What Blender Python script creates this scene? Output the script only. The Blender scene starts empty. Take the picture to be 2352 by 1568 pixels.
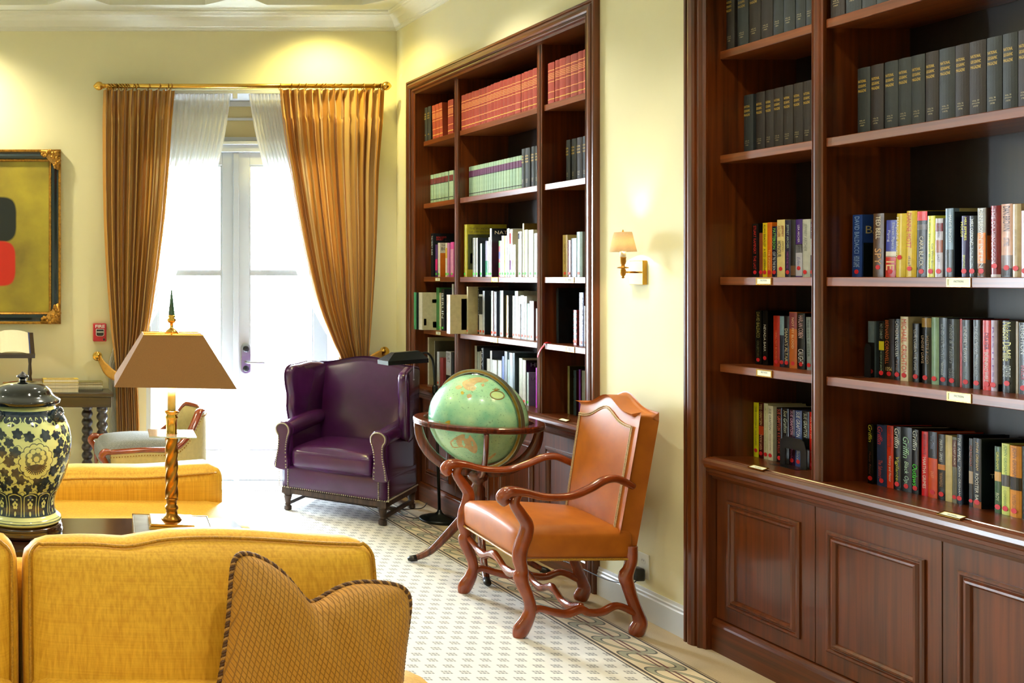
import bpy, bmesh, math, random
from mathutils import Vector, Matrix
from mathutils.geometry import tessellate_polygon
random.seed(7)
PI = math.pi
SC = bpy.context.scene
COL = SC.collection

# ---------------------------------------------------------------- camera
CX, CY, F, H = -45.0, 635.0, 2200.0, 1.6      # principal point, focal length (px), eye height (m)
cam = bpy.data.cameras.new('camera')
cam.sensor_width = 36.0
cam.lens = F / 2352 * 36
cam.shift_x = (1176 - CX) / 2352
cam.shift_y = (CY - 784) / 2352
cam.clip_start = 0.05
camo = bpy.data.objects.new('camera', cam)
COL.objects.link(camo)
camo.location = (0, 0, H)
camo.rotation_euler = (PI / 2, 0, 0)
SC.camera = camo

# ---------------------------------------------------------------- world and light
world = bpy.data.worlds.new('sky')
SC.world = world
world.use_nodes = True
wn = world.node_tree.nodes
wl = world.node_tree.links
bg = wn['Background']
bg.inputs[0].default_value = (0.76, 0.89, 1.0, 1)
bg.inputs[1].default_value = 80.0
VS = SC.view_settings
VS.view_transform = 'Standard'
VS.look = 'None'
VS.gamma = 1.0
VS.use_curve_mapping = False
VS.exposure = 0.3
CY_ = SC.cycles
CY_.max_bounces = 5
CY_.diffuse_bounces = 4
CY_.glossy_bounces = 2
CY_.transmission_bounces = 4
CY_.transparent_max_bounces = 8
CY_.caustics_reflective = False
CY_.caustics_refractive = False
CY_.sample_clamp_indirect = 6.0
CY_.use_adaptive_sampling = True
CY_.adaptive_threshold = 0.02

def area(name, loc, rot, sx, sy, power, color=(1, 1, 1), portal=False):
    l = bpy.data.lights.new(name, 'AREA')
    l.shape = 'RECTANGLE'
    l.size, l.size_y = sx, sy
    l.energy = power
    l.color = color
    if portal:
        l.cycles.is_portal = True
    o = bpy.data.objects.new(name, l)
    o.location = loc
    o.rotation_euler = rot
    COL.objects.link(o)
    return o

def spot(name, loc, tgt, power, angle, blend=0.6, color=(1, 0.8, 0.52), rad=0.05):
    l = bpy.data.lights.new(name, 'SPOT')
    l.energy = power
    l.spot_size = math.radians(angle)
    l.spot_blend = blend
    l.color = color
    l.shadow_soft_size = rad
    o = bpy.data.objects.new(name, l)
    o.location = loc
    d = Vector(tgt) - Vector(loc)
    o.rotation_euler = d.to_track_quat('-Z', 'Y').to_euler()
    COL.objects.link(o)
    return o

def point(name, loc, power, color, rad=0.02):
    l = bpy.data.lights.new(name, 'POINT')
    l.energy = power
    l.color = color
    l.shadow_soft_size = rad
    o = bpy.data.objects.new(name, l)
    o.location = loc
    COL.objects.link(o)
    return o

BACK_Y, RIGHT_X, CEIL = 7.18, 3.12, 3.566
LEFT_X, FRONT_Y = -4.2, -2.2
# daylight enters through the glazed doors in the back wall
area('door_daylight', (1.995, 7.42, 1.5), (-PI / 2, 0, 0), 1.5, 2.98, 1, portal=True)
area('second_door_daylight', (-2.0, 7.42, 1.5), (-PI / 2, 0, 0), 1.5, 2.98, 1, portal=True)
# ceiling downlights read off wall and shelf glow; the others added as room fill
WARM = (1.0, 0.84, 0.3)
for i, (x, y) in enumerate([(-0.3, 6.72), (2.55, 6.8), (-1.6, 4.2), (1.2, 4.2), (-1.6, 1.4), (1.2, 1.4), (-0.2, -0.9), (2.5, 5.6), (2.3, 3.3)]):
    spot('downlight_or_fill', (x, y, CEIL - 0.03), (x, y + (0.12 if y > 6 else 0.0), 0), (170 if x < 1 else 90) if y > 6 else 70, 140 if y > 6 else 115, 1.0 if y > 6 else 0.5, ((1.0, 0.9, 0.6) if x < 1 else WARM) if y > 6 else (1.0, 0.93, 0.74))

# ---------------------------------------------------------------- helpers
def P(x, y, Y):
    return Vector(((x - CX) / F * Y, Y, H - (y - CY) / F * Y))

def lin(c):
    out = []
    for v in c[:3]:
        v = v / 255.0
        out.append(v / 12.92 if v <= 0.04045 else ((v + 0.055) / 1.055) ** 2.4)
    return tuple(out) + (1.0,)

MATS = {}
def node_mat(name):
    m = bpy.data.materials.new(name)
    m.use_nodes = True
    nt = m.node_tree
    return m, nt, nt.nodes['Principled BSDF']

def mat(name, c, rough=0.5, metal=0.0, var=0.12, scale=(30, 30, 30), bump=0.0, bscale=None, coat=0.0, sheen=0.0, c2=None, spec=0.5, detail=3.0):
    """procedural principled material: colour varied by stretched noise, with optional noise relief"""
    if name in MATS:
        return MATS[name]
    m, nt, b = node_mat(name)
    N, L = nt.nodes, nt.links
    tc = N.new('ShaderNodeTexCoord')
    mp = N.new('ShaderNodeMapping')
    mp.inputs['Scale'].default_value = scale
    L.new(tc.outputs['Object'], mp.inputs[0])
    nz = N.new('ShaderNodeTexNoise')
    nz.inputs['Scale'].default_value = 1.0
    nz.inputs['Detail'].default_value = detail
    L.new(mp.outputs[0], nz.inputs['Vector'])
    mx = N.new('ShaderNodeMix')
    mx.data_type = 'RGBA'
    a = lin(c)
    d = lin(c2) if c2 else tuple(v * (1 - 2.2 * var) for v in a[:3]) + (1,)
    rp = N.new('ShaderNodeMapRange')
    rp.inputs[1].default_value = 0.32
    rp.inputs[2].default_value = 0.68
    L.new(nz.outputs['Fac'], rp.inputs[0])
    L.new(rp.outputs[0], mx.inputs[0])
    mx.inputs[6].default_value = a
    mx.inputs[7].default_value = d
    L.new(mx.outputs[2], b.inputs['Base Color'])
    b.inputs['Roughness'].default_value = rough
    b.inputs['Metallic'].default_value = metal
    b.inputs['Specular IOR Level'].default_value = spec
    if coat:
        b.inputs['Coat Weight'].default_value = coat
        b.inputs['Coat Roughness'].default_value = 0.12
    if sheen:
        b.inputs['Sheen Weight'].default_value = sheen
    if bump:
        bp = N.new('ShaderNodeBump')
        bp.inputs['Strength'].default_value = bump
        bp.inputs['Distance'].default_value = 0.002
        if bscale:
            n2 = N.new('ShaderNodeTexNoise')
            n2.inputs['Scale'].default_value = bscale
            n2.inputs['Detail'].default_value = 4
            L.new(tc.outputs['Object'], n2.inputs['Vector'])
            L.new(n2.outputs['Fac'], bp.inputs['Height'])
        else:
            L.new(nz.outputs['Fac'], bp.inputs['Height'])
        L.new(bp.outputs[0], b.inputs['Normal'])
    MATS[name] = m
    return m

def wood(name, c, c2, axis, rough=0.32, coat=0.25):
    s = [55, 55, 55]
    s['xyz'.index(axis)] = 1.6
    return mat(name, c, rough, 0, scale=tuple(s), c2=c2, coat=coat, bump=0.04, detail=6)

def emis(name, c, strength):
    if name in MATS:
        return MATS[name]
    m, nt, b = node_mat(name)
    b.inputs['Base Color'].default_value = lin(c)
    b.inputs['Emission Color'].default_value = lin(c)
    b.inputs['Emission Strength'].default_value = strength
    MATS[name] = m
    return m

def set_props(o, label=None, cat=None, group=None, kind=None):
    if label: o['label'] = label
    if cat: o['category'] = cat
    if group: o['group'] = group
    if kind: o['kind'] = kind
    return o

def thing(name, label, cat, loc=(0, 0, 0), rz=0.0, group=None):
    o = bpy.data.objects.new(name, None)
    o.empty_display_size = 0.1
    COL.objects.link(o)
    o.location = loc
    o.rotation_euler = (0, 0, rz)
    return set_props(o, label, cat, group)

class MB:
    """collects faces and links them as one mesh object"""
    def __init__(self):
        self.v, self.f = [], []
    def add(self, vs, fs):
        n = len(self.v)
        self.v += [tuple(v) for v in vs]
        self.f += [tuple(i + n for i in f) for f in fs]
        return self
    def box(self, x0, x1, y0, y1, z0, z1):
        x0, x1 = min(x0, x1), max(x0, x1)
        y0, y1 = min(y0, y1), max(y0, y1)
        z0, z1 = min(z0, z1), max(z0, z1)
        vs = [(x, y, z) for z in (z0, z1) for y in (y0, y1) for x in (x0, x1)]
        return self.add(vs, [(0, 2, 3, 1), (4, 5, 7, 6), (0, 1, 5, 4), (2, 6, 7, 3), (0, 4, 6, 2), (1, 3, 7, 5)])
    def prism(self, poly, axis, a0, a1):
        """poly: 2d points in the plane normal to axis; (y,z) for x, (x,z) for y, (x,y) for z"""
        def p3(p, a):
            return {'x': (a, p[0], p[1]), 'y': (p[0], a, p[1]), 'z': (p[0], p[1], a)}[axis]
        n = len(poly)
        vs = [p3(p, a0) for p in poly] + [p3(p, a1) for p in poly]
        fs = [(i, (i + 1) % n, n + (i + 1) % n, n + i) for i in range(n)]
        fs += [tuple(range(n))[::-1], tuple(range(n, 2 * n))]
        return self.add(vs, fs)
    def lathe(self, prof, n=24, c=(0, 0, 0), rfun=None, caps=True):
        vs, fs = [], []
        m = len(prof)
        for j, (r, z) in enumerate(prof):
            for i in range(n):
                a = 2 * PI * i / n
                rr = r * (rfun(a, z) if rfun else 1.0)
                vs.append((c[0] + rr * math.cos(a), c[1] + rr * math.sin(a), c[2] + z))
        for j in range(m - 1):
            for i in range(n):
                k = (i + 1) % n
                fs.append((j * n + i, j * n + k, (j + 1) * n + k, (j + 1) * n + i))
        if caps:
            fs.append(tuple(range(n))[::-1])
            fs.append(tuple((m - 1) * n + i for i in range(n)))
        return self.add(vs, fs)
    def tube(self, pts, rad, n=10, closed=False, flat=1.0, up=None, caps=True):
        """swept tube; rad number or list; flat squashes the section along its second axis"""
        pts = [Vector(p) for p in pts]
        m = len(pts)
        if not isinstance(rad, (list, tuple)):
            rad = [rad] * m
        vs, fs = [], []
        nrm = None
        for j in range(m):
            if closed:
                t = pts[(j + 1) % m] - pts[j - 1]
            else:
                t = pts[min(j + 1, m - 1)] - pts[max(j - 1, 0)]
            t.normalize()
            if up is not None:
                a = Vector(up).cross(t)
                if a.length < 1e-4:
                    a = Vector((1, 0, 0)).cross(t)
                a.normalize()
            else:
                if nrm is None:
                    nrm = Vector((0, 0, 1)).cross(t)
                    if nrm.length < 1e-3:
                        nrm = Vector((1, 0, 0)).cross(t)
                nrm = (nrm - t * nrm.dot(t)).normalized()
                a = nrm
            b = t.cross(a)
            r = rad[j]
            ra, rb = (r if isinstance(r, tuple) else (r, r * flat))
            for i in range(n):
                an = 2 * PI * i / n
                vs.append(pts[j] + a * (ra * math.cos(an)) + b * (rb * math.sin(an)))
        for j in range(m if closed else m - 1):
            jj = (j + 1) % m
            for i in range(n):
                k = (i + 1) % n
                fs.append((j * n + i, j * n + k, jj * n + k, jj * n + i))
        if not closed and caps:
            fs.append(tuple(range(n))[::-1])
            fs.append(tuple((m - 1) * n + i for i in range(n)))
        return self.add(vs, fs)
    def sphere(self, c, r, n=16, m=10, s=(1, 1, 1)):
        prof = [(max(1e-4, r * math.sin(PI * j / m)), -r * math.cos(PI * j / m)) for j in range(m + 1)]
        vs, fs = [], []
        k = MB().lathe(prof, n)
        return self.add([(c[0] + x * s[0], c[1] + y * s[1], c[2] + z * s[2]) for x, y, z in k.v], k.f)
    def soft(self, c, w, d, h, r=0.03, puff=(0, 0, 0), n=10, fn=None):
        """rounded, puffed box (cushion) centred on c; puff per axis"""
        hw = Vector((w / 2, d / 2, h / 2))
        r = min(r, min(hw) * 0.98)
        idx, vs, fs = {}, [], []
        def vert(p):
            key = tuple(round(q, 4) for q in p)
            if key in idx:
                return idx[key]
            q = Vector([p[i] * hw[i] for i in range(3)])
            inner = Vector([max(-hw[i] + r, min(hw[i] - r, q[i])) for i in range(3)])
            dlt = q - inner
            if dlt.length > 1e-9:
                q = inner + dlt.normalized() * r
            for i in range(3):
                a, b = p[(i + 1) % 3], p[(i + 2) % 3]
                if abs(p[i]) > 0.999:
                    q[i] += math.copysign(puff[i] * max(0, (1 - a * a)) ** 0.7 * max(0, (1 - b * b)) ** 0.7, p[i])
            if fn:
                q = fn(q, p)
            idx[key] = len(vs)
            vs.append((c[0] + q[0], c[1] + q[1], c[2] + q[2]))
            return idx[key]
        # parameter positions clustered near the edges
        ts = [-1 + 2 * (0.5 - 0.5 * math.cos(PI * i / n)) * 0.55 + 2 * (i / n) * 0.45 for i in range(n + 1)]
        ts[0], ts[-1] = -1.0, 1.0
        for ax in range(3):
            for sgn in (-1, 1):
                for i in range(n):
                    for j in range(n):
                        quad = []
                        for (a, b) in ((ts[i], ts[j]), (ts[i + 1], ts[j]), (ts[i + 1], ts[j + 1]), (ts[i], ts[j + 1])):
                            p = [0, 0, 0]
                            p[ax] = sgn
                            p[(ax + 1) % 3] = a
                            p[(ax + 2) % 3] = b
                            quad.append(vert(tuple(p)))
                        fs.append(tuple(quad if sgn > 0 else quad[::-1]))
        return self.add(vs, fs)
    def xf(self, M):
        self.v = [tuple(M @ Vector(v)) for v in self.v]
        return self
    def mesh(self, name, smooth=False):
        me = bpy.data.meshes.new(name)
        me.from_pydata(self.v, [], self.f)
        me.update()
        if smooth:
            me.polygons.foreach_set('use_smooth', [True] * len(me.polygons))
        return me
    def build(self, name, m, parent=None, smooth=False, bevel=0, bseg=2, sub=0, loc=None, angle=None, solid=0):
        me = self.mesh(name, smooth)
        if m: me.materials.append(m)
        o = bpy.data.objects.new(name, me)
        COL.objects.link(o)
        if parent: o.parent = parent
        if loc: o.location = loc
        if bevel:
            bm_ = o.modifiers.new('bevel', 'BEVEL')
            bm_.width = bevel
            bm_.segments = bseg
            bm_.limit_method = 'ANGLE'
            bm_.angle_limit = 0.7
        if sub:
            s = o.modifiers.new('sub', 'SUBSURF')
            s.levels = s.render_levels = sub
        if solid:
            s = o.modifiers.new('solid', 'SOLIDIFY')
            s.thickness = solid
        return o

def obj(name, me, m, parent=None):
    o = bpy.data.objects.new(name, me)
    if m and not me.materials: me.materials.append(m)
    COL.objects.link(o)
    if parent: o.parent = parent
    return o

def cr(pts, per=6, closed=False):
    """Catmull-Rom through points (any dimension tuples)"""
    n = len(pts)
    out = []
    rng = range(n if closed else n - 1)
    for i in rng:
        p0 = pts[(i - 1) % n] if closed else pts[max(i - 1, 0)]
        p1 = pts[i]
        p2 = pts[(i + 1) % n]
        p3 = pts[(i + 2) % n] if closed else pts[min(i + 2, n - 1)]
        for k in range(per):
            t = k / per
            out.append(tuple(0.5 * (2 * b + (c - a) * t + (2 * a - 5 * b + 4 * c - d) * t * t + (3 * b - a - 3 * c + d) * t ** 3)
                             for a, b, c, d in zip(p0, p1, p2, p3)))
    if not closed:
        out.append(tuple(pts[-1]))
    return out

TXT = {}
def text_mesh(s, shear=0.0, bold=0.0):
    """flat lettering: mesh normalised to x 0..1 (length), y 0..1 (height)"""
    key = (s, shear, bold)
    if key in TXT:
        return TXT[key]
    cu = bpy.data.curves.new('lettering', 'FONT')
    cu.body = s
    cu.resolution_u = 2
    cu.shear = shear
    cu.offset = bold
    cu.fill_mode = 'FRONT'
    o = bpy.data.objects.new('lettering_tmp', cu)
    COL.objects.link(o)
    dg = bpy.context.evaluated_depsgraph_get()
    me = bpy.data.meshes.new_from_object(o.evaluated_get(dg))
    bpy.data.objects.remove(o)
    bpy.data.curves.remove(cu)
    xs = [v.co.x for v in me.vertices] or [0, 1]
    ys = [v.co.y for v in me.vertices] or [0, 1]
    x0, x1, y0, y1 = min(xs), max(xs), min(ys), max(ys)
    for v in me.vertices:
        v.co = ((v.co.x - x0) / max(1e-6, x1 - x0), (v.co.y - y0) / max(1e-6, y1 - y0), 0)
    me.name = 'lettering'
    TXT[key] = (me, (x1 - x0) / max(1e-6, y1 - y0))
    return TXT[key]

def lettering(s, M, length, height, m, parent, name='lettering', shear=0.0, bold=0.0):
    """place lettering with matrix M (x along the line, y up the letters), lower left corner at M's origin"""
    me, asp = text_mesh(s, shear, bold)
    key = ('m', s, shear, bold, m.name)
    if key not in TXT:
        k = me.copy()
        k.materials.clear()
        k.materials.append(m)
        TXT[key] = k
    o = bpy.data.objects.new(name, TXT[key])
    COL.objects.link(o)
    o.matrix_world = M @ Matrix.Diagonal((length, height, 1, 1))
    if parent:
        o.parent = parent
        o.matrix_parent_inverse = Matrix.Identity(4)
        o.matrix_basis = M @ Matrix.Diagonal((length, height, 1, 1))
    return o

def frame_m(origin, x, y):
    x, y = Vector(x).normalized(), Vector(y).normalized()
    z = x.cross(y)
    M = Matrix((x, y, z)).transposed().to_4x4()
    M.translation = Vector(origin)
    return M

ORD = ['', 'first', 'second', 'third', 'fourth', 'fifth', 'sixth', 'seventh', 'eighth', 'ninth', 'tenth', 'eleventh', 'twelfth', 'thirteenth', 'fourteenth', 'fifteenth', 'sixteenth', 'seventeenth', 'eighteenth', 'nineteenth', 'twentieth']
def ordinal(i):
    if i <= 20: return ORD[i]
    return 'twenty-' + ORD[i - 20]

# ---------------------------------------------------------------- shared materials
M_WALL = mat('yellow_wall_paint', (234, 229, 190), 0.75, var=0.02, scale=(3, 3, 3), bump=0.05, bscale=300)
M_CEIL = mat('ceiling_paint', (226, 228, 212), 0.8, var=0.02, scale=(3, 3, 3))
M_TRIM = mat('cream_trim_paint', (226, 226, 208), 0.45, var=0.02, scale=(5, 5, 5))
M_WHITE = mat('white_gloss_paint', (208, 214, 218), 0.35, var=0.015, scale=(5, 5, 5))
M_WV = wood('mahogany_upright', (102, 45, 8), (60, 25, 3), 'z')
M_WH = wood('mahogany_lengthwise', (102, 45, 8), (60, 25, 3), 'y')
M_SHELF = wood('shelf_edge_wood', (128, 66, 26), (84, 38, 14), 'y')
M_WBACK = wood('shade_darkened_back_panel', (34, 17, 10), (22, 11, 7), 'z', 0.35, 0.3)  # wood colour lowered to carry the shade inside the cases
M_CHWOOD = mat('polished_chair_wood', (142, 60, 20), 0.2, 0, scale=(14, 14, 14), c2=(116, 44, 12), coat=0.6)
M_DKWOOD = wood('dark_oak', (46, 30, 24), (26, 17, 14), 'x', 0.3, 0.4)
M_GLOBEWOOD = wood('globe_stand_wood', (108, 44, 20), (70, 26, 12), 'z', 0.22, 0.5)
M_BRASS = mat('polished_brass', (222, 176, 84), 0.2, 1.0, var=0.05, scale=(20, 20, 20))
M_OLDBRASS = mat('antique_brass', (176, 124, 52), 0.28, 1.0, var=0.15, scale=(40, 40, 10))
M_BLACK = mat('black_enamel', (22, 22, 24), 0.3, var=0.05)
M_STEEL = mat('brushed_steel', (190, 194, 198), 0.3, 1.0, var=0.06, scale=(10, 10, 200))
# ================================================================ the room
def carpet_mat():
    m, nt, b = node_mat('patterned_carpet')
    N, L = nt.nodes, nt.links
    def math_(op, a, c=None, d=None):
        n = N.new('ShaderNodeMath')
        n.operation = op
        for i, v in enumerate((a, c, d)):
            if v is None: continue
            if isinstance(v, (int, float)): n.inputs[i].default_value = v
            else: L.new(v, n.inputs[i])
        return n.outputs[0]
    def mixc(f, a, c):
        n = N.new('ShaderNodeMix')
        n.data_type = 'RGBA'
        L.new(f, n.inputs[0])
        for i, v in ((6, a), (7, c)):
            if isinstance(v, tuple): n.inputs[i].default_value = v
            else: L.new(v, n.inputs[i])
        return n.outputs[2]
    tc = N.new('ShaderNodeTexCoord')
    sp = N.new('ShaderNodeSeparateXYZ')
    L.new(tc.outputs['Object'], sp.inputs[0])
    X, Y = sp.outputs[0], sp.outputs[1]
    band = lambda v, lo, hi: math_('MULTIPLY', math_('GREATER_THAN', v, lo), math_('LESS_THAN', v, hi))
    # field: staggered little motifs
    row = math_('DIVIDE', Y, 0.062)
    ri = math_('FLOOR', row)
    half = math_('MULTIPLY', math_('MODULO', ri, 2.0), 0.5)
    u = math_('SUBTRACT', math_('FRACT', math_('ADD', math_('DIVIDE', X, 0.074), half)), 0.5)
    v = math_('SUBTRACT', math_('FRACT', row), 0.5)
    au, av = math_('ABSOLUTE', u), math_('ABSOLUTE', v)
    inside = math_('MULTIPLY', math_('LESS_THAN', au, 0.26), math_('LESS_THAN', av, 0.24))
    hole = math_('ADD', math_('LESS_THAN', av, 0.045), math_('LESS_THAN', math_('ABSOLUTE', math_('SUBTRACT', au, 0.11)), 0.03))
    hole = math_('MINIMUM', hole, 1.0)
    motif = math_('MULTIPLY', inside, math_('SUBTRACT', 1.0, math_('MULTIPLY', hole, 0.75)))
    nz = N.new('ShaderNodeTexNoise')
    nz.inputs['Scale'].default_value = 260
    L.new(tc.outputs['Object'], nz.inputs['Vector'])
    base = mixc(nz.outputs['Fac'], lin((216, 215, 210)), lin((232, 231, 228)))
    field = mixc(math_('MULTIPLY', motif, 0.72), base, lin((96, 100, 108)))
    # border chain of overlapping rings
    bx = math_('SUBTRACT', X, 2.797)
    def ring(shift):
        yy = math_('MULTIPLY', math_('SUBTRACT', math_('FRACT', math_('ADD', math_('DIVIDE', math_('ADD', Y, math_('MULTIPLY', bx, 0.7)), 0.17), shift)), 0.5), 0.17)
        d = math_('SQRT', math_('ADD', math_('POWER', math_('DIVIDE', bx, 0.088), 2.0), math_('POWER', math_('DIVIDE', yy, 0.08), 2.0)))
        return d
    d0 = ring(0.0)
    rings = band(d0, 0.72, 1.0)
    edge = math_('MINIMUM', math_('ADD', band(d0, 0.68, 0.74), band(d0, 0.97, 1.04)), 1.0)
    dash = math_('MULTIPLY', math_('LESS_THAN', d0, 0.9), math_('ADD', band(bx, -0.012, -0.004), band(bx, 0.01, 0.02)))
    border = mixc(math_('MULTIPLY', nz.outputs['Fac'], 0.6), lin((214, 198, 166)), lin((224, 210, 182)))
    border = mixc(rings, border, lin((158, 156, 132)))
    border = mixc(edge, border, lin((92, 90, 82)))
    border = mixc(dash, border, lin((96, 44, 44)))
    lines = math_('MINIMUM', math_('ADD', math_('ADD', band(X, 2.683, 2.697), band(X, 2.664, 2.671)), math_('ADD', band(X, 2.898, 2.909), band(X, 2.915, 2.919))), 1.0)
    plain = mixc(nz.outputs['Fac'], lin((170, 148, 112)), lin((196, 176, 140)))
    col = mixc(math_('GREATER_THAN', X, 2.675), field, border)
    col = mixc(math_('GREATER_THAN', X, 2.905), col, plain)
    col = mixc(lines, col, lin((66, 54, 46)))
    L.new(col, b.inputs['Base Color'])
    b.inputs['Roughness'].default_value = 0.95
    b.inputs['Specular IOR Level'].default_value = 0.1
    b.inputs['Sheen Weight'].default_value = 0.2
    bp = N.new('ShaderNodeBump')
    bp.inputs['Strength'].default_value = 0.5
    bp.inputs['Distance'].default_value = 0.003
    L.new(nz.outputs['Fac'], bp.inputs['Height'])
    L.new(bp.outputs[0], b.inputs['Normal'])
    return m

fl = MB().box(LEFT_X, RIGHT_X + 0.5, FRONT_Y, BACK_Y + 0.02, -0.05, 0.0).build('floor', carpet_mat())
set_props(fl, 'pale patterned carpet with a ringed border along the bookcases', None, None, 'structure')

# ceiling with clipped-corner recessed coffers
def ceiling():
    m = MB()
    cell, cut, gap, dep = 1.14, 0.17, 0.055, 0.035
    x0, y1 = LEFT_X - 0.2, 6.99
    nx = int((RIGHT_X + 0.5 - x0) / cell) + 1
    # align a cell edge with x = 0.71
    x0 = 0.71 - cell * 5
    ny = 9
    for i in range(nx + 1):
        for j in range(ny):
            a, b_ = x0 + i * cell, x0 + (i + 1) * cell
            d, c = y1 - j * cell, y1 - (j + 1) * cell
            o = [(a, c), (b_, c), (b_, d), (a, d)]
            p, q, r, s = a + gap, b_ - gap, c + gap, d - gap
            oc = [(p + cut, r), (q - cut, r), (q, r + cut), (q, s - cut), (q - cut, s), (p + cut, s), (p, s - cut), (p, r + cut)]
            vs = [(x, y, CEIL) for x, y in o] + [(x, y, CEIL) for x, y in oc] + [(x, y, CEIL + dep) for x, y in oc]
            fs = [(0, 1, 5, 4), (1, 6, 5), (1, 2, 7, 6), (2, 8, 7), (2, 3, 9, 8), (3, 10, 9), (3, 0, 11, 10), (0, 4, 11)]
            fs += [(4 + k, 4 + (k + 1) % 8, 12 + (k + 1) % 8, 12 + k) for k in range(8)]
            fs += [tuple(range(12, 20))]
            m.add(vs, fs)
    m.add([(x0, y1, CEIL), (x0 + (nx + 1) * cell, y1, CEIL), (x0 + (nx + 1) * cell, BACK_Y + 0.1, CEIL), (x0, BACK_Y + 0.1, CEIL)], [(0, 1, 2, 3)])
    m.box(x0, RIGHT_X + 0.6, FRONT_Y - 0.2, BACK_Y + 0.3, CEIL + dep + 0.002, CEIL + dep + 0.05)
    return m
set_props(ceiling().build('ceiling', M_CEIL), 'pale ceiling with clipped-corner coffers', None, None, 'structure')

# back wall with two door openings (DX0..DX1 and its twin to the left of the picture)
DX0, DX1, DTOP = 1.243, 2.747, 3.0
EX0, EX1 = -2.75, -1.25
REVEAL = 0.30
w = MB()
T = BACK_Y + REVEAL + 0.04
for a, b_ in ((LEFT_X, EX0), (EX1, DX0), (DX1, RIGHT_X + 0.5)):
    w.box(a, b_, BACK_Y, T, 0, CEIL)
for a, b_ in ((EX0, EX1), (DX0, DX1)):
    w.box(a, b_, BACK_Y, T, DTOP, CEIL)
set_props(w.build('wall_back', M_WALL), None, None, None, 'structure')
# left wall, wall behind the camera
w = MB()
w.box(LEFT_X - 0.2, LEFT_X, FRONT_Y, BACK_Y + 0.2, 0, CEIL)
set_props(w.build('wall_left', M_WALL), None, None, None, 'structure')
set_props(MB().box(LEFT_X, RIGHT_X + 0.5, FRONT_Y - 0.2, FRONT_Y, 0, CEIL).build('wall_front', M_WALL), None, None, None, 'structure')

# right wall: the bookcases stand in two recesses
CASES = {'far': (6.954, 4.824), 'near': (4.209, 2.079)}
ZT = 3.007
w = MB()
XB = 3.60
w.box(RIGHT_X, XB, 6.954 - 0.02, BACK_Y + 0.1, 0, CEIL)
w.box(RIGHT_X, XB, 4.209 - 0.02, 4.824 + 0.02, 0, CEIL)
w.box(RIGHT_X, XB, FRONT_Y, 2.079 + 0.02, 0, CEIL)
for a, b_ in CASES.values():
    w.box(RIGHT_X, XB, b_ + 0.02, a - 0.02, ZT - 0.02, CEIL)
set_props(w.build('wall_right', M_WALL), None, None, None, 'structure')

# crown moulding: (projection, drop below the ceiling)
CR = [(0.0, 0.128), (0.010, 0.128), (0.012, 0.118), (0.018, 0.115), (0.02, 0.104), (0.03, 0.1), (0.04, 0.085), (0.055, 0.062), (0.075, 0.042), (0.095, 0.03), (0.1, 0.02), (0.108, 0.017), (0.114, 0.008), (0.114, 0.0), (0.0, 0.0)]
def crown(name, pts):
    """pts: for every profile (p, d) the two end points"""
    m = MB()
    n = len(CR)
    vs = []
    for p, d in CR:
        vs += pts(p, CEIL - d)
    fs = [(2 * i, 2 * i + 1, 2 * ((i + 1) % n) + 1, 2 * ((i + 1) % n)) for i in range(n)]
    m.add(vs, fs)
    o = m.build(name, M_TRIM)
    return set_props(o, None, None, None, 'structure')
crown('trim_1', lambda p, z: [(LEFT_X, BACK_Y - p, z), (RIGHT_X - p, BACK_Y - p, z)])
crown('trim_2', lambda p, z: [(RIGHT_X - p, BACK_Y - p, z), (RIGHT_X - p, FRONT_Y, z)])

# baseboards
BB = [(0.0, 0.0), (0.016, 0.0), (0.016, 0.105), (0.012, 0.112), (0.013, 0.122), (0.009, 0.128), (0.006, 0.141), (0.0, 0.141)]
m = MB()
for y0, y1 in ((4.209, 4.824), (6.954, BACK_Y - 0.001)):
    m.prism([(RIGHT_X - p, z) for p, z in BB], 'y', y0 + 0.001, y1 - 0.001)
set_props(m.build('baseboard_right', M_WHITE), None, None, None, 'structure')
m = MB()
for x0, x1 in ((LEFT_X, EX0), (EX1, DX0 - 0.001), (DX1, RIGHT_X - 0.017)):
    m.prism([(BACK_Y - p, z) for p, z in BB], 'x', x0, x1)
set_props(m.build('baseboard_back', M_WHITE), None, None, None, 'structure')

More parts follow.
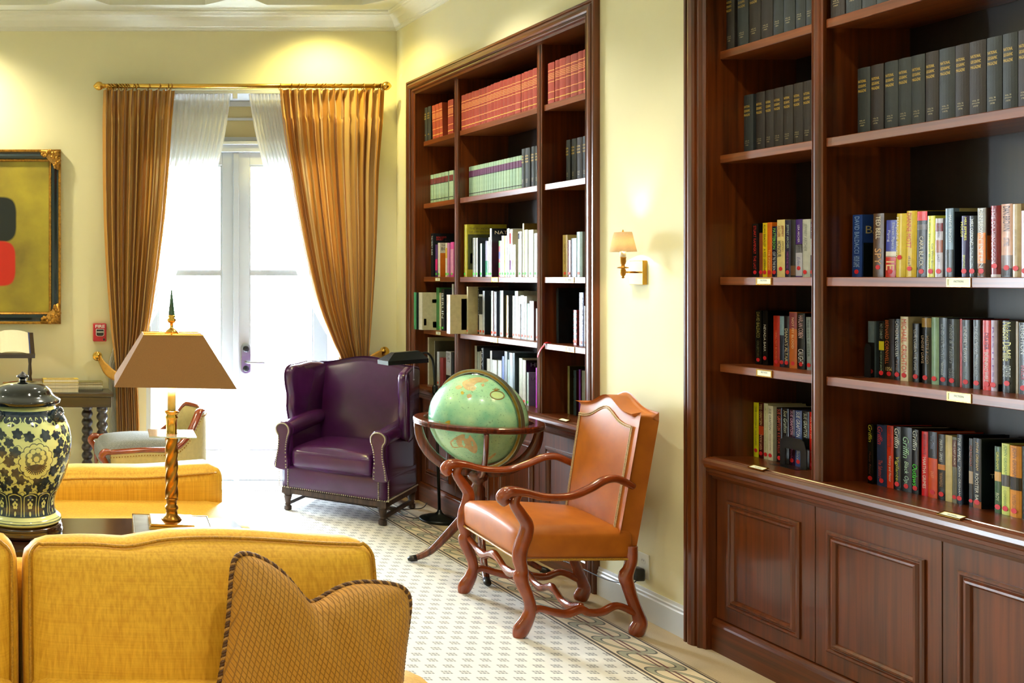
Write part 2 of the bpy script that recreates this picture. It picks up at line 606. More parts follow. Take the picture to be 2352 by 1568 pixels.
# ---------------------------------------------------------------- glazed double doors
def glass_mat():
    m, nt, b = node_mat('window_glass')
    N, L = nt.nodes, nt.links
    out = N['Material Output']
    tr = N.new('ShaderNodeBsdfTransparent')
    gl = N.new('ShaderNodeBsdfGlossy')
    gl.inputs['Roughness'].default_value = 0.02
    fr = N.new('ShaderNodeFresnel')
    fr.inputs['IOR'].default_value = 1.25
    mx = N.new('ShaderNodeMixShader')
    L.new(fr.outputs[0], mx.inputs[0])
    L.new(tr.outputs[0], mx.inputs[1])
    L.new(gl.outputs[0], mx.inputs[2])
    L.new(mx.outputs[0], out.inputs[0])
    return m
M_GLASS = glass_mat()
DY = BACK_Y + REVEAL          # inner face of the leaves
LEAF_TOP = 2.57
def leaf(name, x0, x1, hand, zt=LEAF_TOP):
    s = 0.105
    d = MB()
    d.box(x0, x0 + s, DY, DY + 0.045, 0.01, zt).box(x1 - s, x1, DY, DY + 0.045, 0.01, zt)
    d.box(x0 + s, x1 - s, DY, DY + 0.045, 0.01, 0.245).box(x0 + s, x1 - s, DY, DY + 0.045, zt - 0.1, zt)
    o = d.build(name, M_WHITE, bevel=0.004)
    set_props(o, None, None, None, 'structure')
    MB().box(x0 + s, x1 - s, DY + 0.02, DY + 0.026, 0.245, zt - 0.1).build('pane', M_GLASS, o)
    MB().box(x0 + s, x1 - s, DY + 0.008, DY + 0.038, 1.618, 1.64).build('glazing_bar', M_WHITE, o)
    g = 0.012
    b = MB()
    for z0, z1 in ((0.245, 1.618), (1.64, zt - 0.1)):
        b.box(x0 + s, x0 + s + g, DY + 0.006, DY + 0.02, z0, z1).box(x1 - s - g, x1 - s, DY + 0.006, DY + 0.02, z0, z1)
        b.box(x0 + s + g, x1 - s - g, DY + 0.006, DY + 0.02, z0, z0 + g).box(x0 + s + g, x1 - s - g, DY + 0.006, DY + 0.02, z1 - g, z1)
    b.build('glazing_bead', M_WHITE, o)
    return o
XM = (DX0 + DX1) / 2
fr = MB()
for a, b_ in ((DX0, DX1), (EX0, EX1)):
    fr.box(a, a + 0.04, BACK_Y + 0.02, T - 0.005, 0.0, DTOP).box(b_ - 0.04, b_, BACK_Y + 0.02, T - 0.005, 0, DTOP)
    fr.box(a + 0.04, b_ - 0.04, BACK_Y + 0.02, T - 0.005, DTOP - 0.03, DTOP)
    fr.box(a + 0.04, b_ - 0.04, DY - 0.03, DY + 0.05, LEAF_TOP, LEAF_TOP + 0.055)
    fr.box(a + 0.04, b_ - 0.04, DY - 0.05, DY + 0.03, LEAF_TOP + 0.055, LEAF_TOP + 0.08)
    fr.box(a + 0.04, b_ - 0.04, DY - 0.02, T - 0.005, -0.002, 0.008)
o = fr.build('trim_3', M_WHITE, bevel=0.004)
set_props(o, None, None, None, 'structure')
dl = leaf('door_1', DX0 + 0.04, XM - 0.002, 1)
dr = leaf('door_2', XM + 0.002, DX1 - 0.04, -1)
leaf('door_3', EX0 + 0.04, -2.002, 1)
leaf('door_4', -1.998, EX1 - 0.04, -1)
MB().box(XM - 0.024, XM + 0.022, DY - 0.016, DY - 0.0005, 0.012, LEAF_TOP - 0.005).build('astragal', M_WHITE, dl, bevel=0.006)
MB().box(XM - 0.024, XM + 0.35, DY - 0.012, DY + 0.03, 0.001, 0.012).build('sweep', M_BLACK, dr)
# lever lock plate on the right leaf
hx = (564 - CX) / F * DY
hz = lambda y: H - (y - CY) * DY / F
pts = []
zc0, zc1, rr = hz(858) + 0.038, hz(788) - 0.038, 0.038
pl = [(hx + rr * math.cos(a), zc1 + rr * math.sin(a)) for a in [PI * i / 12 for i in range(13)]]
pl += [(hx + rr * math.cos(a), zc0 + rr * math.sin(a)) for a in [PI + PI * i / 12 for i in range(13)]]
MB().prism(pl, 'y', DY - 0.012, DY - 0.001).build('lock_plate', M_STEEL, dr, bevel=0.003)
for yy in (801, 846):
    MB().lathe([(0.024, 0), (0.024, 0.008), (0.02, 0.012)], 20).xf(Matrix.Translation((hx, DY - 0.011, hz(yy))) @ Matrix.Rotation(PI / 2, 4, 'X')).build('lock_cylinder', M_BLACK, dr, smooth=True)
zl = hz(831)
MB().tube(cr([(hx, DY - 0.01, zl), (hx, DY - 0.045, zl), (hx + 0.02, DY - 0.058, zl), (hx + 0.13, DY - 0.058, zl - 0.002)]), 0.009, 10).build('lever_handle', M_STEEL, dr, smooth=True)
M_PANEL = mat('beige_transom_paint', (206, 192, 140), 0.6, var=0.04, scale=(5, 5, 5))
# transom above each leaf pair: solid panel added to keep sky off the sheers
for i, (a, b_) in enumerate(((DX0, DX1), (EX0, EX1))):
    m = MB()
    z0, z1 = LEAF_TOP + 0.08, DTOP - 0.03
    m.box(a + 0.04, a + 0.08, DY, DY + 0.04, z0, z1).box(b_ - 0.08, b_ - 0.04, DY, DY + 0.04, z0, z1)
    m.box(a + 0.08, b_ - 0.08, DY, DY + 0.04, z0, z0 + 0.04).box(a + 0.08, b_ - 0.08, DY, DY + 0.04, z1 - 0.04, z1)
    o = m.build('window_%d' % (i + 1), M_WHITE, bevel=0.003)
    set_props(o, None, None, None, 'structure')
    MB().box(a + 0.08, b_ - 0.08, DY + 0.018, DY + 0.03, z0 + 0.04, z1 - 0.04).build('transom_panel', M_PANEL, o)
    MB().box(a + 0.08, b_ - 0.08, DY + 0.004, DY + 0.017, z0 + 0.17, z0 + 0.19).build('transom_rail', M_WHITE, o)
# ---------------------------------------------------------------- outside: terrace, low wall, eaves, shrubs
M_STONE = mat('pale_terrace_stone', (150, 152, 148), 0.8, var=0.05, scale=(2, 2, 2))
M_STUCCO = mat('pale_stucco', (222, 214, 196), 0.85, var=0.04, scale=(6, 6, 6))
M_EAVE = mat('eaves_paint', (112, 98, 64), 0.7, var=0.05, scale=(4, 4, 4))
M_LEAF = mat('shrub_leaf', (80, 140, 82), 0.5, var=0.3, scale=(20, 20, 20))
o = MB().box(-9, 14, T, 30, -0.25, -0.03).build('terrace_ground', M_STONE)
set_props(o, 'sunlit pale terrace paving outside the glazed doors', None, None, 'structure')
g = thing('garden_wall', 'low pale stucco wall across the terrace beyond the doors', 'wall', (0, 11.2, -0.03))
MB().box(-5, 9, 0, 0.2, 0, 0.86).build('wall_body', M_STUCCO, g)
MB().box(-5, 9, -0.03, 0.23, 0.86, 0.92).build('coping', M_STONE, g)
o = MB().box(-5, 8, T + 0.003, T + 3.1, 3.06, 3.14).box(-5, 8, T + 3.0, T + 3.1, 2.94, 3.06).box(-5, 8, T + 1.5, T + 1.62, 2.96, 3.06).build('eaves', M_EAVE)  # made deep to cut the sky light on transom and sheers
set_props(o, 'beige eaves over the terrace, deepened to shade the sheers', 'eaves')
def shrub(x, y, z, r, label):
    t = thing('shrub', label, 'shrub', (x, y, z), 0, 'shrubs beyond the terrace wall')
    rnd = random.Random(int(x * 100))
    m = MB()
    for k in range(420):
        a, b_, q = rnd.random() * 2 * PI, math.acos(2 * rnd.random() - 1), r * (0.55 + 0.45 * rnd.random())
        c = Vector((q * math.sin(b_) * math.cos(a), q * math.sin(b_) * math.sin(a), r + q * math.cos(b_) * 1.1))
        e = Vector((rnd.uniform(-1, 1), rnd.uniform(-1, 1), rnd.uniform(-1, 1))).normalized()
        g_ = e.orthogonal().normalized()
        s = 0.07
        m.add([c - e * s, c + g_ * s * 0.4, c + e * s, c - g_ * s * 0.4], [(0, 1, 2, 3)])
    o_ = m.build('foliage', M_LEAF, t)
    o_['kind'] = 'stuff'
    MB().tube([(0, 0, 0), (0.02, 0, r * 0.6), (0, 0.02, r * 1.2)], [0.03, 0.025, 0.012], 8).build('stem', M_DKWOOD, t)
shrub(4.1, 12.2, -0.03, 0.75, 'leafy green shrub beyond the right door pane')
shrub(2.4, 12.6, -0.03, 0.6, 'leafy green shrub beyond the left door pane')
# ================================================================ built-in bookcases
FP = [(0, 3.135), (0, 3.09), (0.004, 3.087), (0.014, 3.087), (0.017, 3.094), (0.022, 3.094), (0.026, 3.086), (0.036, 3.083), (0.052, 3.085), (0.06, 3.092), (0.062, 3.1), (0.07, 3.1), (0.074, 3.094), (0.08, 3.096), (0.086, 3.108), (0.1, 3.112), (0.1, 3.1195)]
SHELF_Z = {'A': 2.564, 'B': 2.119, 'C': 1.598, 'D': 1.226}
CNT = 0.83
XI, XSH, XST, XBK = 3.12, 3.171, 3.155, 3.50
M_CARD = mat('label_card', (236, 238, 214), 0.6, var=0.02)
M_INK = mat('black_ink', (30, 28, 30), 0.6, var=0.02)
def bays(case):
    a, b_ = CASES[case]
    L_, R_ = a - 0.1, b_ + 0.1
    bay = 0.466
    return [(L_, L_ - bay), (L_ - bay - 0.05, R_ + bay + 0.05), (R_ + bay, R_)]

def bookcase(case, label):
    a, b_ = CASES[case]
    t = thing('bookcase', label, 'bookcase', (0, 0, 0), 0, 'built-in bookcases')
    # moulded architrave: two jambs and a head, mitred
    n = len(FP)
    for nm, sel in (('jamb', 0), ('head_moulding', 1), ('jamb', 2)):
        vs = []
        for w_, x in FP:
            path = [(x, a - w_, 0.0), (x, a - w_, ZT - w_), (x, b_ + w_, ZT - w_), (x, b_ + w_, 0.0)]
            vs += [path[sel], path[sel + 1]]
        fs = [(2 * i, 2 * i + 1, 2 * i + 3, 2 * i + 2) for i in range(n - 1)]
        MB().add(vs, fs).build(nm, M_WV if sel != 1 else M_WH, t)
    L_, R_ = a - 0.1, b_ + 0.1
    for y0, y1 in ((L_, L_ + 0.02), (R_ - 0.02, R_)):
        MB().box(XI, XBK, y0, y1, 0.0, ZT - 0.1).build('side_panel', M_WV, t)
    MB().box(XBK, XBK + 0.02, R_, L_, 0.0, ZT - 0.1).build('back_panel', M_WBACK, t)
    MB().box(XI, XBK, R_, L_, ZT - 0.1, ZT - 0.075).build('top_panel', M_WH, t)
    bs = bays(case)
    for i in (0, 1):
        y1, y0 = bs[i][1], bs[i + 1][0]
        d = MB().box(XST + 0.006, XBK, y0 + 0.012, y1 - 0.012, CNT, ZT - 0.1).build('divider', M_WV, t)
        prof = [(XST + 0.02, y0), (XST + 0.006, y0), (XST + 0.003, y0 + 0.006), (XST + 0.008, y0 + 0.009), (XST + 0.001, y0 + 0.014), (XST - 0.003, (y0 + y1) / 2), (XST + 0.001, y1 - 0.014), (XST + 0.008, y1 - 0.009), (XST + 0.003, y1 - 0.006), (XST + 0.006, y1), (XST + 0.02, y1)]
        MB().prism(prof, 'z', CNT, ZT - 0.1).build('divider_moulding', M_WV, d)
    for z in SHELF_Z.values():
        for y1, y0 in bs:
            MB().box(XSH, XBK - 0.002, y0 + 0.001, y1 - 0.001, z - 0.034, z).build('shelf', M_SHELF, t, bevel=0.002, bseg=1)
    # counter with moulded nosing
    cp = [(XBK, CNT), (3.14, CNT), (3.136, CNT - 0.004), (3.13, CNT - 0.001), (3.125, CNT - 0.004), (3.12, CNT - 0.002), (3.114, CNT - 0.006), (3.108, CNT - 0.006), (3.1, CNT - 0.016), (3.098, CNT - 0.03), (3.104, CNT - 0.044), (3.112, CNT - 0.05), (3.113, CNT - 0.062), (3.122, CNT - 0.066), (3.124, CNT - 0.078), (3.136, CNT - 0.082), (3.14, CNT - 0.094), (3.17, CNT - 0.094), (3.17, CNT - 0.04), (XBK, CNT - 0.04)]
    MB().prism(cp, 'y', R_ + 0.0005, L_ - 0.0005).build('counter', M_WH, t)
    # cabinet doors with applied moulding
    mid = (bs[1][0] + bs[1][1]) / 2
    seams = [L_, bs[0][1] - 0.02, mid, bs[2][0] + 0.02, R_]
    for i in range(4):
        y1, y0 = seams[i] - 0.0015, seams[i + 1] + 0.0015
        xd = 3.157
        d = MB().box(xd, xd + 0.022, y0, y1, 0.14, CNT - 0.095).build('cabinet_door', M_WV, t, bevel=0.0015, bseg=1)
        lm = 0.062 if i in (0, 3) else 0.052
        py1, py0, pz0, pz1 = y1 - lm, y0 + lm, 0.205, 0.655
        pf = [(0, 0.0), (0.0, -0.006), (0.005, -0.010), (0.012, -0.010), (0.016, -0.004), (0.02, -0.004), (0.026, -0.012), (0.033, -0.013), (0.04, -0.006), (0.042, 0.0)]
        vs, fs = [], []
        for w_, dx in pf:
            vs += [(xd + dx, py1 - w_, pz0 + w_), (xd + dx, py1 - w_, pz1 - w_), (xd + dx, py0 + w_, pz1 - w_), (xd + dx, py0 + w_, pz0 + w_)]
        for j in range(len(pf) - 1):
            for k in range(4):
                fs.append((4 * j + k, 4 * j + (k + 1) % 4, 4 * j + 4 + (k + 1) % 4, 4 * j + 4 + k))
        MB().add(vs, fs).build('panel_moulding', M_WV, d)
    pl = [(3.18, 0.0), (3.136, 0.0), (3.136, 0.112), (3.14, 0.12), (3.141, 0.128), (3.148, 0.137), (3.18, 0.139)]
    MB().prism(pl, 'y', R_ + 0.0005, L_ - 0.0005).build('plinth', M_WH, t)
    return t

BC = {'far': bookcase('far', 'dark mahogany built-in bookcase beside the curtained doors, behind the globe'),
      'near': bookcase('near', 'dark mahogany built-in bookcase at the right edge of the picture')}

def shelf_tag(case, x, z, counter=False):
    """brass card holder; x: pixel column of its centre on the shelf front"""
    p = BC[case]
    xs = XSH if not counter else 3.118
    yc = xs * F / (x - CX)
    hw, hh = 0.038, 0.0145
    if not counter:
        f = MB()
        x0, x1 = xs - 0.003, xs - 0.0002
        zc = z - 0.017
        f.box(x0, x1, yc - hw, yc + hw, zc - hh, zc - hh + 0.004).box(x0, x1, yc - hw, yc + hw, zc + hh - 0.004, zc + hh)
        f.box(x0, x1, yc - hw, yc - hw + 0.004, zc - hh + 0.004, zc + hh - 0.004).box(x0, x1, yc + hw - 0.004, yc + hw, zc - hh + 0.004, zc + hh - 0.004)
        o = f.build('shelf_tag', M_BRASS, p)
        c = MB().box(xs - 0.0018, xs - 0.0004, yc - hw + 0.004, yc + hw - 0.004, zc - hh + 0.004, zc + hh - 0.004).build('card', M_CARD, o)
        if case == 'near':
            lettering('FICTION', frame_m((xs - 0.0022, yc + 0.015, zc), (0, -1, 0), (0, 0, 1)), 0.03, 0.006, M_INK, o)
        else:
            for dz_ in (0.003, -0.004):
                MB().box(xs - 0.0021, xs - 0.0017, yc - 0.014, yc + 0.014, zc + dz_ - 0.001, zc + dz_ + 0.001).build('faint_print', M_INK, o)
    else:
        A = frame_m((3.124, yc, CNT + 0.0015), (0, -1, 0), Vector((0.034, 0, 0.012)))
        f = MB()
        for (u0, u1, v0, v1) in ((-hw, hw, -hh, -hh + 0.004), (-hw, hw, hh - 0.004, hh), (-hw, -hw + 0.004, -hh + 0.004, hh - 0.004), (hw - 0.004, hw, -hh + 0.004, hh - 0.004)):
            f.box(u0, u1, v0, v1, 0, 0.003)
        o = f.xf(A).build('shelf_tag', M_BRASS, p)
        MB().box(-hw + 0.004, hw - 0.004, -hh + 0.004, hh - 0.004, 0.0002, 0.0016).xf(A).build('card', M_CARD, o)
        if case == 'near': lettering('FICTION', A @ Matrix.Translation((-0.015, -0.003, 0.002)), 0.03, 0.006, M_INK, o)
for x in (1755, 2203): shelf_tag('near', x, SHELF_Z['C'])
for x in (1756, 2204): shelf_tag('near', x, SHELF_Z['D'])
for x in (1738, 2183): shelf_tag('near', x, CNT, True)
for x in (1006, 1137, 1309): shelf_tag('far', x, SHELF_Z['C'])
for x in (1007.5, 1135.5, 1310): shelf_tag('far', x, SHELF_Z['D'])
for x in (1293,): shelf_tag('far', x, CNT, True)

# ================================================================ books
BM = {}
def cover_mat(c, gloss=True):
    k = (tuple(c), gloss)
    if k not in BM:
        BM[k] = mat('cover_%d_%d_%d_%d' % (c[0], c[1], c[2], gloss), c, 0.25 if gloss else 0.6, var=0.07, scale=(40, 40, 40), bump=0.0 if gloss else 0.25, bscale=250)
    return BM[k]
M_PAGE = mat('book_pages', (232, 224, 200), 0.8, var=0.08, scale=(400, 400, 5))
M_DOT = mat('red_sticker', (214, 32, 40), 0.5, var=0.03)
M_GDOT = mat('green_sticker', (70, 220, 60), 0.5, var=0.03)
M_ODOT = mat('orange_sticker', (240, 80, 40), 0.5, var=0.03)
DOT_MESH = {}
def dot_mesh(m):
    if m.name not in DOT_MESH:
        k = MB()
        k.add([(-0.0004, 0.0085 * math.cos(2 * PI * i / 14), 0.0085 * math.sin(2 * PI * i / 14)) for i in range(14)] + [(0.0003, 0.0085 * math.cos(2 * PI * i / 14), 0.0085 * math.sin(2 * PI * i / 14)) for i in range(14)],
              [tuple(range(14))] + [(i, (i + 1) % 14, 14 + (i + 1) % 14, 14 + i) for i in range(14)])
        me = k.mesh('round_sticker')
        me.materials.append(m)
        DOT_MESH[m.name] = me
    return DOT_MESH[m.name]

def spine_pts(t, bulge, off=0.0):
    return [(-bulge * (1 - (2 * k / 6 - 1) ** 2) - off, t / 2 - t * k / 6) for k in range(7)]

def book(xs, y1, y0, z, h, col, label, depth=0.16, rnd=0.0, texts=(), bands=(), dot=None, doth=0.02, lean=0.0, cov=None, covtxt=None, gloss=True, group='books in the near bookcase', front=None):
    """book standing on z, spine at x=xs facing -x, from y1 (far) to y0 (near)"""
    t = abs(y1 - y0)
    bulge = min(0.006, t * 0.16) if rnd else min(0.0012, t * 0.05)
    sp = spine_pts(t, bulge)
    ct = min(0.0025, t * 0.15)
    poly = sp + [(depth, -t / 2), (depth, -t / 2 + ct), (ct, -t / 2 + ct), (ct, t / 2 - ct), (depth, t / 2 - ct), (depth, t / 2)]
    o = MB().prism(poly[::-1], 'z', 0, h).build('book', cover_mat(col, gloss))
    o.location = (xs, (y1 + y0) / 2, z)
    o.rotation_euler = (lean, 0, 0)
    set_props(o, label, 'book', group)
    if t > 0.006:
        MB().box(ct + 0.0003, depth - 0.003, -t / 2 + ct + 0.0003, t / 2 - ct - 0.0003, 0.003, h - 0.003).build('page_block', M_PAGE, o)
    for (f0, f1, c) in bands:
        pts = spine_pts(t, bulge, 0.0005)
        pin = spine_pts(t, bulge, -0.0005)
        MB().prism((pts + pin[::-1])[::-1], 'z', h * f0, h * f1).build('spine_band', cover_mat(c, gloss), o)
    for tx in texts:
        s, f0, f1, rw, c, mode = tx[:6]
        sh = tx[6] if len(tx) > 6 else 0.0
        mt = mat('print_%d_%d_%d' % c, c, 0.45, var=0.03)
        if mode == 'd':      # reads downwards
            ln, ht = h * (f1 - f0), t * rw
            off = tx[7] if len(tx) > 7 else 0.0
            M = frame_m((-bulge - 0.0008, ht / 2 - off * t, h * (1 - f0)), (0, 0, -1), (0, -1, 0))
            lettering(s, M, ln, ht, mt, o, shear=sh)
        else:                # horizontal lines across the spine
            ln, ht = t * rw, h * (f1 - f0)
            M = frame_m((-bulge - 0.0008, ln / 2, h * (1 - f1)), (0, -1, 0), (0, 0, 1))
            lettering(s, M, ln, ht, mt, o, shear=sh)
    if cov:                  # print on the near cover: (x0,x1,f0,f1,colour)
        for (a, b_, f0, f1, c) in cov:
            MB().box(a, b_, -t / 2 - 0.0006, -t / 2 + 0.0004, h * (1 - f1), h * (1 - f0)).build('cover_picture', cover_mat(c), o)
    if covtxt:
        for (s, a, ln, f0, f1, c) in covtxt:
            M = frame_m((a, -t / 2 - 0.0009, h * (1 - f1)), (1, 0, 0), (0, 0, 1))
            lettering(s, M, ln, h * (f1 - f0), mat('print_%d_%d_%d' % c, c, 0.45, var=0.03), o)
    if dot:
        s = obj('round_sticker', dot_mesh(dot), None, o)
        sc = min(1.0, t * 0.95 / 0.017)
        s.location = (-bulge - 0.0006, 0, doth)
        s.scale = (1, max(sc, 0.5), max(sc, 0.62))
    return o

SHELFNAME = {'A': 'top', 'B': 'second', 'C': 'third', 'D': 'fourth', 'E': 'lowest'}
BAYNAME = {0: 'left', 1: 'centre', 2: 'right'}
COUNT = {}
def row(case, sh, bay, xs, items, dot=None, depth=0.16, hfix=None, rnd=0.0, gloss=True, noun='book'):
    """items: (x0, x1, ytop, colour, look, opts); pixel columns are turned into positions along the shelf"""
    z = SHELF_Z.get(sh, CNT)
    last = None
    for it in items:
        x0, x1, yt, col, look = it[:5]
        op = dict(it[5]) if len(it) > 5 else {}
        X = op.pop('xs', xs)
        ya, yb = X * F / (x0 - CX), X * F / (x1 - CX)
        lo, hi = bays(case)[bay][1], bays(case)[bay][0]
        ya, yb = min(ya, hi - 0.001), max(yb, lo + 0.001)
        if last is not None and ya > last - 0.0004:
            ya = last - 0.0004
        if ya - yb < 0.004:
            yb = ya - 0.004
        last = yb
        h = op.pop('h', hfix) or (H - (yt - CY) * X / (x0 - CX)) - z
        k = (case, sh, bay)
        COUNT[k] = COUNT.get(k, 0) + 1
        label = '%s %s, %s from left, %s bay, %s shelf, %s bookcase' % (look, op.pop('noun', noun), ordinal(COUNT[k]), BAYNAME[bay], SHELFNAME[sh], case)
        op.setdefault('dot', dot)
        op.setdefault('depth', min(depth, XBK - X - 0.006))
        op.setdefault('rnd', rnd)
        op.setdefault('gloss', gloss)
        book(X, ya, yb, z, h, col, label, group='books in the %s bookcase' % case, **op)

GOLD, CRM, WHT, RED = (206, 170, 70), (226, 214, 176), (232, 236, 236), (214, 40, 34)
def mag(x, y, dark, yr):
    c = (44, 36, 32) if dark else (44, 48, 48)
    return (x, y, 0, c, 'dark %s gilt-lettered bound' % ('brown' if dark else 'grey'), {'texts': [('NATIONAL', .175, .215, .62, GOLD, 'h'), ('GEOGRAPHIC', .245, .285, .62, GOLD, 'h'), ('MAGAZINE', .315, .355, .62, GOLD, 'h'),
            ('VOL %d' % yr, .76, .78, .42, (190, 176, 130), 'h'), ('JAN-JUNE', .795, .813, .46, (190, 176, 130), 'h'), (str(1900 + yr % 90), .83, .85, .3, (190, 176, 130), 'h')]})
def mags(case, sh, bay, xs, spans, h=.255, pat='1100110101011001'):
    row(case, sh, bay, xs, [mag(a, b_, pat[i % len(pat)] == '1', 60 + i + bay * 9) for i, (a, b_) in enumerate(spans)], hfix=h, rnd=1, gloss=False, depth=.18, noun='volume')
mags('near', 'A', 0, 3.20, [(1668, 1687), (1694, 1719), (1721, 1747), (1748, 1775), (1776.5, 1799), (1800, 1826), (1828, 1850), (1851.5, 1872)], pat='10110000')
mags('near', 'A', 1, 3.18, [(1908, 1940), (1943.5, 1978.6), (1980.5, 2012.5), (2013.5, 2043), (2045, 2077), (2078, 2110), (2111, 2143)], pat='1000100')
mags('near', 'B', 0, 3.275, [(1707.6, 1730), (1737, 1757), (1759, 1777), (1777.5, 1799), (1800, 1821.4), (1823, 1844), (1845, 1868)], pat='0111111')
mags('near', 'B', 1, 3.277, [(1970, 1999), (2000.7, 2029.5), (2032.6, 2062.7), (2063.7, 2093.3), (2093.8, 2124.4), (2126.5, 2156.3), (2157.6, 2193.8), (2194.6, 2226.5), (2227, 2264.8), (2266.8, 2301.7), (2303.5, 2337.4), (2338.7, 2375)], pat='010001011001')
N = 'novel'
row('near', 'C', 0, 3.29, [
    (1727.6, 1742, 514, (18, 16, 16), 'black red-lettered', {'texts': [('STUART KAMINSKY  THE LAST', .04, .86, .42, (190, 34, 24), 'd')]}),
    (1744, 1751.8, 535, (132, 66, 34), 'short brown'),
    (1752, 1762.2, 512, (228, 198, 30), 'bright yellow', {'texts': [('ALAN BRADLEY  A RED HERRING', .03, .9, .5, (60, 60, 20), 'd')]}),
    (1762.5, 1773.2, 511, (214, 106, 22), 'orange', {'texts': [('THE INFERNO', .5, .9, .4, (240, 190, 90), 'd')]}),
    (1773.5, 1784.6, 520, (26, 26, 50), 'navy multicolour-lettered', {'texts': [('PATTERSON', .04, .45, .55, (120, 200, 70), 'd'), ('CUT TO THE BONE', .5, .9, .5, (220, 225, 220), 'd')]}),
    (1785, 1802.7, 505, (226, 208, 140), 'cream red-and-navy-lettered', {'texts': [('JEFFREY', .1, .3, .38, (150, 40, 34), 'd', 0, .22), ('ARCHER', .1, .3, .38, (150, 70, 44), 'd', 0, -.22), ('HONOUR', .37, .65, .5, (24, 30, 66), 'd', 0, -.18), ('AMONG', .37, .56, .28, (120, 110, 60), 'd', 0, .28)], 'doth': .034}),
    (1803.3, 1816, 505, (40, 38, 66), 'dark indigo', {'texts': [('JEFFREY ARCHER', .08, .5, .5, (150, 170, 160), 'd'), ('TWIST IN THE TALE', .55, .85, .35, (150, 50, 150), 'd')]}),
    (1816.3, 1827.5, 505, (30, 28, 30), 'black brown-footed', {'bands': [(.03, .2, (104, 74, 48))], 'dot': None}),
    (1828, 1842.7, 504, (70, 40, 120), 'purple and white', {'bands': [(.02, .56, (196, 196, 214)), (.42, .57, (26, 22, 34))], 'texts': [('LISA ARCHER', .1, .4, .3, (220, 214, 236), 'd'), ('Eden', .65, .82, .5, (120, 120, 170), 'd', .3)], 'doth': .036}),
    (1843.3, 1861.5, 504, (198, 202, 196), 'pale grey silver-lettered', {'texts': [('JEFFREY ARCHER', .07, .55, .5, (120, 126, 124), 'd', .2)], 'rnd': 1}),
    (1862, 1870.5, 510, (52, 58, 100), 'slate blue and white', {'bands': [(.4, .7, (190, 200, 214))], 'texts': [('KATE ATKINSON', .04, .5, .5, (210, 220, 230), 'd')]}),
], dot=M_DOT, noun=N)
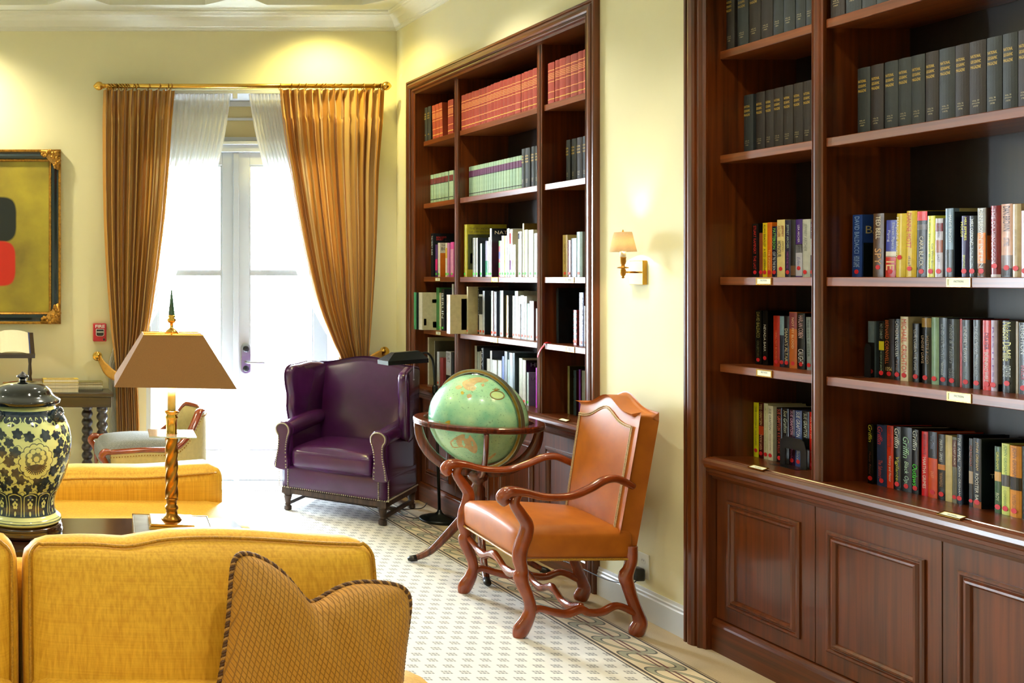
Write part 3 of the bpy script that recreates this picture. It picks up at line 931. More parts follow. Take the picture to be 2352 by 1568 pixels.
row('near', 'C', 1, 3.26, [
    (1957, 1979.4, 494, (38, 64, 128), 'royal blue', {'texts': [('DAVID BALDACCI', .03, .62, .48, (130, 160, 206), 'd'), ('HOUR GAME', .66, .84, .6, (150, 176, 214), 'd', .2)], 'lean': .012, 'cov': [(.005, .15, .45, .99, (14, 24, 26))], 'covtxt': [('BA', .012, .06, .18, .3, (190, 176, 130)), ('HG', .06, .07, .44, .72, (150, 170, 140))]}),
    (2005, 2029.3, 491, (84, 56, 26), 'brown cream-lettered', {'texts': [('TED BELL', .04, .4, .42, (232, 220, 190), 'd'), ('SPY', .55, .8, .6, (214, 160, 96), 'd')], 'doth': .036, 'lean': .01}),
    (2034, 2057.5, 506, (66, 76, 172), 'blue and red snow-capped', {'bands': [(.0, .37, (188, 40, 20)), (.35, .45, (236, 230, 216))], 'texts': [('Eleven Pipers', .05, .5, .34, (200, 208, 240), 'd', 0, .2), ('Piping', .18, .38, .3, (200, 208, 240), 'd', 0, -.22), ('IE', .72, .88, .8, (240, 214, 150), 'd')], 'lean': .02}),
    (2058, 2080, 491, (226, 200, 70), 'yellow pale-striped', {'bands': [(.02, .98, (228, 204, 84))], 'texts': [('MARJORIE BRODY', .06, .7, .3, (250, 250, 250), 'd', 0, -.3)], 'doth': .07, 'lean': .02, 'rnd': 1}),
    (2080.6, 2104.5, 485, (224, 194, 66), 'yellow red-lettered', {'texts': [('DIANNE MOTT', .03, .56, .42, (190, 40, 40), 'd', 0, -.1), ('dash', .68, .85, .26, (90, 70, 20), 'd')], 'doth': .03, 'lean': .016, 'rnd': 1}),
    (2105.5, 2128, 486, (26, 20, 18), 'black red-topped', {'bands': [(.86, 1.0, (214, 34, 20)), (.72, .8, (90, 80, 74))], 'texts': [('CARA BLACK', .38, .84, .42, (214, 208, 190), 'd')], 'lean': .014}),
    (2129.5, 2146.5, 496, (226, 224, 80), 'lime yellow', {'texts': [('Lilian Jackson Braun', .06, .85, .34, (90, 160, 60), 'd', 0, -.22), ('Cat Who Brought', .45, .95, .4, (110, 120, 30), 'd', 0, .2)], 'lean': .012}),
    (2148, 2165, 502, (190, 184, 196), 'lilac grey picture-spined', {'bands': [(.42, .63, (150, 84, 60)), (.78, .92, (120, 30, 34))], 'texts': [('MR SERAFIN', .08, .32, .3, (90, 84, 96), 'd'), ('LAST', .62, .74, .3, (60, 56, 66), 'd')], 'lean': .008}),
    (2172, 2190, 479, (106, 130, 150), 'tall slate blue', {'bands': [(.0, .4, (38, 42, 38))], 'texts': [('MAEVE BINCHY', .1, .5, .34, (206, 216, 222), 'd', 0, .15)], 'cov': [(.02, .15, .0, .05, (170, 160, 110)), (.004, .15, .051, 1.0, (26, 34, 40))], 'doth': .024}),
    (2208.5, 2225.6, 496, (48, 36, 84), 'dark violet yellow-lettered', {'texts': [('MRS JEFFRIES', .03, .4, .42, (226, 220, 60), 'd', 0, .15), ('HOLDS', .1, .34, .3, (226, 220, 60), 'd', 0, -.25), ('BRIGHTWELL', .64, .86, .3, (206, 206, 90), 'd')], 'rnd': 1}),
    (2226.2, 2245, 496, (26, 34, 44), 'midnight blue white-lettered', {'texts': [('MRS OSMOND', .06, .48, .34, (226, 230, 232), 'd'), ('John Banville', .52, .84, .28, (206, 214, 216), 'd')], 'rnd': 1}),
    (2245.6, 2264, 478, (152, 152, 150), 'grey and orange white-lettered', {'bands': [(.02, .64, (226, 130, 40)), (.0, .2, (90, 70, 52))], 'texts': [('DAN BROWN', .02, .46, .5, (240, 240, 236), 'd'), ('INFERNO', .52, .95, .5, (236, 232, 226), 'd')], 'cov': [(.004, .14, .0, .4, (74, 60, 54)), (.004, .14, .4, .75, (200, 106, 26))], 'doth': .02}),
    (2276.5, 2299, 473, (128, 26, 38), 'crimson white-lettered', {'texts': [('THE DA VINCI CODE', .04, .82, .4, (226, 206, 226), 'd', 0, -.1)], 'bands': [(.0, .04, (226, 220, 226))], 'doth': .036, 'rnd': 1}),
    (2300, 2325.5, 469, (196, 146, 116), 'peach dark-lettered', {'bands': [(.02, .3, (120, 100, 92)), (.0, .12, (40, 38, 44))], 'texts': [('DAN BROWN', .03, .37, .62, (40, 40, 50), 'd'), ('LOST SYMBOL', .46, .58, .5, (110, 110, 130), 'd')], 'doth': .03}),
    (2326, 2345.5, 469, (196, 176, 140), 'beige', {'rnd': 1, 'doth': .028, 'texts': [('DAN BROWN ORIGIN', .35, .7, .2, (150, 130, 90), 'd')]}),
    (2346, 2368, 484, (226, 196, 214), 'pale pink', {'rnd': 1}),
    (2370, 2394, 484, (60, 40, 60), 'dark plum'),
], dot=M_DOT, noun=N)
row('near', 'D', 0, 3.315, [
    (1735, 1749, 712.5, (20, 20, 16), 'black olive-lettered', {'texts': [('DAVID BALDACCI', .03, .5, .5, (150, 136, 60), 'd'), ('COLLECTORS', .56, .86, .36, (110, 104, 60), 'd')]}),
    (1752, 1763, 712.5, (14, 14, 14), 'black white-lettered', {'texts': [('NEVADA BARR', .26, .75, .44, (214, 210, 190), 'd')], 'doth': .03}),
    (1776.6, 1791, 724.5, (176, 44, 24), 'red', {'texts': [('I SHALL NOT BE MOVED', .3, .86, .3, (224, 120, 70), 'd')]}),
    (1791.5, 1801, 724.5, (40, 46, 60), 'dark blue pale-topped', {'bands': [(.62, .99, (136, 166, 180))]}),
    (1801.6, 1812.6, 726, (34, 28, 34), 'dark plum cream-lettered', {'texts': [("DIANA'S ALTAR", .24, .88, .62, (214, 200, 160), 'd')]}),
    (1813.2, 1830.5, 716, (196, 104, 40), 'burnt orange', {'bands': [(.7, .99, (140, 66, 70))], 'texts': [('NOT MY BLOOD', .1, .65, .3, (236, 200, 150), 'd')]}),
    (1831.8, 1848.7, 719, (18, 18, 26), 'black pink-and-white-lettered', {'texts': [('HARLAN COBEN', .04, .44, .62, (220, 180, 180), 'd'), ('CAUGHT', .64, .9, .7, (236, 232, 232), 'd')]}),
    (1853.6, 1863.6, 727.6, (142, 156, 162), 'grey dark-lettered', {'texts': [('THE HOLY SISTER', .05, .75, .5, (60, 66, 72), 'd')], 'lean': -.02}),
    (1864.4, 1873, 729, (176, 40, 96), 'magenta', {'bands': [(.02, .5, (206, 40, 50))]}),
], dot=M_DOT, noun=N)
row('near', 'D', 1, 3.315, [
    (1994, 2008.5, 737, (112, 128, 142), 'blue-grey half-hidden', {'bands': [(.0, .62, (20, 20, 22))], 'cov': [(.006, .15, .0, 1.0, (86, 100, 114))], 'doth': .022}),
    (2019, 2030.5, 739, (24, 26, 28), 'black yellow-banded', {'bands': [(.5, .66, (214, 200, 40))], 'texts': [('PAT CONROY', .03, .3, .5, (150, 160, 150), 'd'), ('THE DEATH OF SANTINI', .5, .88, .4, (150, 170, 150), 'd')]}),
    (2031.5, 2054, 732, (44, 28, 16), 'dark brown orange-lettered', {'texts': [('BERNARD CORNWELL', .02, .75, .34, (176, 84, 30), 'd', 0, -.2), ('1356', .8, .86, .6, (226, 200, 130), 'h')]}),
    (2054.5, 2067.6, 732, (18, 18, 18), 'black tall white-lettered', {'texts': [('CATHERINE COULTER', .03, .62, .5, (220, 222, 220), 'd'), ('VICE', .66, .9, .36, (130, 84, 40), 'd')]}),
    (2068.4, 2086, 726.6, (222, 206, 164), 'cream red-lettered', {'texts': [('MICHAEL CRICHTON', .04, .9, .62, (206, 60, 30), 'd')]}),
    (2096, 2111, 742.4, (20, 20, 22), 'black mottled white-lettered', {'texts': [('CLIVE CUSSLER THE CHASE', .1, .8, .4, (190, 190, 186), 'd')]}),
    (2117.6, 2139, 728, (24, 24, 26), 'black faded gilt-lettered', {'bands': [(.85, .99, (160, 126, 60))], 'texts': [('LINDSEY DAVIS', .28, .7, .28, (140, 110, 60), 'd', 0, -.25), ('MASTER & GOD', .28, .7, .28, (140, 110, 60), 'd', 0, .25)], 'rnd': 1}),
    (2139.7, 2156.6, 728, (150, 186, 160), 'mint green', {'rnd': 1}),
    (2157.2, 2175.6, 729, (44, 60, 76), 'steel blue', {'texts': [('LINDSEY DAVIS', .1, .62, .4, (140, 160, 172), 'd'), ('Nemesis', .64, .85, .4, (180, 200, 206), 'd', .3)]}),
    (2176.3, 2204, 732, (52, 58, 64), 'charcoal wide', {'texts': [('Rebels & Traitors', .08, .66, .34, (130, 140, 140), 'd', .25), ('LINDSEY', .72, .88, .2, (120, 128, 128), 'd', 0, .12), ('DAVIS', .74, .88, .2, (120, 128, 128), 'd', 0, -.14)], 'rnd': 1}),
    (2204.7, 2209.6, 732, (176, 30, 26), 'thin red', {'dot': None}),
    (2210.2, 2227, 734, (70, 78, 86), 'slate white-lettered', {'texts': [('LINDSEY DAVIS', .1, .62, .44, (214, 220, 222), 'd'), ('THE IDES OF APRIL', .68, .86, .3, (130, 150, 140), 'd')], 'cov': [(.004, .15, .0, 1.0, (52, 30, 24))]}),
    (2236, 2250.5, 734, (76, 84, 92), 'blue-grey pale-lettered', {'texts': [('LINDSEY DAVIS', .1, .5, .44, (190, 200, 206), 'd'), ('THIRD NERO', .55, .82, .4, (170, 180, 186), 'd')], 'cov': [(.004, .15, .0, 1.0, (74, 36, 20)), (.012, .06, .52, .62, (206, 140, 40))]}),
    (2257.6, 2275.6, 735, (214, 40, 30), 'scarlet', {'texts': [('DEAVER', .18, .42, .5, (90, 20, 60), 'd'), ('BURNING WIRE', .46, .88, .46, (236, 226, 220), 'd')], 'doth': .02}),
    (2276.5, 2290, 735, (204, 190, 214), 'lilac and tan', {'texts': [('RESTLESS', .1, .9, .26, (110, 70, 150), 'd')], 'cov': [(.004, .15, .0, .9, (150, 122, 92)), (.004, .15, .9, 1.0, (24, 24, 26))], 'rnd': 1}),
    (2302, 2332.5, 736, (16, 18, 20), 'black wide yellow-lettered', {'texts': [('Nelson DeMille', .02, .56, .62, (230, 224, 140), 'd'), ('GATE HOUSE', .62, .78, .6, (200, 206, 200), 'd')], 'doth': .03, 'rnd': 1}),
    (2333.2, 2339, 738, (150, 130, 96), 'thin tan', {'dot': None}),
    (2340, 2362, 740, (30, 36, 42), 'black bold white-lettered', {'texts': [('LEIGHTON', .04, .44, .5, (226, 230, 232), 'd'), ('INSIDE', .6, .8, .4, (190, 60, 80), 'd')]}),
], dot=M_DOT, noun=N)
row('near', 'E', 0, 3.315, [
    (1731, 1742.4, 923.4, (214, 210, 30), 'acid yellow', {'texts': [('THE ENSEMBLE  AJA GABEL', .07, .8, .34, (50, 50, 20), 'd')], 'doth': .028}),
    (1743, 1753.8, 924, (74, 18, 14), 'dark red', {'bands': [(.42, .58, (176, 60, 24))], 'texts': [('TESS GERRITSEN', .02, .4, .5, (190, 160, 100), 'd'), ('THE BONE GARDEN', .57, .85, .5, (226, 170, 130), 'd')]}),
    (1754.5, 1763.6, 925.4, (208, 208, 172), 'pale green-cream', {'texts': [('A Bit on the Side', .05, .85, .26, (140, 140, 110), 'd', .2)]}),
    (1764.2, 1775.4, 930.8, (226, 224, 204), 'ivory', {'texts': [('SUE GRAFTON', .05, .45, .4, (40, 40, 44), 'd', .2), ('Kinsey and Me', .52, .82, .34, (150, 110, 110), 'd', .2)], 'cov': [(.02, .06, .33, .57, (30, 24, 22))]}),
    (1784, 1796.6, 935, (30, 16, 14), 'black rust-lettered', {'texts': [('SUE GRAFTON', .03, .42, .6, (196, 70, 40), 'd'), ('K IS FOR KILLER', .46, .84, .5, (190, 60, 34), 'd')], 'doth': .018}),
    (1798, 1812, 937, (24, 26, 26), 'black script-lettered', {'texts': [('Sue Grafton', .03, .44, .6, (190, 200, 184), 'd', .3)], 'dot': None}),
    (1813.4, 1825.4, 940, (50, 16, 50), 'dark purple', {'texts': [('SUE GRAFTON', .02, .45, .5, (214, 170, 206), 'd', .2), ('Ricochet', .7, .9, .4, (170, 90, 150), 'd', .3)]}),
    (1826.5, 1841.5, 941.5, (64, 84, 150), 'cornflower blue', {'texts': [('SUE GRAFTON', .02, .48, .56, (220, 226, 236), 'd', .2), ('Silence', .68, .88, .46, (206, 214, 230), 'd', .3)]}),
    (1843, 1858.6, 943, (22, 26, 26), 'black slim-lettered', {'texts': [('SUE GRAFTON', .04, .46, .5, (190, 200, 196), 'd', .2)], 'dot': None}),
    (1859.6, 1871.6, 945.5, (206, 34, 24), 'bright red', {'texts': [('SUE GRAFTON', .08, .46, .44, (240, 190, 150), 'd', .2), ('Vengeance', .6, .85, .34, (230, 130, 90), 'd', .3)]}),
], dot=M_DOT, noun=N)
G = 'Griffin'
row('near', 'E', 1, 3.315, [
    (1993, 2006, 973, (20, 20, 14), 'black yellow-lettered', {'texts': [(G, .01, .3, .62, (206, 196, 50), 'd', .25), ('Honor Bound', .46, .85, .4, (96, 50, 34), 'd', .2)]}),
    (2014.4, 2036.6, 974, (42, 54, 88), 'navy red-lettered', {'texts': [(G, .03, .32, .5, (196, 40, 50), 'd', .25, -.15), ('The Saboteurs', .58, .88, .4, (190, 70, 60), 'd', .2, -.1)]}),
    (2037.5, 2052, 976, (206, 52, 24), 'vermilion', {'texts': [(G, .02, .34, .6, (120, 24, 20), 'd', .25), ('Victory and Honor', .48, .9, .5, (236, 226, 214), 'd')], 'dot': None}),
    (2053, 2069.3, 978, (22, 24, 18), 'black acid-lettered', {'texts': [(G, .03, .34, .66, (226, 230, 220), 'd', .25), ('Vigilantes', .48, .9, .56, (200, 196, 50), 'd', .2)]}),
    (2070, 2094.3, 979, (20, 24, 24), 'black mint-lettered', {'texts': [(G, .15, .48, .56, (170, 214, 180), 'd', .25), ('Black Ops', .53, .9, .5, (190, 220, 200), 'd', .2)]}),
    (2095.2, 2110, 985, (20, 22, 28), 'black green-lettered', {'texts': [(G, .02, .32, .7, (214, 222, 220), 'd', .25), ('Outlaws', .54, .88, .76, (70, 220, 40), 'd', .25)]}),
    (2117, 2131.4, 989.6, (206, 26, 32), 'pillar-box red', {'texts': [('BELGRAVE', .04, .36, .4, (120, 20, 50), 'd'), ('MARTHA GRIMES', .4, .88, .5, (240, 214, 206), 'd')], 'dot': None}),
    (2132.3, 2152.6, 989.6, (210, 74, 20), 'orange navy-topped', {'bands': [(.6, 1.0, (30, 34, 48))], 'texts': [('Martha Grimes', .05, .26, .4, (120, 130, 160), 'd', .2), ('DUST', .6, .7, .3, (236, 150, 90), 'd')]}),
    (2154.6, 2171, 995.6, (26, 28, 32), 'black tan-banded', {'bands': [(.46, .54, (196, 120, 40))], 'texts': [('MARTHA GRIMES', .08, .42, .42, (214, 220, 222), 'd', .2), ('THE KNOWLEDGE', .58, .8, .4, (180, 130, 80), 'd')]}),
    (2171.6, 2187, 998, (208, 190, 132), 'parchment', {'dot': None}),
    (2187.8, 2197.6, 1003, (120, 118, 100), 'grey maroon-topped', {'bands': [(.55, .96, (84, 34, 24))], 'texts': [('THE LAST JUROR', .06, .42, .6, (214, 196, 170), 'd'), ('JOHN GRISHAM', .48, .88, .6, (70, 74, 66), 'd')]}),
    (2198.4, 2210, 996.5, (46, 60, 80), 'dark slate white-lettered', {'texts': [('THE APPEAL', .05, .4, .5, (206, 216, 222), 'd', .2), ('JOHN GRISHAM', .45, .88, .5, (206, 216, 222), 'd', .2)], 'cov': [(.004, .15, .0, 1.0, (18, 20, 26))]}),
    (2226, 2235, 1006, (34, 30, 28), 'dark picture-spined', {'bands': [(.34, .52, (170, 150, 130))], 'texts': [('GRISHAM', .1, .4, .5, (150, 70, 40), 'd')]}),
    (2235.8, 2254, 1005, (22, 28, 32), 'black gilt-and-white-lettered', {'texts': [('JOHN GRISHAM', .05, .46, .42, (206, 176, 110), 'd', .2), ('ROOSTER BAR', .5, .92, .42, (226, 222, 206), 'd', .1)], 'bands': [(.0, .1, (150, 80, 40))], 'covtxt': [('The', .03, .03, .5, .56, (206, 196, 160))]}),
    (2285, 2299.6, 1024, (52, 84, 40), 'forest green', {'bands': [(.48, .62, (206, 160, 90))], 'texts': [('GRISHAM', .08, .34, .4, (206, 206, 60), 'd'), ('ROY', .7, .82, .5, (190, 200, 150), 'd')]}),
    (2301, 2318.6, 1017, (206, 214, 110), 'lime and cream', {'bands': [(.4, .56, (70, 66, 62))], 'texts': [('JOHN GRISHAM', .02, .44, .5, (70, 120, 50), 'd', .2), ('CONFESSION', .66, .9, .3, (90, 110, 50), 'd')]}),
    (2320, 2346.6, 1021.5, (214, 140, 56), 'tan-orange wide', {'bands': [(.38, .56, (44, 38, 34))], 'texts': [('JOHN GRISHAM', .02, .44, .44, (96, 50, 20), 'd', .2), ('THE LITIGATORS', .68, .9, .3, (110, 60, 24), 'd')], 'rnd': 1}),
    (2348, 2372, 1024, (26, 40, 38), 'dark bottle-green'),
], dot=M_DOT, noun=N)

# ---- far bookcase
RB = [(.09, .11, GOLD), (.27, .285, (226, 160, 90)), (.52, .535, (226, 160, 90)), (.6, .612, (226, 160, 90)), (.64, .652, (226, 160, 90)), (.68, .692, (226, 160, 90)), (.72, .732, (226, 160, 90)), (.8, .815, (226, 160, 90))]
def reds(bay, spans, sh='A', xs=3.18):
    row('far', sh, bay, xs, [(a, b_, 0, random.choice([(140, 44, 32), (132, 40, 28), (146, 50, 36)]), 'red gilt-banded cloth', {'bands': RB, 'h': .228 + random.uniform(-.002, .002)}) for a, b_ in spans], rnd=1, gloss=False, depth=.15, noun='volume')
for a, b_ in ((974, 981.5), (982.5, 989.5)):
    row('far', 'A', 0, 3.18, [(a, b_, 0, (40, 40, 34), 'black gilt-lettered', {'h': .24, 'texts': [('NATIONAL', .175, .215, .7, GOLD, 'h'), ('GEOGRAPHIC', .245, .285, .7, GOLD, 'h'), ('MAGAZINE', .315, .355, .7, GOLD, 'h'), ('1978', .8, .84, .5, GOLD, 'h')]})], rnd=1, gloss=False, noun='volume')
row('far', 'A', 0, 3.18, [(a, b_, 0, (150, 56, 24), 'orange-red leaning', {'h': .235, 'bands': RB, 'lean': -.05}) for a, b_ in ((994, 1001), (1001.5, 1009), (1009.5, 1017))], rnd=1, gloss=False, noun='volume')
reds(0, [(1029, 1041)])
rb = [1059.8, 1069.2, 1076.5, 1083.9, 1089.9, 1100, 1106, 1111.4, 1118, 1126.8, 1134, 1141.5, 1148, 1155.6, 1165, 1175.6, 1183, 1196.4]
reds(1, list(zip(rb[:-1], rb[1:])) + [(1197.7, 1203), (1203.2, 1211.8), (1212, 1223.2), (1223.4, 1234.6)])
reds(2, [(1258.7, 1273.5), (1275.3, 1284.2), (1284.7, 1299), (1299.5, 1310.2), (1310.7, 1327), (1327.6, 1339.8), (1340, 1352)])
def greys(bay, xs, spans):
    row('far', 'B', bay, xs, [(a, b_, 0, random.choice([(150, 178, 150), (142, 170, 144), (156, 182, 152)]), 'grey-green cloth', {'h': .205, 'bands': [(.67, .86, (92, 44, 84) if bay else (104, 44, 40)), (.65, .67, (30, 30, 36)), (.12, .145, (40, 48, 46))]}) for a, b_ in spans], rnd=1, gloss=False, depth=.14, noun='volume')
greys(0, 3.22, [(988.4, 995.1), (995.8, 1000.7), (1001, 1007.5), (1007.6, 1012.4), (1012.8, 1020.4), (1020.7, 1029.3), (1031.5, 1041)])
gb = [960 + v / 8.11 for v in (940, 970, 1035, 1075, 1115, 1160, 1205, 1245, 1290, 1325, 1370, 1420, 1465, 1515, 1560, 1605, 1665, 1720, 1775, 1835, 1890, 1935)]
greys(1, 3.233, list(zip(gb[:-1], gb[1:])))
mags('far', 'B', 1, 3.23, [(1198.6, 1206), (1206.6, 1217.7), (1220.8, 1229.4), (1230, 1237)], h=.24, pat='0000')
mags('far', 'B', 2, 3.27, [(1300.8, 1309.7), (1313.5, 1323.7), (1325, 1337.8), (1339, 1350)], h=.24, pat='0010')
row('far', 'C', 0, 3.22, [
    (989.6, 995.8, 536.4, (30, 34, 40), 'tall dark navy', {'texts': [('THE FAMILY GUIDE', .05, .5, .5, (190, 196, 200), 'd')], 'covtxt': [("READER'S", .02, .07, .07, .11, (200, 40, 40)), ('DIGEST', .02, .05, .12, .16, (200, 40, 40))], 'depth': .24, 'dot': None}),
    (1000, 1004.6, 561.7, (90, 60, 120), 'violet and pink', {'bands': [(.2, .55, (210, 50, 120))]}),
    (1006, 1010.4, 557.7, (226, 220, 210), 'white and orange', {'cov': [(.003, .07, .3, 1.0, (206, 110, 26)), (.003, .07, .0, .3, (214, 208, 190))], 'covtxt': [('THE', .01, .03, .05, .1, (30, 30, 30)), ('BO', .01, .04, .13, .22, (30, 30, 30))], 'depth': .1}),
    (1023, 1027, 557.7, (226, 226, 214), 'white yellow-striped', {'bands': [(.55, .85, (214, 180, 80))]}),
    (1027.3, 1031.5, 557.7, (200, 130, 190), 'pink-lilac'),
    (1035, 1041.6, 556, (222, 90, 170), 'magenta', {'bands': [(.1, .8, (226, 160, 206))]}),
], dot=M_GDOT)
row('far', 'C', 1, 3.2, [
    (1064.8, 1072.8, 516, (186, 176, 50), 'tall olive-yellow', {'depth': .26, 'rnd': 1, 'covtxt': [('THE WONDERS', .015, .14, .06, .1, (90, 84, 30)), ('OF LIFE ON EARTH', .015, .16, .125, .16, (90, 84, 30))], 'cov': [(.006, .24, .19, .86, (84, 88, 50)), (.03, .1, .25, .45, (120, 140, 110)), (.02, .06, .55, .75, (60, 66, 40))]}),
    (1085.8, 1091.3, 546.2, (150, 154, 150), 'grey'),
    (1093, 1096.6, 546.2, (196, 200, 196), 'grey black-sided', {'cov': [(.002, .12, .0, 1.0, (24, 28, 32))]}),
    (1103, 1106.4, 559, (180, 200, 200), 'pale dark-green-sided', {'cov': [(.002, .12, .0, 1.0, (14, 44, 40))], 'depth': .13}),
    (1115, 1121.5, 553.6, (176, 180, 214), 'lilac and teal', {'bands': [(.05, .45, (60, 140, 110))]}),
    (1122, 1124.8, 545, (216, 222, 216), 'thin white'),
    (1125.2, 1129, 524.7, (190, 196, 210), 'tall black-covered', {'cov': [(.002, .19, .0, 1.0, (14, 16, 20))], 'covtxt': [('NATURE', .02, .15, .05, .12, (226, 220, 190))], 'depth': .2}),
    (1145.6, 1151.6, 553, (214, 120, 140), 'pink and green patterned', {'bands': [(.25, .4, (120, 170, 130)), (.5, .7, (120, 120, 190)), (.85, 1.0, (130, 170, 120))]}),
    (1152, 1157.3, 541.3, (232, 234, 226), 'white'),
    (1157.6, 1164, 541.9, (214, 220, 150), 'pale lime'),
    (1164.3, 1170, 525, (190, 200, 202), 'tall blue-grey'),
    (1170.8, 1177, 527, (228, 230, 226), 'white red-balloon', {'bands': [(.7, .92, (200, 40, 50)), (.15, .35, (110, 50, 120))], 'cov': [(.002, .1, .0, 1.0, (206, 200, 172))]}),
    (1177.4, 1184, 562, (232, 230, 214), 'short ivory', {'cov': [(.002, .1, .0, 1.0, (206, 200, 172))]}),
    (1190, 1198, 532, (206, 212, 214), 'pale blue', {'bands': [(.84, .96, (40, 44, 70))]}),
    (1200.4, 1203.3, 513, (222, 214, 186), 'tall brown-covered', {'cov': [(.002, .2, .0, 1.0, (96, 76, 32))], 'depth': .22}),
    (1203.7, 1211.5, 527.7, (196, 204, 160), 'sage'),
    (1213.4, 1224.5, 528.4, (226, 228, 206), 'cream'),
    (1226.3, 1234, 535.8, (184, 190, 190), 'mid grey'),
], dot=M_GDOT)
row('far', 'C', 2, 3.24, [
    (1292.6, 1303.3, 539.8, (200, 176, 104), 'tan', {'texts': [('THE SECRET LIFE', .2, .7, .36, (120, 90, 40), 'd')]}),
    (1304, 1311.4, 551.5, (112, 48, 30), 'maroon'),
    (1312, 1324, 547.4, (22, 24, 26), 'black', {'dot': None}),
    (1324.7, 1338, 532.7, (166, 190, 190), 'pale blue-grey wide', {'rnd': 1}),
], dot=M_ODOT)
row('far', 'D', 0, 3.2, [
    (950.5, 955, 667, (70, 150, 100), 'green protruding', {'xs': 3.085, 'h': .262, 'cov': [(.004, .18, .0, 1.0, (20, 34, 32))], 'depth': .2, 'dot': None}),
    (961.8, 969.5, 667, (214, 214, 200), 'cream wine-glass', {'xs': 3.1, 'h': .262, 'cov': [(.004, .2, .0, 1.0, (206, 200, 164)), (.012, .03, .7, .88, (50, 52, 70)), (.075, .1, .78, .94, (150, 26, 20)), (.07, .1, .18, .28, (96, 70, 60))], 'depth': .21, 'dot': None}),
    (1002, 1009, 660, (60, 120, 70), 'tall green', {'dot': None}),
    (1009.4, 1012.4, 672, (206, 200, 170), 'thin beige'),
    (1013.8, 1020.4, 663.6, (30, 34, 42), 'navy white-lettered', {'texts': [('BERLIN', .1, .7, .6, (220, 224, 226), 'd')], 'depth': .22}),
    (1038, 1041, 652, (222, 224, 226), 'thin white'),
], dot=M_GDOT)
row('far', 'D', 1, 3.245, [
    (1026, 1033.4, 673, (222, 206, 200), 'cream boxed protruding', {'xs': 3.07, 'h': .255, 'cov': [(.002, .15, .0, 1.0, (206, 190, 140)), (.075, .125, .1, .9, (24, 18, 18))], 'depth': .16, 'dot': None}),
    (1071, 1074.5, 658, (216, 208, 178), 'tall buff', {'xs': 3.18, 'depth': .2, 'cov': [(.002, .19, .0, 1.0, (180, 166, 120))]}),
    (1086, 1093.4, 666, (44, 30, 56), 'speckled purple-black'),
    (1093.7, 1100, 659, (24, 26, 34), 'tall black white-lettered', {'texts': [('LOS ANGELES', .05, .6, .6, (220, 222, 226), 'd')]}),
    (1100.3, 1108, 675.6, (224, 228, 230), 'white dark-topped', {'bands': [(.5, .95, (50, 56, 60))]}),
    (1108.7, 1112.7, 667.7, (196, 206, 226), 'pale blue black-covered', {'cov': [(.002, .14, .0, 1.0, (22, 26, 30)), (.04, .1, .3, .6, (60, 64, 68))], 'covtxt': [('COLOR', .03, .1, .03, .12, (90, 94, 96))]}),  # highlight on the spine put into its colour
    (1127.8, 1132.4, 667.7, (214, 220, 220), 'white black-edged', {'cov': [(.002, .12, .0, 1.0, (24, 26, 40))]}),
    (1132.8, 1136.6, 669, (70, 30, 40), 'dark maroon'),
    (1137, 1140, 669.7, (190, 200, 220), 'thin pale blue', {'cov': [(.002, .13, .0, 1.0, (22, 26, 40))]}),
    (1148, 1155.5, 667, (196, 206, 210), 'silver-blue', {'cov': [(.002, .13, .0, 1.0, (26, 32, 34))]}),
    (1162.7, 1167.4, 678, (196, 172, 116), 'sand black-covered', {'cov': [(.002, .12, .0, 1.0, (28, 26, 22))]}),
    (1177, 1182, 679, (206, 210, 206), 'light grey'),
    (1182.4, 1189.5, 668, (206, 220, 220), 'tall ice-blue'),
    (1190, 1195, 680, (226, 226, 218), 'off-white'),
    (1195.3, 1203.6, 678, (224, 226, 220), 'white black-footed', {'bands': [(.0, .8, (44, 46, 46))]}),
    (1204, 1210, 680, (214, 222, 226), 'white blue-striped'),
    (1210.9, 1216, 696.7, (160, 200, 184), 'short mint'),
    (1216.4, 1225.4, 691, (222, 224, 236), 'white maroon-sided', {'cov': [(.002, .12, .0, 1.0, (88, 46, 44))]}),
    (1231, 1237, 708, (214, 210, 214), 'short dotted white'),
], dot=M_ODOT)
row('far', 'D', 2, 3.24, [
    (1272.4, 1282, 661, (44, 52, 56), 'massive black', {'depth': .25, 'dot': None, 'cov': [(.003, .24, .0, 1.0, (16, 18, 20))]}),
    (1316.7, 1325, 711.5, (130, 40, 30), 'short red black-panelled', {'bands': [(.08, .14, (200, 110, 70)), (.2, .3, (30, 34, 30)), (.36, .46, (30, 34, 30)), (.52, .62, (30, 34, 30)), (.68, .78, (30, 34, 30)), (.84, .92, (30, 34, 30))]}),
    (1330.6, 1340.3, 671.5, (60, 62, 110), 'indigo white-lettered', {'texts': [('RIGHTS OF MAN', .1, .85, .66, (230, 232, 236), 'd')], 'cov': [(.003, .15, .0, 1.0, (80, 48, 34))]}),
    (1341.8, 1349, 702.4, (150, 156, 170), 'slim grey', {'lean': .0}),
], dot=M_ODOT)
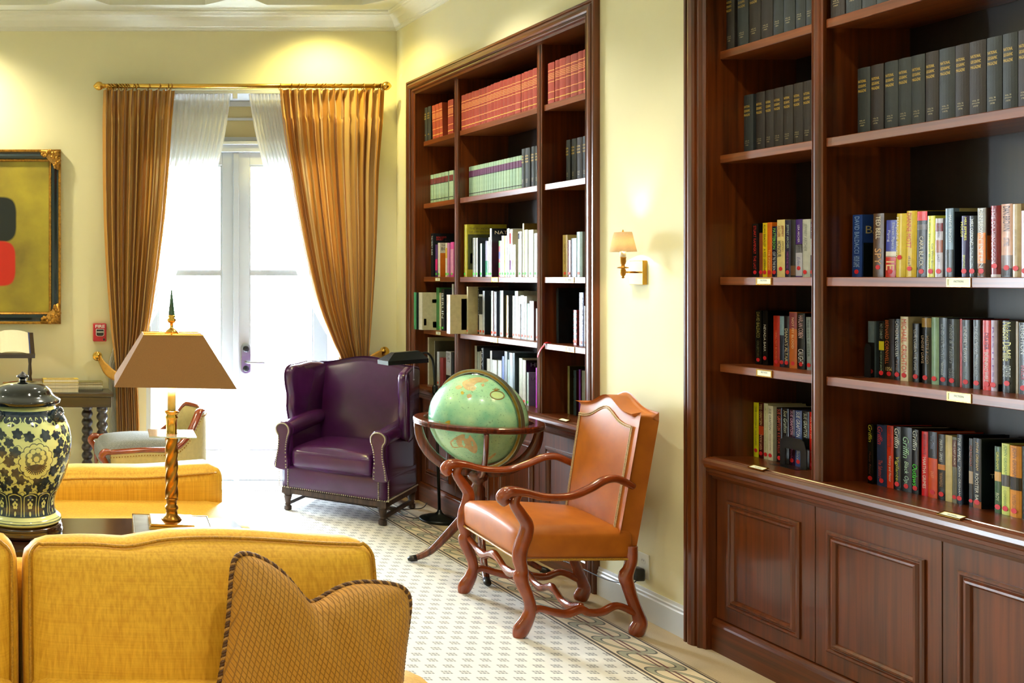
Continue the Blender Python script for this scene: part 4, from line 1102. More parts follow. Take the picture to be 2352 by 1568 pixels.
row('far', 'E', 0, 3.24, [
    (979, 984.6, 773.7, (222, 222, 210), 'tall white beige-covered', {'xs': 3.2, 'depth': .25, 'cov': [(.003, .24, .0, 1.0, (170, 160, 122))], 'dot': None}),
    (988, 992.8, 781, (216, 216, 206), 'white grey-covered', {'depth': .24, 'texts': [('BLAST POLAR', .05, .6, .5, (40, 40, 40), 'd')], 'cov': [(.003, .23, .0, 1.0, (92, 88, 76))], 'dot': None}),
    (1003.8, 1008.7, 807, (206, 212, 206), 'narrow white'),
    (1010, 1018, 820, (150, 60, 58), 'dusty red', {'rnd': 1, 'dot': None}),
    (1024.7, 1035.8, 806, (206, 208, 208), 'white black-lettered', {'texts': [('BURT', .05, .3, .6, (40, 40, 44), 'd')], 'bands': [(.0, .35, (40, 44, 48))]}),
    (1036.2, 1041, 808, (56, 60, 64), 'dark grey'),
], dot=M_ODOT)
row('far', 'E', 1, 3.27, [
    (1089.5, 1094.4, 793.4, (226, 228, 222), 'tall white', {'cov': [(.003, .2, .0, 1.0, (50, 52, 56))]}),
    (1096, 1101, 807, (206, 222, 224), 'white and aqua'),
    (1102, 1105, 806, (222, 222, 222), 'thin white'),
    (1105.3, 1110.4, 798, (60, 60, 66), 'black white-streaked', {'texts': [('PLAY', .02, .4, .5, (226, 226, 226), 'd')], 'cov': [(.003, .2, .0, 1.0, (18, 18, 22))]}),
    (1118.4, 1125, 823, (206, 200, 182), 'short beige'),
    (1125.8, 1129.5, 805, (214, 214, 206), 'white grey-faced', {'cov': [(.003, .2, .0, 1.0, (62, 62, 60))], 'covtxt': [('ONE', .05, .1, .06, .15, (24, 24, 24))]}),
    (1130, 1141, 825.5, (222, 226, 218), 'short white wide'),
    (1143.7, 1152, 826.7, (206, 212, 206), 'short silver-grey'),
    (1153, 1157.6, 817.5, (120, 140, 200), 'pale blue and violet'),
    (1158.5, 1164.6, 806, (150, 160, 172), 'steel grey'),
    (1166, 1169.4, 825, (190, 214, 214), 'thin aqua'),
    (1169.8, 1177.6, 809.5, (202, 216, 226), 'powder blue'),
    (1178, 1182, 810, (120, 134, 144), 'dull blue', {'cov': [(.003, .2, .0, 1.0, (18, 30, 30))]}),
    (1192.4, 1199.8, 821.8, (214, 216, 200), 'ivory'),
    (1200.4, 1207.4, 826, (226, 226, 216), 'white black-faced', {'cov': [(.003, .18, .0, 1.0, (24, 24, 24))], 'covtxt': [('HEIDI', .03, .11, .06, .14, (110, 116, 116))]}),
    (1210.3, 1214.2, 854.5, (196, 210, 204), 'short pale grey', {'cov': [(.003, .12, .0, 1.0, (112, 118, 116))], 'covtxt': [('LAY', .015, .05, .15, .24, (40, 42, 42))], 'dot': M_GDOT}),
    (1230.7, 1237.4, 844, (196, 60, 190), 'bright magenta', {'dot': None}),
], dot=M_ODOT)
row('far', 'E', 2, 3.3, [
    (1303.6, 1307.4, 840, (172, 166, 110), 'pale olive', {'cov': [(.003, .18, .0, 1.0, (50, 42, 16))], 'dot': None}),
    (1317.3, 1323, 849.6, (54, 74, 78), 'dark teal', {'dot': None, 'cov': [(.003, .18, .0, 1.0, (60, 14, 24))]}),
    (1329.6, 1333, 848, (130, 70, 170), 'violet', {'dot': None, 'cov': [(.003, .18, .0, 1.0, (50, 10, 26))]}),
    (1336.7, 1348, 850.6, (150, 160, 150), 'grey-green', {'dot': None}),
])
# bookends: bent steel plates standing in front of a few near-shelf novels
def bookend(case, xs, x0, x1, z, h, label, open_=True):
    y1, y0 = xs * F / (x0 - CX), xs * F / (x1 - CX)
    t = thing('bookend', label, 'bookend', (xs - 0.012, (y0 + y1) / 2, z), 0, 'black steel bookends')
    w_ = (y1 - y0) / 2
    if open_:
        MB().box(-.0015, .0015, -w_, -w_ * .55, 0, h * .6).box(-.0015, .0015, w_ * .62, w_, 0, h * .6).build('upright', M_BLACK, t)
        pl = [(-w_, h * .6), (-w_ + .012, h * .92), (-w_ + .03, h), (w_ - .02, h), (w_, h * .86), (w_, h * .6)]
        MB().prism(pl, 'x', -.0015, .0015).build('top_plate', M_BLACK, t)
    else:
        pl = [(-w_, 0.0), (w_, 0.0), (w_, h * .86), (w_ * .5, h), (-w_ * .4, h), (-w_, h * .9)]
        MB().prism(pl, 'x', -.0015, .0015).build('plate', M_BLACK, t)
    MB().box(-.045, .008, -w_, w_, 0.0003, .0015).build('foot', M_BLACK, t)
bookend('near', 3.3, 1799, 1860, CNT, .118, 'black steel bookend over four novels on the lowest left shelf of the near bookcase')
bookend('near', 3.3, 1993.5, 2007, SHELF_Z['D'], .125, 'small black steel bookend at the left end of the fourth centre shelf', False)
# red ribbon marker hanging from the fourth shelf of the far bookcase
rbx, rby = 3.150, 5.42
pts = [(3.2, 5.372, 1.2275), (3.168, 5.374, 1.2272), (3.163, 5.376, 1.215), (3.152, 5.39, 1.19), (3.146, 5.4, 1.165), (3.147, 5.41, 1.145)]
o = MB().tube(cr(pts), [(.006, .0008)] * 31, 6, up=(1, 0, 0)).build('ribbon_marker', mat('red_ribbon', (206, 20, 40), .4, var=.05))
set_props(o, 'red ribbon marker hanging over the fourth shelf beside the massive black book', 'ribbon')
# ================================================================ curtains
def curtain_mat():
    m, nt, b = node_mat('striped_gold_silk')
    N, L = nt.nodes, nt.links
    uv = N.new('ShaderNodeUVMap')
    sp = N.new('ShaderNodeSeparateXYZ')
    L.new(uv.outputs[0], sp.inputs[0])
    mul = N.new('ShaderNodeMath'); mul.operation = 'MULTIPLY'; mul.inputs[1].default_value = 9.0
    L.new(sp.outputs[0], mul.inputs[0])
    fr = N.new('ShaderNodeMath'); fr.operation = 'FRACT'
    L.new(mul.outputs[0], fr.inputs[0])
    rp = N.new('ShaderNodeValToRGB')
    rp.color_ramp.interpolation = 'LINEAR'
    el = rp.color_ramp.elements
    stops = [(0.0, (196, 142, 60)), (0.16, (204, 150, 66)), (0.18, (150, 92, 30)), (0.24, (152, 94, 32)), (0.26, (208, 168, 100)), (0.42, (206, 166, 98)), (0.44, (186, 128, 48)), (0.6, (190, 132, 50)), (0.62, (140, 82, 26)), (0.7, (146, 88, 30)), (0.72, (212, 176, 112)), (0.84, (210, 172, 108)), (0.86, (182, 122, 44)), (1.0, (196, 142, 60))]
    while len(el) < len(stops): el.new(0.5)
    for e, (p, c) in zip(el, stops):
        e.position = p
        e.color = lin(c)
    L.new(fr.outputs[0], rp.inputs[0])
    L.new(rp.outputs[0], b.inputs['Base Color'])
    b.inputs['Roughness'].default_value = 0.45
    b.inputs['Sheen Weight'].default_value = 0.3
    tl = N.new('ShaderNodeBsdfTranslucent')
    L.new(rp.outputs[0], tl.inputs[0])
    mx = N.new('ShaderNodeMixShader')
    mx.inputs[0].default_value = 0.22
    out = N['Material Output']
    L.new(b.outputs[0], mx.inputs[1])
    L.new(tl.outputs[0], mx.inputs[2])
    L.new(mx.outputs[0], out.inputs[0])
    return m
M_CURT = curtain_mat()
def sheer_mat():
    m, nt, b = node_mat('white_sheer')
    N, L = nt.nodes, nt.links
    out = N['Material Output']
    nz = N.new('ShaderNodeTexNoise'); nz.inputs['Scale'].default_value = 500
    tc = N.new('ShaderNodeTexCoord'); L.new(tc.outputs['Object'], nz.inputs['Vector'])
    df = N.new('ShaderNodeBsdfDiffuse'); df.inputs[0].default_value = (.92, .93, .92, 1)
    tl = N.new('ShaderNodeBsdfTranslucent'); tl.inputs[0].default_value = (.92, .93, .92, 1)
    tr = N.new('ShaderNodeBsdfTransparent')
    a = N.new('ShaderNodeMixShader'); a.inputs[0].default_value = .5
    L.new(df.outputs[0], a.inputs[1]); L.new(tl.outputs[0], a.inputs[2])
    mr = N.new('ShaderNodeMapRange'); mr.inputs[3].default_value = .62; mr.inputs[4].default_value = .8
    L.new(nz.outputs[0], mr.inputs[0])
    c = N.new('ShaderNodeMixShader')
    L.new(mr.outputs[0], c.inputs[0]); L.new(tr.outputs[0], c.inputs[1]); L.new(a.outputs[0], c.inputs[2])
    L.new(c.outputs[0], out.inputs[0])
    return m
M_SHEER = sheer_mat()

def drape(name, edges, Y0, folds, amp, mtl, parent, seed, pinch=True, n=200, sway=None):
    """edges: (z, x left, x right) from the top down; pleated sheet hanging at depth Y0"""
    rnd = random.Random(seed)
    ph = [rnd.uniform(-.8, .8) for _ in range(folds + 2)]
    es = cr(edges, 8)
    vs, fs, uvs = [], [], []
    m = len(es)
    for j, (z, xl, xr) in enumerate(es):
        wd = xr - xl
        w0 = es[0][2] - es[0][1]
        for i in range(n + 1):
            s = i / n
            k = s * folds
            q = ph[int(k)] * (1 - (k % 1)) + ph[min(int(k) + 1, folds)] * (k % 1)
            ang = 2 * PI * k + q
            ztop = edges[0][0] - z
            top = min(1.0, ztop / 0.22)
            f = math.sin(ang) * (0.45 + 0.55 * top) + 0.35 * math.sin(2.3 * ang + seed) * top
            if pinch and ztop < 0.2:
                f = math.copysign(abs(math.sin(ang)) ** (0.5 + ztop * 3), math.sin(ang)) * (0.9 - 1.6 * ztop)
            x = xl + wd * (s + 0.22 / folds * math.sin(2 * ang) * top)
            y = Y0 - amp * f * (0.75 + 0.25 * wd / w0)
            vs.append((x, y, z))
            uvs.append((s, z))
    for j in range(m - 1):
        for i in range(n):
            fs.append((j * (n + 1) + i, j * (n + 1) + i + 1, (j + 1) * (n + 1) + i + 1, (j + 1) * (n + 1) + i))
    o = MB().add(vs, fs).build(name, mtl, parent, smooth=True)
    uvl = o.data.uv_layers.new(name='cloth')
    for lp in o.data.loops:
        uvl.data[lp.index].uv = uvs[lp.vertex_index]
    return o
CYD = 7.085
def ce(rows, Y=CYD):
    return [(H - (y - CY) * Y / F, (a - CX) * Y / F, (b_ - CX) * Y / F) for y, a, b_ in rows]
# brass pole with finials and brackets; the rings belong to the curtains
pole = thing('curtain_pole', 'polished brass curtain pole with acorn finials above the glazed doors', 'curtain pole', (0, 0, 0))
RY = 7.07
zr = H - (197.5 - CY) * RY / F
xa, xb = (240 - CX) * RY / F, (874 - CX) * RY / F
MB().tube([(xa, RY, zr), (xb, RY, zr)], 0.0165, 16).build('pole', M_BRASS, pole, smooth=True)
fin = [(.016, 0), (.02, .004), (.016, .012), (.024, .018), (.031, .03), (.033, .042), (.028, .058), (.016, .072), (.006, .08), (.001, .083)]
for x, s in ((xa, -1), (xb, 1)):
    MB().lathe(fin, 18).xf(Matrix.Translation((x, RY, zr)) @ Matrix.Rotation(s * PI / 2, 4, 'Y')).build('finial', M_BRASS, pole, smooth=True)
for x in (xa + .05, xb - .05):
    MB().tube([(x, BACK_Y - .001, zr - .02), (x, RY + .02, zr - .03), (x, RY, zr - .022)], .008, 8).box(x - .02, x + .02, BACK_Y - .008, BACK_Y - .001, zr - .07, zr + .03).build('bracket', M_BRASS, pole)
def rings(parent, xs):
    for px in xs:
        x = (px - CX) * RY / F
        c = [(x + .004 * math.sin(a), RY + .024 * math.cos(a), zr - .006 + .024 * math.sin(a)) for a in [2 * PI * i / 18 for i in range(18)]]
        MB().tube(c, .0028, 6, closed=True).build('ring', M_OLDBRASS, parent, smooth=True)
cl = thing('curtain', 'gold striped silk curtain tied back on the left of the doors', 'curtain', (0, 0, 0), 0, 'gold curtains')
drape('drape', ce([(207, 238, 402), (260, 238, 397), (400, 238.5, 388), (520, 241, 377), (640, 247, 361), (755, 256, 343), (815, 263, 325), (850, 266, 316), (900, 267, 318), (1000, 269, 322), (1118, 270, 326)]), CYD, 11, .034, M_CURT, cl, 3)
rings(cl, [247, 254, 262, 266, 273, 280, 287, 292, 306, 314, 341, 366, 385, 393])
c2 = thing('curtain', 'gold striped silk curtain tied back behind the purple wing chair', 'curtain', (0, 0, 0), 0, 'gold curtains')
drape('drape', ce([(206, 641, 882), (260, 646, 880), (330, 655, 874), (400, 667, 869), (500, 684, 866), (600, 704, 862), (700, 729, 856), (780, 760, 850), (830, 782, 846), (900, 788, 848), (1000, 790, 851), (1118, 790, 852)]), CYD, 14, .034, M_CURT, c2, 5)
rings(c2, [643, 669, 686, 702, 727, 740, 747, 768, 783, 806, 834, 858, 873, 878])
# tiebacks: cloth band and brass rosette belong to each curtain
M_BAND = mat('gold_band_cloth', (204, 150, 62), .5, var=.08, scale=(60, 60, 60))
def tieback(parent, rx, ry, pts):
    c = P(rx, ry, BACK_Y - .06)
    MB().lathe([(.012, 0), (.012, .045), (.034, .047), (.036, .053), (.032, .058), (.022, .056), (.018, .06), (.008, .064)], 24).xf(Matrix.Translation((c.x, BACK_Y - .002, c.z)) @ Matrix.Rotation(PI / 2, 4, 'X')).build('rosette', M_BRASS, parent, smooth=True)
    MB().tube(cr([tuple(P(a, b_, Y)) for a, b_, Y in pts]), [(.004, .036)] * ((len(pts) - 1) * 6 + 1), 10, up=(0, 0, 1)).build('tie_band', M_BAND, parent, smooth=True)
tieback(cl, 224, 818, [(228, 822, 7.15), (240, 842, 7.06), (262, 862, 7.035), (296, 868, 7.03), (322, 856, 7.06), (320, 850, 7.13)])
tieback(c2, 884, 807, [(880, 812, 7.15), (866, 818, 7.07), (846, 830, 7.035), (812, 838, 7.03), (780, 834, 7.06), (782, 828, 7.13)])
# sheers behind, on a white traverse track
tr_ = thing('sheer_track', 'slim white traverse track between the sheer curtains', 'curtain track', (0, 0, 0))
SY = 7.155
z0 = H - (212 - CY) * SY / F
MB().box((395 - CX) * SY / F, (660 - CX) * SY / F, SY - .012, SY + .012, z0 - .012, z0 + .012).build('track', M_WHITE, tr_, bevel=.003)
MB().box((534 - CX) * SY / F, (544 - CX) * SY / F, SY - .016, SY - .0125, z0 - .05, z0 - .005).build('carrier', M_WHITE, tr_)
s1 = thing('sheer_curtain', 'white sheer curtain gathered beside the left gold curtain', 'sheer', (0, 0, 0), 0, 'white sheers')
drape('sheer_drape', ce([(215, 398, 531), (300, 390, 520), (400, 375, 497), (500, 355, 462), (620, 322, 410), (740, 280, 350), (820, 254, 300), (860, 250, 290), (950, 252, 292), (1118, 252, 296)], SY), SY, 12, .012, M_SHEER, s1, 8)
s2 = thing('sheer_curtain', 'white sheer curtain gathered beside the right gold curtain', 'sheer', (0, 0, 0), 0, 'white sheers')
drape('sheer_drape', ce([(215, 571, 652), (300, 586, 664), (400, 611, 690), (500, 640, 720), (620, 680, 760), (740, 735, 812), (820, 785, 858), (860, 800, 860), (950, 802, 862), (1118, 802, 864)], SY), SY, 10, .012, M_SHEER, s2, 11)

# ================================================================ purple wing chair
M_PURP = mat('purple_leather', (70, 24, 74), .26, var=.12, scale=(7, 7, 7), coat=.2)
M_NAIL = mat('pewter_nail', (190, 180, 160), .3, 1.0, var=.05)
M_WCLEG = mat('worn_oak_leg', (74, 54, 44), .55, var=.3, scale=(60, 60, 8), c2=(40, 28, 24))
wc = thing('wing_chair', 'purple leather wing chair with nailhead trim beside the glazed doors', 'armchair', (2.545, 6.60, 0), math.radians(-40.5))
# local: front is -y, width along x
W2, D2 = .335, .345
MB().soft((0, .0, .235), .70, .66, .165, .02, (0, .004, 0), 8).build('seat_base', M_PURP, wc, smooth=True)
def seat_fn(q, p):
    if p[1] < -.6 and abs(p[0]) > .75: q.y += .0
    return q
MB().soft((0, -.05, .375), .55, .64, .14, .045, (.004, .006, .034), 14).build('seat_cushion', M_PURP, wc, smooth=True)
MB().tube([(x, -.352 + (0.006 if abs(x) > .26 else 0), .425) for x in [-.262 + .524 * i / 20 for i in range(21)]], .005, 6).build('welting', M_PURP, wc, smooth=True)
# back: slightly reclined slab with serpentine top
def back_slab(w, z0, z1, th, rec, crown_):
    m = MB()
    nx, nz = 18, 18
    vs, fs = [], []
    for side in (0, 1):
        for j in range(nz + 1):
            v = j / nz
            for i in range(nx + 1):
                u = -1 + 2 * i / nx
                zt = z1 + crown_ * math.cos(u * PI / 2) ** 2
                z = z0 + (zt - z0) * v
                ed = (1 - abs(u) ** 8) * (1 - v ** 10)
                bulge = .035 * math.cos(u * PI / 2) * math.sin(PI * min(1, v * .9 + .1))
                y0_ = rec * (z - z0)
                y = y0_ - (bulge + .03) * ed if side == 0 else y0_ + th * (.4 + .6 * ed)
                vs.append((u * w / 2 * (1 - .04 * (1 - v)), y, z))
    k = (nx + 1) * (nz + 1)
    for j in range(nz):
        for i in range(nx):
            a = j * (nx + 1) + i
            fs.append((a, a + 1, a + nx + 2, a + nx + 1))
            fs.append((k + a, k + a + nx + 1, k + a + nx + 2, k + a + 1))
    for j in range(nz):
        for i in (0, nx):
            a = j * (nx + 1) + i
            fs.append((a, a + nx + 1, k + a + nx + 1, k + a))
    for i in range(nx):
        for j in (0, nz):
            a = j * (nx + 1) + i
            fs.append((a, k + a, k + a + 1, a + 1))
    return m.add(vs, fs)
MB().add(*(lambda b_: (b_.v, b_.f))(back_slab(.68, .30, .975, .09, .16, .055))).xf(Matrix.Translation((0, .235, 0))).build('backrest', M_PURP, wc, smooth=True)
for s in (-1, 1):
    # wing: thick curved panel; outline in (y, z)
    wo = cr([(-.05, .52), (-.085, .60), (-.105, .68), (-.10, .76), (-.125, .85), (-.125, .93), (-.08, .968), (.02, .975), (.16, .985), (.31, .972), (.36, .94), (.34, .75), (.30, .54), (.1, .50)], 5, True)
    m = MB()
    n_ = len(wo)
    cy_, cz_ = .1, .77
    vs, fs = [], []
    lay = [(.93, -.034), (1.0, -.022), (1.0, .022), (.93, .034)]
    for sc, off in lay:
        for (y, z) in wo:
            flare = max(0, (.25 - y)) * .16
            vs.append((s * (.325 + flare) + off * s, cy_ + (y - cy_) * sc, cz_ + (z - cz_) * sc))
    for L_ in range(3):
        for i in range(n_):
            k = (i + 1) % n_
            fs.append((L_ * n_ + i, L_ * n_ + k, (L_ + 1) * n_ + k, (L_ + 1) * n_ + i))
    fs += [tuple(range(n_))[::-1], tuple(range(3 * n_, 4 * n_))]
    m.add(vs, fs).build('wing', M_PURP, wc, smooth=True)
    MB().tube([(s * (.325 + max(0, .25 - y) * .16 + .024), y, z) for y, z in wo], .005, 6, closed=True).build('welting', M_PURP, wc, smooth=True)
    # arm: scrolled roll over a side panel
    ar = []
    for y, z, r in ((-.335, .555, .052), (-.2, .565, .054), (0, .578, .056), (.2, .585, .054), (.28, .585, .05)):
        ar.append((y, z, r))
    ar = cr(ar, 5)
    MB().tube([(s * .315, y, z - .0) for y, z, r in ar], [r for y, z, r in ar], 18, up=(0, 0, 1)).build('arm_roll', M_PURP, wc, smooth=True)
    MB().soft((s * .318, -.02, .42), .064, .62, .27, .014, (0, 0, 0), 6).build('arm_panel', M_PURP, wc, smooth=True)
    # scroll facing with nails
    fo = cr([(.283, .30), (.286, .42), (.276, .50), (.262, .545), (.266, .585), (.295, .612), (.335, .612), (.366, .585), (.368, .545), (.35, .51), (.352, .44), (.366, .37), (.372, .30)], 5, True)
    MB().prism([(s * x, z) for x, z in fo], 'y', -.392, -.34).build('arm_facing', M_PURP, wc, bevel=.006)
    nails = MB()
    path = cr([(.29, .31), (.293, .43), (.284, .505), (.272, .548), (.276, .58), (.298, .602), (.333, .602), (.357, .58), (.358, .55), (.342, .515), (.343, .44), (.356, .37), (.363, .31)], 5)
    for i, (x, z) in enumerate(path):
        nails.sphere((s * x, -.393, z), .0052, 8, 5)
    for z in [.165 + .012 * i for i in range(12)]:
        nails.sphere((s * .362, -.334, z), .0052, 8, 5).sphere((s * .30, -.334, z), .0052, 8, 5)
    o = nails.build('nailheads', M_NAIL, wc, smooth=True)
    o['kind'] = 'stuff'
nails = MB()
for i in range(52):
    nails.sphere((-.35 + .7 * i / 51, -.331, .163), .0052, 8, 5)
for i in range(46):
    nails.sphere((.352, -.32 + .64 * i / 45, .163), .0052, 8, 5)
o = nails.build('nailheads', M_NAIL, wc, smooth=True)
o['kind'] = 'stuff'
MB().box(-.345, .345, -.325, -.29, .118, .155).build('front_rail', M_WCLEG, wc, bevel=.004)
for s in (-1, 1):
    MB().box(s * .345, s * .315, -.29, .30, .118, .155).build('side_rail', M_WCLEG, wc, bevel=.004)
lp = [(.016, 0), (.026, .006), (.026, .03), (.018, .036), (.022, .046), (.018, .054), (.024, .085), (.028, .1), (.024, .106), (.03, .108), (.03, .118)]
for sx, sy in ((-1, -1), (1, -1), (-1, 1), (1, 1)):
    MB().lathe(lp, 16, (sx * .315, sy * .3, 0)).box(sx * .315 - .03, sx * .315 + .03, sy * .3 - .03, sy * .3 + .03, .118, .16).build('leg', M_WCLEG, wc, smooth=False)
for s in (-1, 1):
    MB().box(s * .325, s * .305, -.28, .28, .035, .06).build('stretcher', M_WCLEG, wc, bevel=.003)
MB().box(-.305, .305, -.012, .012, .035, .06).build('stretcher', M_WCLEG, wc, bevel=.003)

# ================================================================ tan leather open armchair
M_TAN = mat('tan_leather', (180, 100, 22), .46, var=.08, scale=(9, 9, 9), bump=.06, bscale=260, coat=.0, c2=(160, 84, 14))
M_GIMP = mat('gold_gimp_braid', (206, 150, 40), .5, var=.3, scale=(300, 300, 300), bump=.6, bscale=400)
M_STITCH = mat('pale_stitching', (226, 196, 150), .5, var=.3, scale=(400, 400, 400))
ac = thing('open_armchair', 'tan leather open armchair with carved wooden arms in front of the globe', 'armchair', (2.688, 4.522, 0), math.radians(-95.2))
def seat_shape(q, p):
    q.x *= 1.0 - .2 * (p[1] + 1) / 2
    if p[2] > .5: q.z += .012 * (1 - p[0] ** 2) * (1 - p[1])
    return q
MB().soft((0, -.015, .405), .60, .53, .13, .035, (.004, .006, .026), 12, fn=seat_shape).build('seat', M_TAN, ac, smooth=True)
def back2():
    m = MB()
    nx, nz = 20, 22
    w0, w1, z0, z1 = .455, .49, .40, .985
    vs, fs = [], []
    def top(u): return z1 + .062 * math.exp(-(u / .42) ** 2) - .0 * u * u
    for side in (0, 1):
        for j in range(nz + 1):
            v = j / nz
            for i in range(nx + 1):
                u = -1 + 2 * i / nx
                z = z0 + (top(u) - z0) * v
                ed = (1 - abs(u) ** 6) * (1 - v ** 8)
                yr = .15 * (z - .38)
                pad = .022 * (1 - u * u) * (1 - (2 * v - 1) ** 4)
                y = yr - .012 - pad * ed if side == 0 else yr + .062
                vs.append((u * (w0 + (w1 - w0) * v) / 2, y, z))
    k = (nx + 1) * (nz + 1)
    for j in range(nz):
        for i in range(nx):
            a = j * (nx + 1) + i
            fs += [(a, a + 1, a + nx + 2, a + nx + 1), (k + a, k + a + nx + 1, k + a + nx + 2, k + a + 1)]
        for i in (0, nx):
            a = j * (nx + 1) + i
            fs.append((a, a + nx + 1, k + a + nx + 1, k + a))
    for i in range(nx):
        for j in (0, nz):
            a = j * (nx + 1) + i
            fs.append((a, k + a, k + a + 1, a + 1))
    m.add(vs, fs)
    return m, top
bk, top = back2()
BY = .18
bk.xf(Matrix.Translation((0, BY, 0))).build('backrest', M_TAN, ac, smooth=True, bevel=.016, bseg=4)
yb = lambda z: BY + .15 * (z - .38)
# stitched seam round the back
for dx in (0, .009):
    sm = [(-.212 + dx - .01 * t, yb(.42 + .51 * t) - .018, .42 + .51 * t) for t in [i / 14 for i in range(15)]]
    tp = [(u * .236, yb(top(u) - .06 - dx) - .020, top(u) - .055 - dx) for u in [-.93 + 1.86 * i / 24 for i in range(25)]]
    MB().tube(sm, .0024, 5).build('seam', M_STITCH, ac)
    MB().tube([(-x, y, z) for x, y, z in sm], .0024, 5).build('seam', M_STITCH, ac)
    MB().tube(tp, .003, 5).build('seam', M_STITCH, ac)
# gimp along the seat bottom
gp = [(-.298, -.277, .343), (.298, -.277, .343), (.238, .24, .343), (-.238, .24, .343)]
for a, b_ in ((0, 1), (1, 2), (3, 0)):
    MB().tube([gp[a], gp[b_]], .0055, 6).build('gimp_braid', M_GIMP, ac)
def carve(pts, per=7):
    """pts: (x,y,z,r_wide,r_thick)"""
    q = cr(pts, per)
    return [p[:3] for p in q], [(p[4] * .86, p[3] * .9) for p in q]
for s in (-1, 1):
    # arm: knuckle, dip and rise to the back
    pts = [(s * .318, -.335, .598, .022, .026), (s * .318, -.352, .622, .03, .032), (s * .318, -.325, .648, .034, .03), (s * .315, -.26, .648, .031, .022), (s * .308, -.17, .628, .026, .019), (s * .298, -.06, .63, .024, .019), (s * .285, .03, .662, .024, .02), (s * .272, .1, .698, .024, .021), (s * .262, .155, .704, .022, .021), (s * .253, .205, .684, .019, .02), (s * .248, .235, .668, .016, .017)]
    c, r = carve(pts)
    MB().tube(c, r, 14, up=(1, 0, 0)).build('arm', M_CHWOOD, ac, smooth=True)
    # arm support and front leg in one carved S
    pts = [(s * .316, -.285, .64, .02, .022), (s * .316, -.30, .60, .022, .026), (s * .314, -.275, .555, .022, .03), (s * .31, -.245, .505, .023, .033), (s * .306, -.25, .455, .025, .036), (s * .304, -.268, .40, .026, .036), (s * .302, -.272, .345, .026, .035), (s * .3, -.262, .30, .024, .032), (s * .3, -.266, .27, .027, .038), (s * .3, -.258, .235, .025, .034), (s * .3, -.235, .18, .023, .03), (s * .3, -.226, .13, .023, .029), (s * .3, -.24, .08, .024, .034), (s * .3, -.262, .04, .025, .04), (s * .3, -.272, .012, .022, .034), (s * .3, -.272, .0, .018, .026)]
    c, r = carve(pts)
    MB().tube(c, r, 14, up=(1, 0, 0)).build('front_leg', M_CHWOOD, ac, smooth=True)
    pts = [(s * .232, .235, .40, .024, .03), (s * .232, .235, .34, .024, .03), (s * .232, .226, .30, .022, .028), (s * .232, .212, .262, .024, .036), (s * .232, .222, .22, .022, .032), (s * .232, .24, .16, .021, .03), (s * .232, .262, .10, .022, .031), (s * .232, .272, .06, .024, .036), (s * .232, .258, .022, .026, .04), (s * .232, .252, .0, .02, .03)]
    c, r = carve(pts)
    MB().tube(c, r, 14, up=(1, 0, 0)).build('back_leg', M_CHWOOD, ac, smooth=True)
    # wavy side stretcher
    pts = [(s * .3, -.235, .1, .016, .022), (s * .294, -.19, .128, .016, .019), (s * .284, -.12, .112, .016, .021), (s * .276, -.06, .104, .017, .023), (s * .268, -.0, .122, .017, .024), (s * .262, .04, .108, .017, .022), (s * .252, .1, .108, .016, .021), (s * .242, .17, .135, .016, .019), (s * .233, .255, .1, .016, .02)]
    c, r = carve(pts)
    MB().tube(c, r, 12, up=(1, 0, 0)).build('side_stretcher', M_CHWOOD, ac, smooth=True)
for y, z, nm in ((-.25, .262, 'front_stretcher'), (.01, .112, 'cross_stretcher')):
    pts = []
    for i in range(13):
        u = -1 + i / 6
        pts.append((u * (.29 if nm == 'front_stretcher' else .262), y, z + .02 * math.cos(u * PI * 2) * (1 - abs(u) * .3), .017, .022 + .005 * math.cos(u * PI * 4)))
    c, r = carve(pts, 4)
    MB().tube(c, r, 12, up=(0, 1, 0)).build(nm, M_CHWOOD, ac, smooth=True)

# ================================================================ floor globe
GX, GY, GZ, GR = 2.731, 5.262, .818, .246
def globe_ocean():
    m, nt, b = node_mat('globe_ocean')
    N, L = nt.nodes, nt.links
    tc = N.new('ShaderNodeTexCoord')
    nz = N.new('ShaderNodeTexNoise'); nz.inputs['Scale'].default_value = 6; nz.inputs['Detail'].default_value = 8
    L.new(tc.outputs['Object'], nz.inputs['Vector'])
    rp = N.new('ShaderNodeValToRGB')
    rp.color_ramp.elements[0].position = .38; rp.color_ramp.elements[0].color = lin((118, 190, 158))
    rp.color_ramp.elements[1].position = .6; rp.color_ramp.elements[1].color = lin((172, 222, 176))
    L.new(nz.outputs[0], rp.inputs[0])
    n2 = N.new('ShaderNodeTexNoise'); n2.inputs['Scale'].default_value = 90; n2.inputs['Detail'].default_value = 2
    L.new(tc.outputs['Object'], n2.inputs['Vector'])
    mr = N.new('ShaderNodeMapRange'); mr.inputs[1].default_value = .62; mr.inputs[2].default_value = .7; mr.inputs[4].default_value = .45
    L.new(n2.outputs[0], mr.inputs[0])
    mx = N.new('ShaderNodeMix'); mx.data_type = 'RGBA'
    L.new(mr.outputs[0], mx.inputs[0]); L.new(rp.outputs[0], mx.inputs[6]); mx.inputs[7].default_value = lin((60, 92, 84))
    L.new(mx.outputs[2], b.inputs['Base Color'])
    b.inputs['Roughness'].default_value = .25
    b.inputs['Coat Weight'].default_value = .8
    return m
gl = thing('floor_globe', 'large mint-green terrestrial globe in a wooden four-legged floor stand', 'globe', (GX, GY, 0))
sph = MB().sphere((0, 0, GZ), GR, 64, 40).build('sphere', globe_ocean(), gl, smooth=True)
